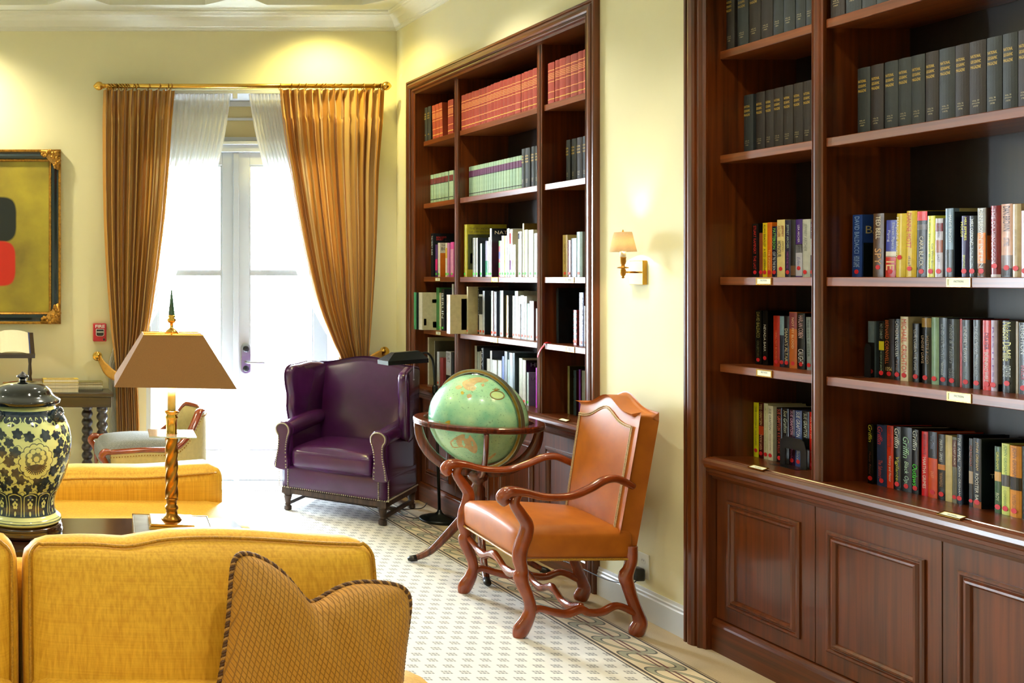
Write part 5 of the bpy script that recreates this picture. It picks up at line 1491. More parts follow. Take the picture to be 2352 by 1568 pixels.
def on_globe(px, py, lift):
    d = Vector(((px - CX) / F, 1, -(py - CY) / F))
    o = Vector((0, 0, H)) - Vector((GX, GY, GZ))
    R = GR + lift
    a, b_, c = d.dot(d), 2 * o.dot(d), o.dot(o) - R * R
    disc = b_ * b_ - 4 * a * c
    if disc < 0: disc = 0
    t = (-b_ - math.sqrt(disc)) / (2 * a)
    return o + d * t + Vector((0, 0, GZ))
def land(poly, m, lift=.0006, per=3):
    pts = cr(poly, per, True)
    tri = tessellate_polygon([[Vector((x, y, 0)) for x, y in pts]])
    bm = bmesh.new()
    vs = [bm.verts.new((x, y, 0)) for x, y in pts]
    for t in tri:
        try: bm.faces.new([vs[i] for i in t])
        except ValueError: pass
    bmesh.ops.subdivide_edges(bm, edges=bm.edges[:], cuts=2, use_grid_fill=True)
    for v in bm.verts:
        v.co = on_globe(v.co.x, v.co.y, lift)
    me = bpy.data.meshes.new('landmass')
    bm.to_mesh(me); bm.free()
    me.materials.append(m)
    return obj('landmass', me, None, sph)
M_LAND = mat('tan_land', (198, 174, 122), .45, var=.12, scale=(40, 40, 40))
M_LAND2 = mat('pale_land', (206, 196, 140), .45, var=.12, scale=(40, 40, 40))
M_YEL = mat('yellow_land', (196, 176, 50), .45, var=.12)
land([(1034, 1014), (1045, 1005), (1054, 1000), (1062, 997), (1068, 999), (1067, 1005), (1074, 1007), (1079, 999), (1083, 1003), (1090, 1012), (1096, 1024), (1096, 1036), (1090, 1041), (1080, 1036), (1071, 1029), (1058, 1027), (1044, 1029), (1037, 1024)], M_LAND)
land([(1085, 868), (1100, 866), (1118, 870), (1122, 874), (1112, 878), (1098, 878), (1090, 884), (1084, 894), (1074, 896), (1064, 888), (1062, 878), (1072, 872)], M_LAND)
land([(1074, 892), (1086, 886), (1094, 890), (1086, 898)], M_LAND2)
land([(1072, 908), (1078, 904), (1084, 908), (1080, 914), (1074, 914)], M_LAND)
land([(1105, 884), (1110, 880), (1113, 884), (1109, 888)], M_LAND, per=2)
land([(1046, 888), (1056, 884), (1062, 890), (1050, 894)], M_LAND2)
land([(1020, 972), (1028, 966), (1034, 966), (1032, 974), (1024, 976)], M_YEL)
land([(1007, 970), (1010, 966), (1012, 972), (1009, 976)], M_YEL, per=2)
land([(1058, 900), (1063, 898), (1066, 903), (1061, 906)], M_YEL, per=2)
land([(1118, 1052), (1126, 1048), (1136, 1040), (1140, 1042), (1132, 1050), (1122, 1056)], M_LAND2, per=2)
# cartouche: wreath ring with a palm tuft
M_CART = mat('cartouche_ink', (150, 108, 30), .5, var=.1)
M_CARTF = mat('cartouche_field', (190, 220, 150), .5, var=.05)
rg = [on_globe(1142 + 16 * math.cos(a), 907 + 9.5 * math.sin(a) + 1.2 * math.cos(a), .0012) for a in [2 * PI * i / 28 for i in range(28)]]
MB().tube(rg, .0022, 6, closed=True).build('cartouche', M_CART, sph)
for k in range(5):
    a = on_globe(1139, 897, .001)
    b_ = on_globe(1139 + (k - 2) * 4, 893 - (2 - abs(k - 2)) * 1.5, .001)
    MB().tube([a, b_], .0016, 5).build('cartouche', M_CART, sph)
land([(1128, 906), (1134, 900), (1148, 901), (1156, 908), (1150, 913), (1136, 913)], M_CARTF, .0004, 2)
# meridian ring
M_MERID = mat('pewter_meridian', (150, 152, 128), .35, .85, var=.1, scale=(30, 30, 30))
M_MERID2 = mat('bronze_meridian_face', (150, 112, 40), .35, .8, var=.15, scale=(30, 30, 30))
dv = Vector((.403, -.918, 0)).normalized()
nv = Vector((0, 0, 1)).cross(dv)
def mring(r0, r1, th, m, name):
    k = MB()
    n_ = 96
    vs, fs = [], []
    for i in range(n_):
        a = 2 * PI * i / n_
        e = dv * math.cos(a) + Vector((0, 0, 1)) * math.sin(a)
        for r, w_ in ((r0, -th), (r1, -th), (r1, th), (r0, th)):
            vs.append(tuple(e * r + nv * w_ + Vector((0, 0, GZ))))
    for i in range(n_):
        j = (i + 1) % n_
        for q in range(4):
            fs.append((4 * i + q, 4 * i + (q + 1) % 4, 4 * j + (q + 1) % 4, 4 * j + q))
    return k.add(vs, fs).build(name, m, gl)
mr_ = mring(.254, .273, .013, M_MERID, 'meridian_ring')
o = mring(.2575, .2695, .0134, M_MERID2, 'meridian_face'); o.parent = mr_
MB().lathe([(.03, GZ + .2405), (.028, GZ + .2475), (.01, GZ + .25), (.008, GZ + .262)], 20).build('pole_cap', M_STEEL, gl, smooth=True)
# horizon ring with reeded edge
prof = [(.268, .812), (.268, .790), (.272, .786), (.316, .784), (.322, .788), (.3195, .791), (.324, .795), (.3205, .798), (.325, .802), (.3215, .805), (.324, .810), (.319, .816), (.316, .817), (.272, .817)]
k = MB()
k.lathe(prof + [prof[0]], 72, caps=False).build('horizon_ring', M_GLOBEWOOD, gl, smooth=False)
# four bracket arms, pedestal, four splayed legs
BR = math.atan2(.11, -.31)
for q in range(4):
    a = BR + q * PI / 2
    e = Vector((math.cos(a), math.sin(a), 0))
    t2 = Vector((-e.y, e.x, 0))
    arc = []
    for i in range(15):
        b_ = (PI / 2) * i / 14
        r_ = .298
        arc.append(e * (r_ * math.cos(b_ * .93)) + Vector((0, 0, GZ - .035 - (r_ - .04) * math.sin(b_))))
    MB().tube(arc, [(.022 + .008 * math.sin(PI * i / 14), .013) for i in range(15)], 10, up=tuple(t2)).build('bracket_arm', M_GLOBEWOOD, gl, smooth=True)
    lg = cr([(.03, .0, .30), (.07, 0, .27), (.15, 0, .17), (.23, 0, .075), (.30, 0, .03), (.335, 0, .02)], 5)
    pts = [e * p[0] + Vector((0, 0, p[2])) for p in lg]
    rr = [(.018, .030 - .018 * i / (len(lg) - 1)) for i in range(len(lg))]
    L_ = MB().tube(pts, rr, 10, up=(0, 0, 1)).build('leg', M_GLOBEWOOD, gl, smooth=True)
    MB().tube([e * .305 + Vector((0, 0, .026)), e * .335 + Vector((0, 0, .018)), e * .352 + Vector((0, 0, .014))], [(.02, .018), (.019, .016), (.011, .009)], 10, up=(0, 0, 1)).build('toe_cap', M_BLACK, L_, smooth=True)
pd = [(.03, .24), (.045, .26), (.048, .30), (.03, .315), (.026, .33), (.036, .345), (.036, .44), (.026, .46), (.03, .475), (.05, .49), (.055, .515), (.04, .535)]
MB().lathe(pd, 40, rfun=lambda a, z: 1 + (.05 * math.cos(20 * a) if .34 < z < .445 else 0)).build('pedestal', M_GLOBEWOOD, gl, smooth=True)

# ================================================================ black pharmacy floor lamp
M_LMETAL = mat('black_lamp_metal', (20, 26, 25), .28, .4, var=.05)
pl_ = thing('reading_lamp', 'black pharmacy floor lamp leaning over the purple wing chair', 'floor lamp', (3.005, 6.27, 0))
MB().lathe([(.118, 0), (.122, .004), (.122, .016), (.112, .022), (.1, .024), (.092, .03), (.078, .032), (.07, .038), (.03, .046), (.016, .06), (.012, .075)], 40).build('base', M_LMETAL, pl_, smooth=True)
zj = .86
MB().tube([(0, 0, .05), (-.012, 0, .45), (-.028, 0, zj)], .0095, 10).build('pole', M_LMETAL, pl_, smooth=True)
MB().lathe([(.011, -.03), (.017, -.02), (.017, .02), (.011, .03)], 14, (-.029, 0, zj)).build('joint', M_LMETAL, pl_, smooth=True)
neck = cr([(-.03, 0, zj + .02), (-.04, -.01, zj + .12), (-.06, -.03, zj + .2), (-.11, -.06, zj + .245), (-.17, -.09, zj + .24)], 6)
MB().tube(neck, .0075, 10).build('neck', M_LMETAL, pl_, smooth=True)
# tent-shaped shade along direction d
d = Vector((-1, -.12, -.06)).normalized()
sd = Vector((0, 0, 1)).cross(d).normalized()
up = d.cross(sd).normalized()
o0 = Vector((-.15, -.08, zj + .235))
def sp_(a, b_, c): return tuple(o0 + d * a + sd * b_ + up * c)
vs = [sp_(0, -.062, -.045), sp_(0, .062, -.045), sp_(.27, .062, -.045), sp_(.27, -.062, -.045), sp_(0, -.062, -.02), sp_(0, .062, -.02), sp_(.27, .062, -.02), sp_(.27, -.062, -.02), sp_(.03, -.018, .026), sp_(.03, .018, .026), sp_(.20, .018, .026), sp_(.20, -.018, .026)]
fs = [(0, 1, 5, 4), (1, 2, 6, 5), (2, 3, 7, 6), (3, 0, 4, 7), (4, 5, 9, 8), (5, 6, 10, 9), (6, 7, 11, 10), (7, 4, 8, 11), (8, 9, 10, 11)]
MB().add(vs, fs).build('lamp_shade', M_LMETAL, pl_, solid=.003)
MB().tube([sp_(.0, 0, .005), sp_(.06, 0, -.01)], .014, 10).build('socket', M_LMETAL, pl_, smooth=True)
MB().tube([sp_(.03, -.05, -.04), tuple(Vector(sp_(.03, -.05, -.04)) - Vector((0, 0, .12)))], .0012, 5).sphere(tuple(Vector(sp_(.03, -.05, -.04)) - Vector((0, 0, .124))), .005, 8, 6).build('pull_chain', M_STEEL, pl_)
MB().tube(cr([(-.1, .03, .012), (-.16, .08, .004), (-.18, .2, .004), (-.12, .3, .004), (.03, .33, .004), (.06, .3, .05)], 6), .003, 6).build('cord', M_BLACK, pl_, smooth=True)
# ================================================================ yellow sofas
def slub(name, c, c2):
    m, nt, b = node_mat(name)
    N, L = nt.nodes, nt.links
    tc = N.new('ShaderNodeTexCoord')
    def streak(sc):
        mp = N.new('ShaderNodeMapping'); mp.inputs['Scale'].default_value = sc
        L.new(tc.outputs['Object'], mp.inputs[0])
        nz = N.new('ShaderNodeTexNoise'); nz.inputs['Scale'].default_value = 1; nz.inputs['Detail'].default_value = 3
        L.new(mp.outputs[0], nz.inputs['Vector'])
        return nz.outputs['Fac']
    a, h = streak((130, 130, .9)), streak((3.5, 3.5, 260))
    w1 = N.new('ShaderNodeMath'); w1.operation = 'MULTIPLY'; w1.inputs[1].default_value = 1.35; L.new(a, w1.inputs[0])
    w2 = N.new('ShaderNodeMath'); w2.operation = 'MULTIPLY'; w2.inputs[1].default_value = .65; L.new(h, w2.inputs[0])
    ad = N.new('ShaderNodeMath'); ad.operation = 'ADD'
    L.new(w1.outputs[0], ad.inputs[0]); L.new(w2.outputs[0], ad.inputs[1])
    mr = N.new('ShaderNodeMapRange'); mr.inputs[1].default_value = .75; mr.inputs[2].default_value = 1.25
    L.new(ad.outputs[0], mr.inputs[0])
    mx = N.new('ShaderNodeMix'); mx.data_type = 'RGBA'
    L.new(mr.outputs[0], mx.inputs[0])
    mx.inputs[6].default_value = lin(c); mx.inputs[7].default_value = lin(c2)
    L.new(mx.outputs[2], b.inputs['Base Color'])
    b.inputs['Roughness'].default_value = .6
    b.inputs['Sheen Weight'].default_value = .08
    bp = N.new('ShaderNodeBump'); bp.inputs['Strength'].default_value = .25; bp.inputs['Distance'].default_value = .002
    L.new(ad.outputs[0], bp.inputs['Height']); L.new(bp.outputs[0], b.inputs['Normal'])
    return m
M_YFAB = slub('yellow_slub_silk', (236, 184, 50), (214, 156, 28))
M_YWELT = mat('gold_welt', (206, 150, 40), .6, var=.2, scale=(200, 200, 200), bump=.5, bscale=300)
sofa = thing('sofa', 'yellow slubbed sofa in the foreground with loose back cushions', 'sofa', (0, 2.55, 0))
# frame: deck, low back rail, legs; local y=0 is the back cushion plane
MB().soft((-.41, -.25, .24), 3.2, .95, .26, .03, (0, 0, 0), 6).build('deck', M_YFAB, sofa, smooth=True)
MB().soft((-.47, .285, .41), 3.05, .14, .70, .05, (0, .01, .004), 8).build('back_frame', M_YFAB, sofa, smooth=True)
for x in (-1.75, .95):
    for y in (-.6, .28):
        MB().lathe([(.018, 0), (.026, .02), (.02, .06), (.03, .11)], 14, (x, y, 0)).build('leg', M_DKWOOD, sofa, smooth=True)
def wrinkle(seed, amp):
    def fn(q, p):
        if abs(p[1]) > .2:
            q.z += amp * math.sin(q.x * 9 + seed) * (p[2] > .95) * .5
            q.y += amp * .35 * math.sin(q.x * 21 + seed * 2) * max(0, p[2]) ** 3
        if p[2] > .9: q.z += -.012 * math.exp(-((q.x + .2) / .07) ** 2) + .006 * math.sin(q.x * 7 + seed)
        return q
    return fn
def back_cushion(xc, w_, seed, h=.56):
    tilt = Matrix.Translation((xc, .10, .597)) @ Matrix.Rotation(-.2, 4, 'X')
    o = MB().soft((0, 0, 0), w_, .17, h, .062, (.008, .05, .012), 18, fn=wrinkle(seed, .006)).xf(tilt).build('back_cushion', M_YFAB, sofa, smooth=True)
    ring = []
    a, b_, r = w_ / 2 - .012, h / 2 - .012, .05
    for k, (cx_, cz_) in enumerate(((a - r, b_ - r), (-a + r, b_ - r), (-a + r, -b_ + r), (a - r, -b_ + r))):
        for i in range(7):
            an = k * PI / 2 + PI / 2 * i / 6
            ring.append((cx_ + r * math.cos(an), 0, cz_ + r * math.sin(an)))
    dense = []
    for i in range(len(ring)):
        p, q = Vector(ring[i]), Vector(ring[(i + 1) % len(ring)])
        n_ = max(1, int((q - p).length / .03))
        dense += [p + (q - p) * k / n_ for k in range(n_)]
    fn = wrinkle(seed, .006)
    for yy in (-.074, .074):
        pts = []
        for p in dense:
            pv = Vector((p.x / (w_ / 2), math.copysign(1, yy), p.z / (h / 2)))
            q = fn(Vector((p.x, yy, p.z)), Vector((pv.x, pv.y, 1.0 if p.z > b_ - .004 else pv.z * .9)))
            pts.append(tilt @ q)
        MB().tube(pts, .0048, 6, closed=True).build('piping', M_YWELT, o, smooth=True)
back_cushion(.605, .965, 1.3)
back_cushion(-.385, .965, 3.9)
for xc, w_ in ((.665, 1.08), (-.385, .965)):
    MB().soft((xc, -.32, .452), w_, .80, .165, .05, (.006, .01, .02), 12).build('seat_cushion', M_YFAB, sofa, smooth=True)

# throw pillow with rope trim
def pillow_mat():
    m, nt, b = node_mat('lozenge_velvet')
    N, L = nt.nodes, nt.links
    tc = N.new('ShaderNodeTexCoord')
    mp = N.new('ShaderNodeMapping'); mp.inputs['Rotation'].default_value = (0, .2, 0)
    L.new(tc.outputs['Object'], mp.inputs[0])
    sp = N.new('ShaderNodeSeparateXYZ'); L.new(mp.outputs[0], sp.inputs[0])
    def w(op, a, b_, k):
        n = N.new('ShaderNodeMath'); n.operation = op; L.new(a, n.inputs[0]); L.new(b_, n.inputs[1])
        q = N.new('ShaderNodeMath'); q.operation = 'MULTIPLY'; L.new(n.outputs[0], q.inputs[0]); q.inputs[1].default_value = k
        s = N.new('ShaderNodeMath'); s.operation = 'SINE'; L.new(q.outputs[0], s.inputs[0])
        ab = N.new('ShaderNodeMath'); ab.operation = 'ABSOLUTE'; L.new(s.outputs[0], ab.inputs[0])
        return ab.outputs[0]
    x2 = N.new('ShaderNodeMath'); x2.operation = 'MULTIPLY'; L.new(sp.outputs[0], x2.inputs[0]); x2.inputs[1].default_value = 1.7
    a = w('ADD', x2.outputs[0], sp.outputs[2], 150.0)
    c = w('SUBTRACT', x2.outputs[0], sp.outputs[2], 150.0)
    mn = N.new('ShaderNodeMath'); mn.operation = 'MINIMUM'; L.new(a, mn.inputs[0]); L.new(c, mn.inputs[1])
    mr = N.new('ShaderNodeMapRange'); mr.inputs[1].default_value = 0; mr.inputs[2].default_value = .35; L.new(mn.outputs[0], mr.inputs[0])
    mx = N.new('ShaderNodeMix'); mx.data_type = 'RGBA'; L.new(mr.outputs[0], mx.inputs[0])
    mx.inputs[6].default_value = lin((134, 88, 12)); mx.inputs[7].default_value = lin((182, 126, 28))
    L.new(mx.outputs[2], b.inputs['Base Color'])
    b.inputs['Roughness'].default_value = .6; b.inputs['Sheen Weight'].default_value = .08
    bp = N.new('ShaderNodeBump'); bp.inputs['Strength'].default_value = .6; bp.inputs['Distance'].default_value = .003
    L.new(mr.outputs[0], bp.inputs['Height']); L.new(bp.outputs[0], b.inputs['Normal'])
    return m
pil = thing('throw_pillow', 'golden-brown lozenge-patterned throw pillow with twisted rope trim', 'pillow', (.785, 2.335, .415))
PW = .47
def pil_pt(u, v, side):
    """u,v in -1..1"""
    mxx = max(abs(u), abs(v))
    if mxx > 1e-6:
        f_ = mxx / (abs(u) ** 9 + abs(v) ** 9) ** (1 / 9)
        u0, v0, u, v = u, v, u * f_, v * f_
    else:
        u0, v0 = u, v
    k = (1 - .07 * (1 - u * u) * abs(v) ** 2 * (1 if v > 0 else .6))
    j = (1 - .07 * (1 - v * v) * abs(u) ** 2)
    x, z = u * PW / 2 * j, v * PW / 2 * k
    if v > 0:                       # the dent knocked into the top edge
        z -= .082 * math.exp(-(abs(u + .1) / .3) ** 1.5) * v ** 2
    th = .095 * max(0, (1 - u0 ** 4)) ** .5 * max(0, (1 - v0 ** 4)) ** .5
    th *= 1 - .55 * math.exp(-((u + .1) / .13) ** 2) * max(0, v) ** 1.5
    th += .004 * math.sin(17 * u + 9 * v) * (1 - u0 ** 4) * (1 - v0 ** 4)
    return Vector((x, -th if side == 0 else th * .8, z + PW / 2))
tiltp = Matrix.Rotation(-.30, 4, 'X') @ Matrix.Rotation(math.radians(12), 4, 'Y')
n_ = 36
vs, fs = [], []
for side in (0, 1):
    for j in range(n_ + 1):
        for i in range(n_ + 1):
            vs.append(pil_pt(-1 + 2 * i / n_, -1 + 2 * j / n_, side))
K = (n_ + 1) ** 2
for j in range(n_):
    for i in range(n_):
        a = j * (n_ + 1) + i
        fs += [(a, a + 1, a + n_ + 2, a + n_ + 1), (K + a, K + a + n_ + 1, K + a + n_ + 2, K + a + 1)]
MB().add(vs, fs).xf(tiltp).build('pillow_cover', pillow_mat(), pil, smooth=True)
per = [(-1 + 2 * i / 40, 1) for i in range(40)] + [(1, 1 - 2 * i / 40) for i in range(40)] + [(1 - 2 * i / 40, -1) for i in range(40)] + [(-1, -1 + 2 * i / 40) for i in range(40)]
loop = [tiltp @ pil_pt(u, v, 0) for u, v in per]
M_ROPE1 = mat('brown_rope', (92, 56, 26), .6, var=.2, scale=(300, 300, 300))
M_ROPE2 = mat('gold_rope', (190, 140, 70), .6, var=.2, scale=(300, 300, 300))
dn = []
for i in range(len(loop)):
    p, q = loop[i], loop[(i + 1) % len(loop)]
    for k in range(4): dn.append(p.lerp(q, k / 4))
for ph_, mm in ((0, M_ROPE1), (2 * PI / 3, M_ROPE2), (4 * PI / 3, M_ROPE1)):
    st = []
    for i, p in enumerate(dn):
        t = (dn[(i + 1) % len(dn)] - dn[i - 1]).normalized()
        a = Vector((0, 1, 0)).cross(t)
        a = a.normalized() if a.length > 1e-4 else Vector((1, 0, 0))
        b_ = t.cross(a)
        an = i * 2 * PI / 8 + ph_
        st.append(p + a * .0042 * math.cos(an) + b_ * .0042 * math.sin(an))
    MB().tube(st, .0044, 6, closed=True).build('rope_trim', mm, pil, smooth=True)

# low settee beyond the table
st = thing('settee', 'low yellow settee with a bolster back, beyond the brass lamp', 'settee', (.34, 4.72, -.0))
MB().soft((0, .05, .19), 1.84, .72, .28, .03, (0, 0, 0), 6).build('base', M_YFAB, st, smooth=True)
MB().soft((0, -.0, .385), 1.85, .66, .13, .05, (.004, .008, .014), 10).build('seat_cushion', M_YFAB, st, smooth=True)
def bol(q, p):
    if p[2] > .3: q.z += .035 * max(0, q.x / .9) ** 1.5 + .006 * math.sin(q.x * 9)
    return q
o = MB().soft((0, .30, .475), 1.82, .24, .24, .075, (.004, .02, .01), 14, fn=bol).build('back_bolster', M_YFAB, st, smooth=True)
MB().tube([(x, .178, .56 + .035 * max(0, x / .9) ** 1.5 + .004 * math.sin(x * 9)) for x in [-.86 + 1.73 * i / 40 for i in range(41)]], .005, 6).build('piping', M_YWELT, o)
for x in (-.85, .85):
    for y in (-.25, .35):
        MB().lathe([(.018, 0), (.024, .03), (.03, .06)], 12, (x, y, 0)).build('leg', M_DKWOOD, st, smooth=True)

# ================================================================ sofa table with jar and lamp
M_TTOP = wood('sofa_table_wood', (60, 36, 26), (38, 22, 16), 'x', .12, .9)
TZ = .75
tb = thing('sofa_table', 'dark polished sofa table behind the foreground sofa', 'table', (-.2, 3.175, 0))
MB().box(-1.0, 1.09, -.2, .2, TZ - .028, TZ).build('table_top', M_TTOP, tb, bevel=.006)
MB().box(-.95, 1.04, -.16, .16, TZ - .11, TZ - .029).build('apron', M_TTOP, tb, bevel=.003)
for x in (-.93, 1.02):
    for y in (-.14, .14):
        MB().lathe([(.016, 0), (.022, .04), (.016, .07), (.026, .35), (.03, .55), (.02, .6), (.03, .63), (.03, TZ - .11)], 16, (x, y, 0)).build('leg', M_TTOP, tb, smooth=True)
MB().box(-.93, 1.02, -.13, .13, .16, .18).build('lower_shelf', M_TTOP, tb, bevel=.003)

# ginger jar
JY = 3.2
JX = (52 - CX) / F * JY
S = JY / F
jar = thing('ginger_jar', 'blue-and-white porcelain ginger jar with a black lid, left edge', 'jar', (JX, JY, TZ))
MB().lathe([(.1, .004), (.12, .0), (.132, .004), (.134, .016), (.128, .022), (.132, .028), (.128, .036), (.112, .04)], 56).build('wood_stand', M_TTOP, jar, smooth=True)
yz = lambda y: H - (y - CY) * S - TZ
body = [(86, 1212), (89, 1206), (88.5, 1198), (86, 1187), (80, 1176), (74.5, 1164), (73, 1150), (75, 1136), (80, 1122), (89, 1104), (98, 1082), (105, 1058), (110, 1032), (111.5, 1010), (109, 988), (103, 968), (92, 950), (80, 938), (74, 931), (71, 926), (71, 918)]
bp_ = cr([(r * S, yz(y)) for r, y in body], 3)
zs = [p[1] for p in bp_]
dz = .042 - bp_[0][1]
bp_ = [(r, z + dz * max(0, 1 - (z - zs[0]) / .06)) for r, z in bp_]
M_PORC = mat('celadon_porcelain', (212, 228, 170), .12, var=.03, scale=(8, 8, 8), coat=.5)
M_COBALT = mat('cobalt_glaze', (30, 42, 62), .15, var=.25, scale=(60, 60, 60), coat=.5, c2=(52, 70, 90))
M_COB2 = mat('pale_cobalt_wash', (110, 134, 130), .18, var=.25, scale=(60, 60, 60), coat=.5)
jb = MB().lathe(bp_, 72).build('jar_body', M_PORC, jar, smooth=True)
def jr(z):
    for (r0, z0_), (r1, z1_) in zip(bp_, bp_[1:]):
        if z0_ <= z <= z1_: return r0 + (r1 - r0) * (z - z0_) / max(1e-6, z1_ - z0_)
    return bp_[-1][0]
CAMA = math.atan2(-JY, -JX)          # direction from the jar towards the viewer
def jp(px, py, lift=.0007):
    """picture-like coordinates on the jar front: px offset from its axis, py height line -> surface point (wraps by angle)"""
    z = yz(py)
    r = jr(z)
    a = px * S / .155
    an = CAMA + a
    return (( r + lift) * math.cos(an), (r + lift) * math.sin(an), z)
class Paint(MB):
    def poly(self, pts, lift=.0007):
        c = (sum(p[0] for p in pts) / len(pts), sum(p[1] for p in pts) / len(pts))
        n = len(pts)
        mid = [((p[0] + c[0]) / 2, (p[1] + c[1]) / 2) for p in pts]
        vs = [jp(*p, lift) for p in pts] + [jp(*p, lift) for p in mid] + [jp(*c, lift)]
        fs = [(i, (i + 1) % n, n + (i + 1) % n, n + i) for i in range(n)] + [(n + i, n + (i + 1) % n, 2 * n) for i in range(n)]
        self.add(vs, fs)
    def leaf(self, x, y, s, ang, lift=.0008):
        sh = [(0, -.75), (.45, -1), (.78, -.55), (.66, -.15), (1, .1), (.8, .5), (.42, .52), (0, 1.15), (-.42, .52), (-.8, .5), (-1, .1), (-.66, -.15), (-.78, -.55), (-.45, -1)]
        ca, sa = math.cos(ang), math.sin(ang)
        self.poly([(x + s * (u * ca - v * sa), y + s * (u * sa + v * ca)) for u, v in sh], lift)
    def disc(self, x, y, rx, ry, lift=.0008, n=10):
        self.poly([(x + rx * math.cos(2 * PI * i / n), y + ry * math.sin(2 * PI * i / n)) for i in range(n)], lift)
    def stroke(self, pts, w_, lift=.0008):
        pts = cr(pts, 4)
        for (a, b_) in zip(pts, pts[1:]):
            dx, dy = b_[0] - a[0], b_[1] - a[1]
            l = math.hypot(dx, dy) or 1
            nx, ny = -dy / l * w_ / 2, dx / l * w_ / 2
            self.add([jp(a[0] + nx, a[1] + ny, lift), jp(b_[0] + nx, b_[1] + ny, lift), jp(b_[0] - nx, b_[1] - ny, lift), jp(a[0] - nx, a[1] - ny, lift)], [(0, 1, 2, 3)])
    def band(self, y0, y1, lift=.0006, n=96, rows=4):
        vs, fs = [], []
        for j in range(rows + 1):
            z = yz(y0 + (y1 - y0) * j / rows)
            r = jr(z) + lift
            for i in range(n):
                a = 2 * PI * i / n
                vs.append((r * math.cos(a), r * math.sin(a), z))
        for j in range(rows):
            for i in range(n):
                fs.append((j * n + i, j * n + (i + 1) % n, (j + 1) * n + (i + 1) % n, (j + 1) * n + i))
        self.add(vs, fs)
SPAN = 2 * PI * .155 / S             # width of the whole circumference in these units
pt, pw, pc = Paint(), Paint(), Paint()
pt.band(935, 952)
nsc = 12
for k in range(nsc):
    x = (k - nsc / 2 + .5) * SPAN / nsc
    g = SPAN / nsc
    pt.disc(x, 953, g * .5, 7, .0006, 16)
    pw.stroke([(x - g * .36, 946), (x - g * .42, 953), (x - g * .26, 961), (x - g * .02, 956), (x, 966)], 3.2, .0011)
    pw.stroke([(x + g * .36, 946), (x + g * .42, 953), (x + g * .26, 961), (x + g * .02, 956), (x, 966)], 3.2, .0011)
    pw.stroke([(x - g * .2, 950), (x - g * .12, 946), (x - g * .08, 952)], 2.2, .0012)
    pw.stroke([(x + g * .2, 950), (x + g * .12, 946), (x + g * .08, 952)], 2.2, .0012)
    pt.disc(x, 961, g * .16, 4.5, .0009, 10)
rl = random.Random(5)
for col in range(21):
    for rw in range(7):
        x = (col - 10.5) * SPAN / 21 + (rw % 2) * SPAN / 42 + rl.uniform(-5, 5)
        y = 982 + rw * 20.5 + rl.uniform(-4, 4)
        if abs((x - 30 + SPAN / 2) % (SPAN / 3) - SPAN / 6) < 40 and 1000 < y < 1082: continue
        pt.leaf(x, y, rl.uniform(11, 14.5), rl.uniform(0, 2 * PI))
        if rl.random() < .5: pt.disc(x + rl.uniform(12, 17), y + rl.uniform(-7, 7), 4, 3.6)
        pc.stroke([(x, y), (x + 10, y + 8), (x + 20, y + 4), (x + 28, y + 12)], 1.3, .0006)
for k in range(3):                    # peonies
    x0 = (k - 1) * SPAN / 3 + 30
    for i in range(14):
        a = 2 * PI * i / 14
        pt.disc(x0 + 30 * math.cos(a), 1040 + 32 * math.sin(a), 10, 10, .0009)
        pw.disc(x0 + 30 * math.cos(a), 1040 + 32 * math.sin(a), 8.4, 8.4, .0011)
    for i in range(9):
        a = 2 * PI * i / 9
        pc.disc(x0 + 16 * math.cos(a), 1034 + 16 * math.sin(a), 10, 10, .0012)
        pw.disc(x0 + 16 * math.cos(a), 1031 + 16 * math.sin(a), 5.6, 5.8, .0014)
    for i in range(15):
        a = PI * (.08 + .84 * i / 14)
        pt.stroke([(x0, 1046), (x0 + 26 * math.cos(a), 1046 + 24 * math.sin(a))], 2.6, .0015)
pt.band(1120, 1170, rows=8)
for k in range(14):
    g = SPAN / 14
    x = (k - 6.5) * g
    pt.disc(x, 1120, g * .46, 6, .0007, 12)
    pw.stroke([(x - g * .4, 1168), (x - g * .4, 1128), (x - g * .3, 1121), (x, 1117), (x + g * .3, 1121), (x + g * .4, 1128), (x + g * .4, 1168)], 2.2, .0011)
    for i in range(5):
        a = -PI / 2 + 2 * PI * i / 5
        pw.disc(x + 5.4 * math.cos(a), 1143 + 6 * math.sin(a), 3.6, 3.8, .0012)
    pw.disc(x, 1162, 3.2, 5.5, .0012)
    pw.disc(x - 6, 1130, 3, 2, .0012); pw.disc(x + 6, 1130, 3, 2, .0012)
pc.band(1182, 1184.5, rows=1)
pc.band(1177.5, 1178.5, rows=1)
for nm, pp, mm in (('painted_blue_pattern', pt, M_COBALT), ('painted_reserve_pattern', pw, M_PORC), ('painted_wash', pc, M_COB2)):
    o = pp.build(nm, mm, jb)
    o['kind'] = 'stuff'
# lion-mask lugs on the shoulder
for k in range(4):
    a = CAMA + PI / 4 + .13 + k * PI / 2
    z = yz(946)
    e = Vector((math.cos(a), math.sin(a), 0))
    r = jr(z)
    m = MB()
    m.sphere(e * (r + .006) + Vector((0, 0, z)), .026, 14, 10, (1, 1, .85))
    for i in range(16):
        b_ = 2 * PI * i / 16
        t2 = Vector((-e.y, e.x, 0))
        c = e * (r + .018) + t2 * .021 * math.cos(b_) + Vector((0, 0, z + .006 + .02 * math.sin(b_)))
        m.sphere(c, .0062, 8, 6)
    m.sphere(e * (r + .03) + Vector((0, 0, z - .008)), .012, 10, 8)
    m.build('lion_mask', M_COBALT, jar, smooth=True)
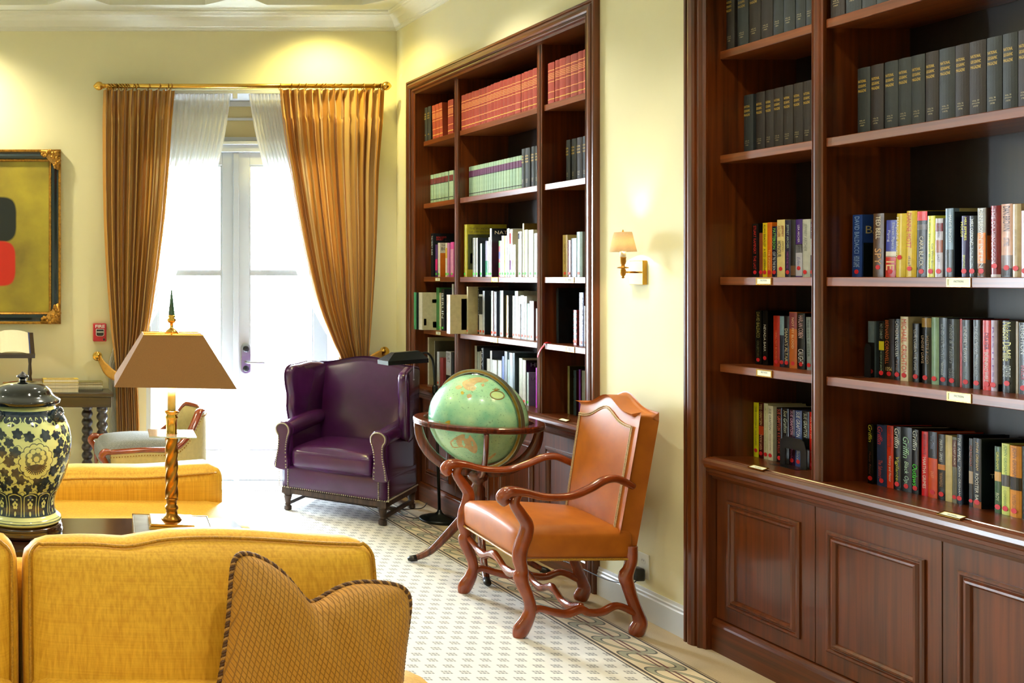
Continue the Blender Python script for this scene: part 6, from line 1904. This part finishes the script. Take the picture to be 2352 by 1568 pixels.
# lid
M_LID = mat('black_lacquer', (18, 22, 23), .08, var=.05, coat=.8)
lid = [(72, 930), (84, 924), (86.5, 918), (86, 914.5), (78, 909), (69, 903), (63, 893), (52, 884), (36, 878), (16, 875), (9, 874), (7, 871), (8, 868), (12.5, 866), (14, 864), (12, 861), (7, 858), (4, 855), (.5, 852.5)]
MB().lathe(cr([(r * S, yz(y)) for r, y in lid], 3), 64).build('lid', M_LID, jar, smooth=True)

# brass table lamp
LY = 3.16
LX = (394 - CX) / F * LY
tl = thing('table_lamp', 'brass table lamp with twisted column and tan pyramid shade', 'table lamp', (LX, LY, TZ), math.radians(-8))
lz = lambda y: H - (y - CY) * LY / F - TZ
M_MARB = mat('pale_marble', (206, 212, 206), .15, var=.12, scale=(14, 14, 14), coat=.4, detail=6)
MB().box(-.125, .125, -.125, .125, .012, .032).build('base_slab', M_MARB, tl, bevel=.003)
e_ = MB()
for a, b_, c, d in ((-.127, .127, -.127, -.1255), (-.127, .127, .1255, .127), (-.127, -.1255, -.1255, .1255), (.1255, .127, -.1255, .1255)):
    e_.box(a, b_, c, d, .01, .034)
e_.build('base_edging', M_BRASS, tl)
MB().box(-.075, .075, -.075, .075, .032, .042).box(-.07, .07, -.07, .07, .042, .05).build('base_step', M_BRASS, tl, bevel=.002)
for x in (-.11, .11):
    for y in (-.11, .11):
        MB().lathe([(.008, 0), (.014, .004), (.012, .01)], 12, (x, y, 0)).build('foot', M_BRASS, tl, smooth=True)
low = [(.034, .05), (.03, .056), (.02, .066), (.018, .08), (.022, .088), (.021, .094), (.0165, .098), (.0165, .108), (.018, .114), (.0215, .118), (.018, .122)]
MB().lathe(low, 28).build('lower_stem', M_OLDBRASS, tl, smooth=True)
zt0, zt1 = .122, lz(1005)
prof = [(.0195, zt0 + (zt1 - zt0) * i / 60) for i in range(61)]
MB().lathe(prof, 36, rfun=lambda a, z: 1 + .10 * math.cos(4 * (a - z * 34))).build('twisted_column', M_OLDBRASS, tl, smooth=True)
MB().lathe([(.0185, zt1 - .004), (.022, zt1), (.0225, zt1 + .006), (.018, zt1 + .01), (.018, lz(962)), (.02, lz(960)), (.0215, lz(957)), (.018, lz(952)), (.018, lz(950)), (.023, lz(947)), (.024, lz(944)), (.016, lz(942))], 28).build('upper_stem', M_BRASS, tl, smooth=True)
tg = MB()
zt = lz(997)
tg.box(-.075, .075, -.075, -.02, zt, zt + .004).box(-.075, .075, .02, .075, zt, zt + .004).box(-.075, -.02, -.02, .02, zt, zt + .004).box(.02, .075, -.02, .02, zt, zt + .004)
tg.build('tray', mat('mirror_tray', (226, 226, 216), .08, .9, var=.03), tl)
M_CANDLE = mat('ivory_candle_tube', (252, 232, 150), .5, var=.04)
MB().lathe([(.014, lz(943)), (.0135, lz(900)), (.0125, lz(880))], 20).build('candle_tube', M_CANDLE, tl, smooth=True)
def shade_mat(name, c, tr=.35):
    m, nt, b = node_mat(name)
    N, L = nt.nodes, nt.links
    out = N['Material Output']
    tc = N.new('ShaderNodeTexCoord')
    nz = N.new('ShaderNodeTexNoise'); nz.inputs['Scale'].default_value = 420; L.new(tc.outputs['Object'], nz.inputs['Vector'])
    mx = N.new('ShaderNodeMix'); mx.data_type = 'RGBA'; L.new(nz.outputs[0], mx.inputs[0])
    mx.inputs[6].default_value = lin(c); mx.inputs[7].default_value = lin(tuple(int(v * .85) for v in c))
    L.new(mx.outputs[2], b.inputs['Base Color'])
    b.inputs['Roughness'].default_value = .8
    t = N.new('ShaderNodeBsdfTranslucent'); L.new(mx.outputs[2], t.inputs[0])
    s = N.new('ShaderNodeMixShader'); s.inputs[0].default_value = tr
    L.new(b.outputs[0], s.inputs[1]); L.new(t.outputs[0], s.inputs[2]); L.new(s.outputs[0], out.inputs[0])
    return m
M_SHADE = shade_mat('tan_shade_cloth', (160, 112, 60), .10)
zb_, ztp = 1.2536 - TZ, 1.412 - TZ
a, b_ = .187, .094
for q in range(4):
    R_ = Matrix.Rotation(q * PI / 2, 4, 'Z')
    MB().add([R_ @ Vector(v) for v in ((-a, -a, zb_), (a, -a, zb_), (b_, -b_, ztp), (-b_, -b_, ztp), (-a, -a + .003, zb_), (a, -a + .003, zb_), (b_, -b_ + .003, ztp), (-b_, -b_ + .003, ztp))],
             [(0, 1, 2, 3), (7, 6, 5, 4), (0, 4, 5, 1), (3, 2, 6, 7)]).build('shade_panel', M_SHADE, tl)
sp2 = MB()
for q in range(4):
    p0 = Matrix.Rotation(q * PI / 2, 4, 'Z')
    sp2.tube([p0 @ Vector((-b_, -b_, ztp)), p0 @ Vector((b_, -b_, ztp))], .0016, 5)
sp2.tube([(-b_, 0, ztp), (b_, 0, ztp)], .002, 6).tube([(0, 0, lz(880)), (0, 0, ztp + .004)], .003, 6)
sp2.build('shade_carrier', M_BRASS, tl)
M_BULB = emis('warm_bulb', (255, 214, 150), 30)
MB().lathe([(.008, lz(880)), (.014, lz(870)), (.022, lz(855)), (.02, lz(845)), (.008, lz(838))], 16, (.0, .0, 0)).build('bulb', M_BULB, tl, smooth=True)
MB().lathe([(.022, ztp + .002), (.02, ztp + .008), (.009, ztp + .016), (.005, ztp + .02), (.005, ztp + .034), (.011, ztp + .037), (.016, ztp + .046), (.009, ztp + .052), (.013, ztp + .056), (.009, ztp + .062)], 20).build('finial_base', M_BRASS, tl, smooth=True)
M_SPIKE = mat('green_marble', (70, 110, 88), .2, var=.3, scale=(60, 60, 60), coat=.4)
MB().lathe([(.0105, ztp + .062), (.0012, ztp + .15)], 4).build('finial_spike', M_SPIKE, tl)
point('table_lamp_bulb', (LX, LY, TZ + lz(862)), 30, (1, .72, .4), .03)

# ================================================================ wall sconce
sc = thing('wall_sconce', 'lit brass wall sconce with a small cream shade between the bookcases', 'sconce', (0, 0, 0))
sy0, sy1 = 4.48, 4.574
MB().box(3.098, RIGHT_X - .0005, sy0, sy1, 1.562, 1.676).build('backplate', M_BRASS, sc, bevel=.002)
ex, ey = 3.037, 4.527
sz = lambda y: H - (y - CY) * 4.527 / F
MB().tube([(3.099, ey, sz(625)), (ex, ey, sz(625))], .0045, 8).build('arm', M_BRASS, sc, smooth=True)
MB().lathe([(.003, sz(639)), (.007, sz(637)), (.004, sz(635)), (.009, sz(632)), (.012, sz(626)), (.012, sz(620)), (.008, sz(616.5)), (.024, sz(615.5)), (.025, sz(614)), (.008, sz(612)), (.007, sz(608)), (.01, sz(605)), (.012, sz(600)), (.012, sz(593)), (.014, sz(591)), (.012, sz(590))], 20, (ex, ey, 0)).build('stem', M_OLDBRASS, sc, smooth=True)
MB().lathe([(.013, sz(591)), (.013, sz(574))], 16, (ex, ey, 0)).build('candle_tube', mat('white_candle_tube', (250, 240, 220), .4), sc, smooth=True)
M_SSH = shade_mat('cream_shade', (250, 226, 186), .5)
k = MB()
k.lathe([(.0555, sz(578)), (.036, sz(533)), (.0353, sz(533)), (.0548, sz(578)), (.0555, sz(578))], 36, (ex, ey, 0), caps=False).build('shade', M_SSH, sc, smooth=True)
MB().lathe([(.006, sz(574)), (.012, sz(566)), (.014, sz(558)), (.006, sz(548))], 14, (ex, ey, 0)).build('bulb', emis('sconce_bulb', (255, 220, 160), 25), sc, smooth=True)
MB().lathe([(.002, sz(548)), (.002, sz(533)), (.004, sz(531)), (.001, sz(527))], 8, (ex, ey, 0)).build('finial', M_BRASS, sc)
point('sconce_bulb', (ex, ey, sz(560)), 80, (1, .72, .4), .015)

# ================================================================ outlet with plug
ou = thing('wall_outlet', 'ivory electrical outlet low on the wall beside the near bookcase', 'outlet', (RIGHT_X, 4.50, .243))
MB().box(-.006, -.0005, -.036, .036, -.058, .058).build('cover_plate', mat('ivory_plastic', (224, 226, 214), .35, var=.02), ou, bevel=.002)
for z in (.021, -.021):
    f = MB().prism([(.0165 * math.cos(a_), z + .0145 * math.sin(a_)) for a_ in [2 * PI * i / 16 for i in range(16)]], 'x', -.0075, -.006).build('socket', mat('ivory_socket', (214, 216, 204), .35, var=.02), ou)
    for y in (-.006, .006):
        MB().box(-.0079, -.0074, y - .001, y + .001, z + .001, z + .008).build('slot', M_BLACK, f)
pg = thing('plug_adapter', 'black plug adapter with trailing cord in the wall outlet', 'plug', (RIGHT_X, 4.505, .215))
MB().soft((-.03, 0, -.012), .044, .05, .06, .008, (0, 0, 0), 5).build('adapter_body', M_BLACK, pg, smooth=True)
MB().tube(cr([(-.03, 0, -.04), (-.04, .04, -.07), (-.05, .2, -.1), (-.06, .5, -.105), (-.05, .9, -.16), (.0, 1.05, -.208), (-.2, 1.3, -.211)], 6), .003, 6).build('cord', M_BLACK, pg, smooth=True)

# ================================================================ fire alarm pull station
fa = thing('fire_alarm', 'red fire alarm pull station beside the left curtain', 'fire alarm', tuple(P(228, 762.5, BACK_Y)))
M_FRED = mat('alarm_red', (176, 24, 44), .35, var=.04)
M_FWHT = mat('alarm_white', (236, 232, 236), .4, var=.02)
fw, fh = 15 * BACK_Y / F, 20.5 * BACK_Y / F
MB().box(-fw, fw, -.045, -.0005, -fh, fh).build('housing', M_FRED, fa, bevel=.006)
lettering('FIRE', frame_m((-fw * .72, -.0457, fh * .52), (1, 0, 0), (0, 0, 1)), fw * 1.44, fh * .34, M_FWHT, fa, bold=.03)
MB().prism([(-fw * .62, fh * .4), (fw * .62, fh * .4), (fw * .62, -fh * .3), (fw * .4, -fh * .42), (-fw * .4, -fh * .42), (-fw * .62, -fh * .3)], 'y', -.047, -.0452).build('lever_recess', M_FWHT, fa)
MB().prism([(-fw * .54, fh * .34), (fw * .54, fh * .34), (fw * .54, -fh * .27), (fw * .34, -fh * .37), (-fw * .34, -fh * .37), (-fw * .54, -fh * .27)], 'y', -.0495, -.0472).build('recess_face', M_BLACK, fa)
MB().box(-fw * .5, fw * .5, -.058, -.0496, -fh * .02, fh * .14).build('pull_lever', M_STEEL, fa, bevel=.002)
MB().lathe([(.008, 0), (.008, .003)], 14).xf(Matrix.Translation((fw * .6, -.0455, -fh * .78)) @ Matrix.Rotation(PI / 2, 4, 'X')).build('lock', M_BLACK, fa)

# ================================================================ framed painting (plain stand-in canvas)
pa = thing('framed_painting', 'large olive-toned painting in a gilt and black frame', 'painting', (0, BACK_Y, 0))
QY = 7.14
pxr, pzt, pzb = (140 - CX) * QY / F, H - (343 - CY) * QY / F, H - (744 - CY) * QY / F
pxl = pxr - 1.02
def frame_ring(prof, m, name, parent):
    vs, fs = [], []
    for w_, d in prof:
        vs += [(pxr - w_, -d, pzt - w_), (pxl + w_, -d, pzt - w_), (pxl + w_, -d, pzb + w_), (pxr - w_, -d, pzb + w_)]
    for j in range(len(prof) - 1):
        for k in range(4):
            fs.append((4 * j + k, 4 * j + (k + 1) % 4, 4 * j + 4 + (k + 1) % 4, 4 * j + 4 + k))
    return MB().add(vs, fs).build(name, m, parent)
M_GILT = mat('carved_gilt', (190, 136, 52), .38, .7, var=.25, scale=(60, 60, 60), bump=.3, bscale=120)
M_FBLK = mat('blue_black_frame', (22, 38, 42), .2, var=.1, coat=.5)
frame_ring([(0, .002), (0, .04), (.004, .045), (.016, .043), (.02, .038)], M_GILT, 'outer_gilt', pa)
frame_ring([(.02, .038), (.03, .034), (.05, .045), (.066, .042), (.072, .034)], M_FBLK, 'black_cove', pa)
frame_ring([(.072, .034), (.076, .036), (.084, .03), (.088, .022), (.09, .012)], M_GILT, 'inner_gilt', pa)
rc = random.Random(4)
for cx_, cz_, sx, sz_ in ((pxr, pzt, -1, -1), (pxr, pzb, -1, 1), (pxl, pzt, 1, -1), (pxl, pzb, 1, 1)):
    m = MB()
    m.prism([(cx_ + sx * u, cz_ + sz_ * v) for u, v in ((.003, .003), (.15, .006), (.155, .02), (.135, .045), (.11, .06), (.09, .085), (.07, .1), (.055, .13), (.025, .155), (.006, .15))], 'y', -.05, -.02)
    for k in range(20):
        t = k / 19
        if k % 2: u, v = .02 + .12 * t, .03 + .02 * math.sin(t * 9)
        else: u, v = .03 + .02 * math.sin(t * 9), .02 + .12 * t
        m.sphere((cx_ + sx * u, -.05, cz_ + sz_ * v), .013, 8, 6, (1, .7, 1))
    for k in range(9):
        m.sphere((cx_ + sx * (.02 + .05 * rc.random()), -.053, cz_ + sz_ * (.02 + .05 * rc.random())), .016, 8, 6, (1, .6, 1))
    o = m.build('corner_ornament', M_GILT, pa, smooth=True)
def canvas_mat():
    m, nt, b = node_mat('plain_toned_canvas')
    N, L = nt.nodes, nt.links
    tc = N.new('ShaderNodeTexCoord')
    nz = N.new('ShaderNodeTexNoise'); nz.inputs['Scale'].default_value = 2.6; nz.inputs['Detail'].default_value = 5
    L.new(tc.outputs['Object'], nz.inputs['Vector'])
    rp = N.new('ShaderNodeValToRGB')
    rp.color_ramp.elements[0].position = .3; rp.color_ramp.elements[0].color = lin((122, 104, 40))
    rp.color_ramp.elements[1].position = .68; rp.color_ramp.elements[1].color = lin((176, 160, 52))
    L.new(nz.outputs[0], rp.inputs[0])
    col = rp.outputs[0]
    # soft-edged colour fields: dark above, red below (no figure)
    sp = N.new('ShaderNodeSeparateXYZ'); L.new(tc.outputs['Object'], sp.inputs[0])
    def field(cx_, cz_, rx, rz, c, col):
        def n_(op, a, v=None, w_=None):
            k = N.new('ShaderNodeMath'); k.operation = op
            for i, q in enumerate((a, v, w_)):
                if q is None: continue
                if isinstance(q, (int, float)): k.inputs[i].default_value = q
                else: L.new(q, k.inputs[i])
            return k.outputs[0]
        u = n_('ABSOLUTE', n_('DIVIDE', n_('SUBTRACT', sp.outputs[0], cx_), rx))
        v = n_('ABSOLUTE', n_('DIVIDE', n_('SUBTRACT', sp.outputs[2], cz_), rz))
        d = n_('ADD', n_('POWER', u, 4.0), n_('POWER', v, 4.0))
        d = n_('ADD', d, n_('MULTIPLY', nz.outputs[0], .5))
        mr = N.new('ShaderNodeMapRange'); mr.inputs[1].default_value = 1.35; mr.inputs[2].default_value = 1.05; L.new(d, mr.inputs[0])
        mx = N.new('ShaderNodeMix'); mx.data_type = 'RGBA'; L.new(mr.outputs[0], mx.inputs[0]); L.new(col, mx.inputs[6]); mx.inputs[7].default_value = lin(c)
        return mx.outputs[2]
    zc = (pzt + pzb) / 2
    col = field(.1, zc + .13, .17, .17, (22, 28, 28), col)
    col = field(.1, zc - .20, .16, .17, (190, 34, 18), col)
    L.new(col, b.inputs['Base Color'])
    b.inputs['Roughness'].default_value = .4
    return m
MB().box(pxl + .085, pxr - .085, -.016, -.008, pzb + .085, pzt - .085).build('canvas', canvas_mat(), pa)

# ================================================================ console table with barley legs
CT = .765
ct = thing('console_table', 'dark oak console table with bobbin-turned legs under the painting', 'table', (0, 0, 0))
cx1 = (261 - CX) * 6.87 / F
MB().box(-.95, cx1, 6.87, 7.155, CT - .03, CT).build('table_top', M_DKWOOD, ct, bevel=.004)
MB().box(-.93, cx1 - .015, 6.885, 7.15, CT - .105, CT - .031).build('apron', M_DKWOOD, ct, bevel=.003)
bob = []
zz = .06
while zz < CT - .15:
    for i in range(6):
        a_ = PI * i / 6
        bob.append((.026 + .016 * math.sin(a_), zz + .062 * i / 6))
    zz += .062
bob = [(.03, 0), (.042, .01), (.042, .04), (.028, .055)] + bob + [(.026, zz), (.04, zz + .01), (.04, CT - .105)]
for x in (cx1 - .075, cx1 - .165, -.86):
    for y in ((6.925,) if x == cx1 - .075 else (7.09,) if x == cx1 - .165 else (6.925, 7.09)):
        MB().lathe(bob, 22, (x, y, 0)).build('leg', M_DKWOOD, ct, smooth=True)
MB().box(-.86, cx1 - .075, 7.0, 7.03, .1, .14).build('stretcher', M_DKWOOD, ct, bevel=.003)
MB().box(cx1 - .185, cx1 - .055, 6.9, 7.11, .085, .13).build('end_stretcher', M_DKWOOD, ct, bevel=.003)

def flat_book(x0, x1, y0, y1, z, th, c, label, rz=0.0, page=None, group='books lying on the console table'):
    w_, d_ = x1 - x0, y1 - y0
    o = MB().box(-w_ / 2, w_ / 2, -d_ / 2, d_ / 2, 0, .0025).box(-w_ / 2, w_ / 2, -d_ / 2, d_ / 2, th - .0025, th).box(-w_ / 2, -w_ / 2 + .003, -d_ / 2, d_ / 2, .0025, th - .0025).build('book', cover_mat(c))
    o.location = ((x0 + x1) / 2, (y0 + y1) / 2, z)
    o.rotation_euler = (0, 0, rz)
    set_props(o, label, 'book', group)
    MB().box(-w_ / 2 + .0035, w_ / 2 - .004, -d_ / 2 + .004, d_ / 2 - .004, .0027, th - .0027).build('page_block', M_PAGE, o)
    return o
def bx(px): return (px - CX) * 6.93 / F
z = CT + .0005
zs_ = z
for i, (th, c, lb) in enumerate(((.03, (206, 200, 170), 'pale thick paperback at the bottom of the front stack on the console'), (.022, (180, 170, 150), 'grey-spined paperback third down the front stack on the console'), (.016, (196, 190, 160), 'cream paperback second in the front stack on the console'), (.026, (220, 186, 60), 'yellow book on top of the front stack on the console'))):
    o = flat_book(bx(98), bx(180), 6.90, 7.0, zs_, th, c, lb, .02 * (i % 2))
    zs_ += th + .0008
MB().box(-.1, .1, -.035, .035, .0262, .0267).build('cover_picture', cover_mat((176, 150, 90)), o)
zs_ = z
for i, (th, c, lb) in enumerate(((.012, (40, 44, 40), 'thin dark magazine at the bottom of the right stack on the console'), (.012, (190, 190, 170), 'thin pale magazine second from bottom of the right console stack'), (.02, (206, 204, 180), 'pale book under the olive book on the console'), (.016, (112, 104, 50), 'olive green book on top of the right console stack'))):
    flat_book(bx(172), bx(240), 6.985 + .03, 7.14, zs_, th, c, lb, -.02 * (i % 2))
    zs_ += th + .0008
zs_ = z
for i, (th, c, lb) in enumerate(((.045, (200, 190, 120), 'thick yellowish album under the rose album on the console'), (.03, (140, 96, 80), 'dusty rose album lying at the back of the console'))):
    flat_book(bx(72), bx(160), 7.03, 7.145, zs_, th, c, lb, 0)
    zs_ += th + .0008
flat_book(bx(8), bx(56), 6.98, 7.14, z, .05, (206, 120, 100), 'coral-covered thick book half hidden behind the ginger jar')
# reading stand with an open book
rs = thing('book_stand', 'dark wooden reading stand on the console table', 'book stand', (.36, 6.965, CT))
MB().lathe([(.07, 0), (.07, .012), (.05, .02), (.02, .03), (.013, .05), (.017, .08), (.012, .11), (.016, .135), (.011, .2), (.015, .24), (.012, .28), (.016, .31)], 20).build('post', M_DKWOOD, rs, smooth=True)
TM = Matrix.Translation((-.21, 0, .335)) @ Matrix.Rotation(math.radians(30), 4, 'X')
MB().box(-.24, .24, -.15, .15, 0, .014).box(-.24, .24, -.165, -.15, 0, .035).xf(TM).build('slope', M_DKWOOD, rs, bevel=.003)
MB().box(-.05, .02, -.02, .02, .29, .335).build('hinge_block', M_DKWOOD, rs)
ob = thing('open_book', 'open white-paged book lying on the reading stand', 'book', (.15, 6.965, CT + .335))
BM2 = Matrix.Rotation(math.radians(30), 4, 'X')
vs, fs = [], []
for j in range(2):
    for i in range(17):
        u = -1 + i / 8
        zz = .022 + .028 * (abs(u) ** .5) * (1 - abs(u) ** 3) + .012 * (1 - abs(u))
        vs.append((u * .2, -.145 + .28 * j, zz))
for j in range(2):
    for i in range(17):
        u = -1 + i / 8
        vs.append((u * .2, -.145 + .28 * j, .0185))
for i in range(16):
    fs += [(i, i + 1, 18 + i, 17 + i), (34 + i, 51 + i, 52 + i, 35 + i), (i, 34 + i, 35 + i, i + 1), (17 + i, 18 + i, 52 + i, 51 + i)]
fs += [(0, 17, 51, 34), (16, 50, 67, 33)]
MB().add(vs, fs).xf(BM2).build('pages', M_PAGE, ob)
MB().box(-.21, .21, -.149, .145, .0145, .018).xf(BM2).build('cover', cover_mat((60, 70, 120)), ob)

# ================================================================ barrel-back tub chair by the console
M_BEIGE = mat('beige_chair_cloth', (196, 178, 118), .7, var=.06, scale=(40, 40, 40), bump=.1, bscale=300)
M_GREYSEAT = mat('grey_tweed_seat', (140, 142, 140), .85, var=.25, scale=(200, 200, 200), bump=.4, bscale=350)
bc = thing('tub_chair', 'beige tub chair with a carved wooden rail drawn up to the console', 'chair', (1.12, 6.26, 0), math.radians(-90))
# local: front is -y (towards -x in the room)
BRd = .30
def rail(an):
    """an: 0 at the back centre .. +-1 at the arm front; returns (x, y, z)"""
    s = abs(an)
    if s < .62:
        a_ = an / .62 * PI / 2
        x, y = BRd * math.sin(a_), .05 + BRd * .92 * math.cos(a_)
    else:
        t = (s - .62) / .38
        x, y = math.copysign(BRd, an), .05 - .36 * t
    z = .735
    if s > .26: z = .735 - .225 * math.sin(PI / 2 * min(1, (s - .26) / .36)) ** 1.2 - .015 * max(0, (s - .78) / .22)
    return x, y, z
ns = 49
vs, fs = [], []
for side in (0, 1):
    for i in range(ns):
        an = -1 + 2 * i / (ns - 1)
        x, y, z = rail(an)
        c = Vector((x, y - .05, 0))
        nrm = c.normalized() if abs(an) < .62 else Vector((math.copysign(1, an), 0, 0))
        off = nrm * (.02 if side else -.025)
        for j in range(7):
            zz = .30 + (z - .30) * j / 6
            vs.append((x + off.x, y + off.y, zz))
K = ns * 7
for i in range(ns - 1):
    for j in range(6):
        a_ = i * 7 + j
        fs += [(a_, a_ + 7, a_ + 8, a_ + 1), (K + a_, K + a_ + 1, K + a_ + 8, K + a_ + 7)]
    fs += [(i * 7 + 6, i * 7 + 13, K + i * 7 + 13, K + i * 7 + 6), (i * 7, K + i * 7, K + i * 7 + 7, i * 7 + 7)]
for i in (0, ns - 1):
    for j in range(6):
        a_ = i * 7 + j
        fs.append((a_, a_ + 1, K + a_ + 1, K + a_))
MB().add(vs, fs).build('upholstered_shell', M_BEIGE, bc, smooth=True)
rl_ = [rail(-1 + 2 * i / 72) for i in range(73)]
MB().tube([(x, y, z + .012) for x, y, z in rl_], [(.026, .017)] * 73, 12, up=(0, 0, 1)).build('carved_rail', M_CHWOOD, bc, smooth=True)
nl = MB()
for i in range(110):
    x, y, z = rail(-1 + 2 * i / 109)
    an = -1 + 2 * i / 109
    c = Vector((x, y - .05, 0))
    nrm = c.normalized() if abs(an) < .62 else Vector((math.copysign(1, an), 0, 0))
    nl.sphere((x + nrm.x * .022, y + nrm.y * .022, z - .018), .004, 6, 4)
o = nl.build('nailheads', M_OLDBRASS, bc, smooth=True)
o['kind'] = 'stuff'
for s in (-1, 1):
    pts = [(s * .3, -.3, .506, .02, .018), (s * .3, -.345, .508, .026, .026), (s * .3, -.365, .48, .024, .026), (s * .3, -.345, .45, .02, .022), (s * .3, -.325, .40, .02, .022), (s * .3, -.32, .33, .021, .023), (s * .3, -.315, .2, .019, .02), (s * .3, -.325, .0, .015, .016)]
    c, r = carve(pts)
    MB().tube(c, r, 12, up=(1, 0, 0)).build('front_leg', M_CHWOOD, bc, smooth=True)
    MB().tube(cr([(s * .2, .26, .3), (s * .21, .29, .15), (s * .22, .33, .0)], 5), .018, 10).build('back_leg', M_CHWOOD, bc, smooth=True)
MB().soft((0, -.05, .30), .56, .56, .12, .03, (0, 0, 0), 6).build('seat_frame', M_BEIGE, bc, smooth=True)
MB().soft((0, -.06, .445), .52, .58, .17, .07, (.004, .008, .05), 12).build('seat_cushion', M_GREYSEAT, bc, smooth=True)
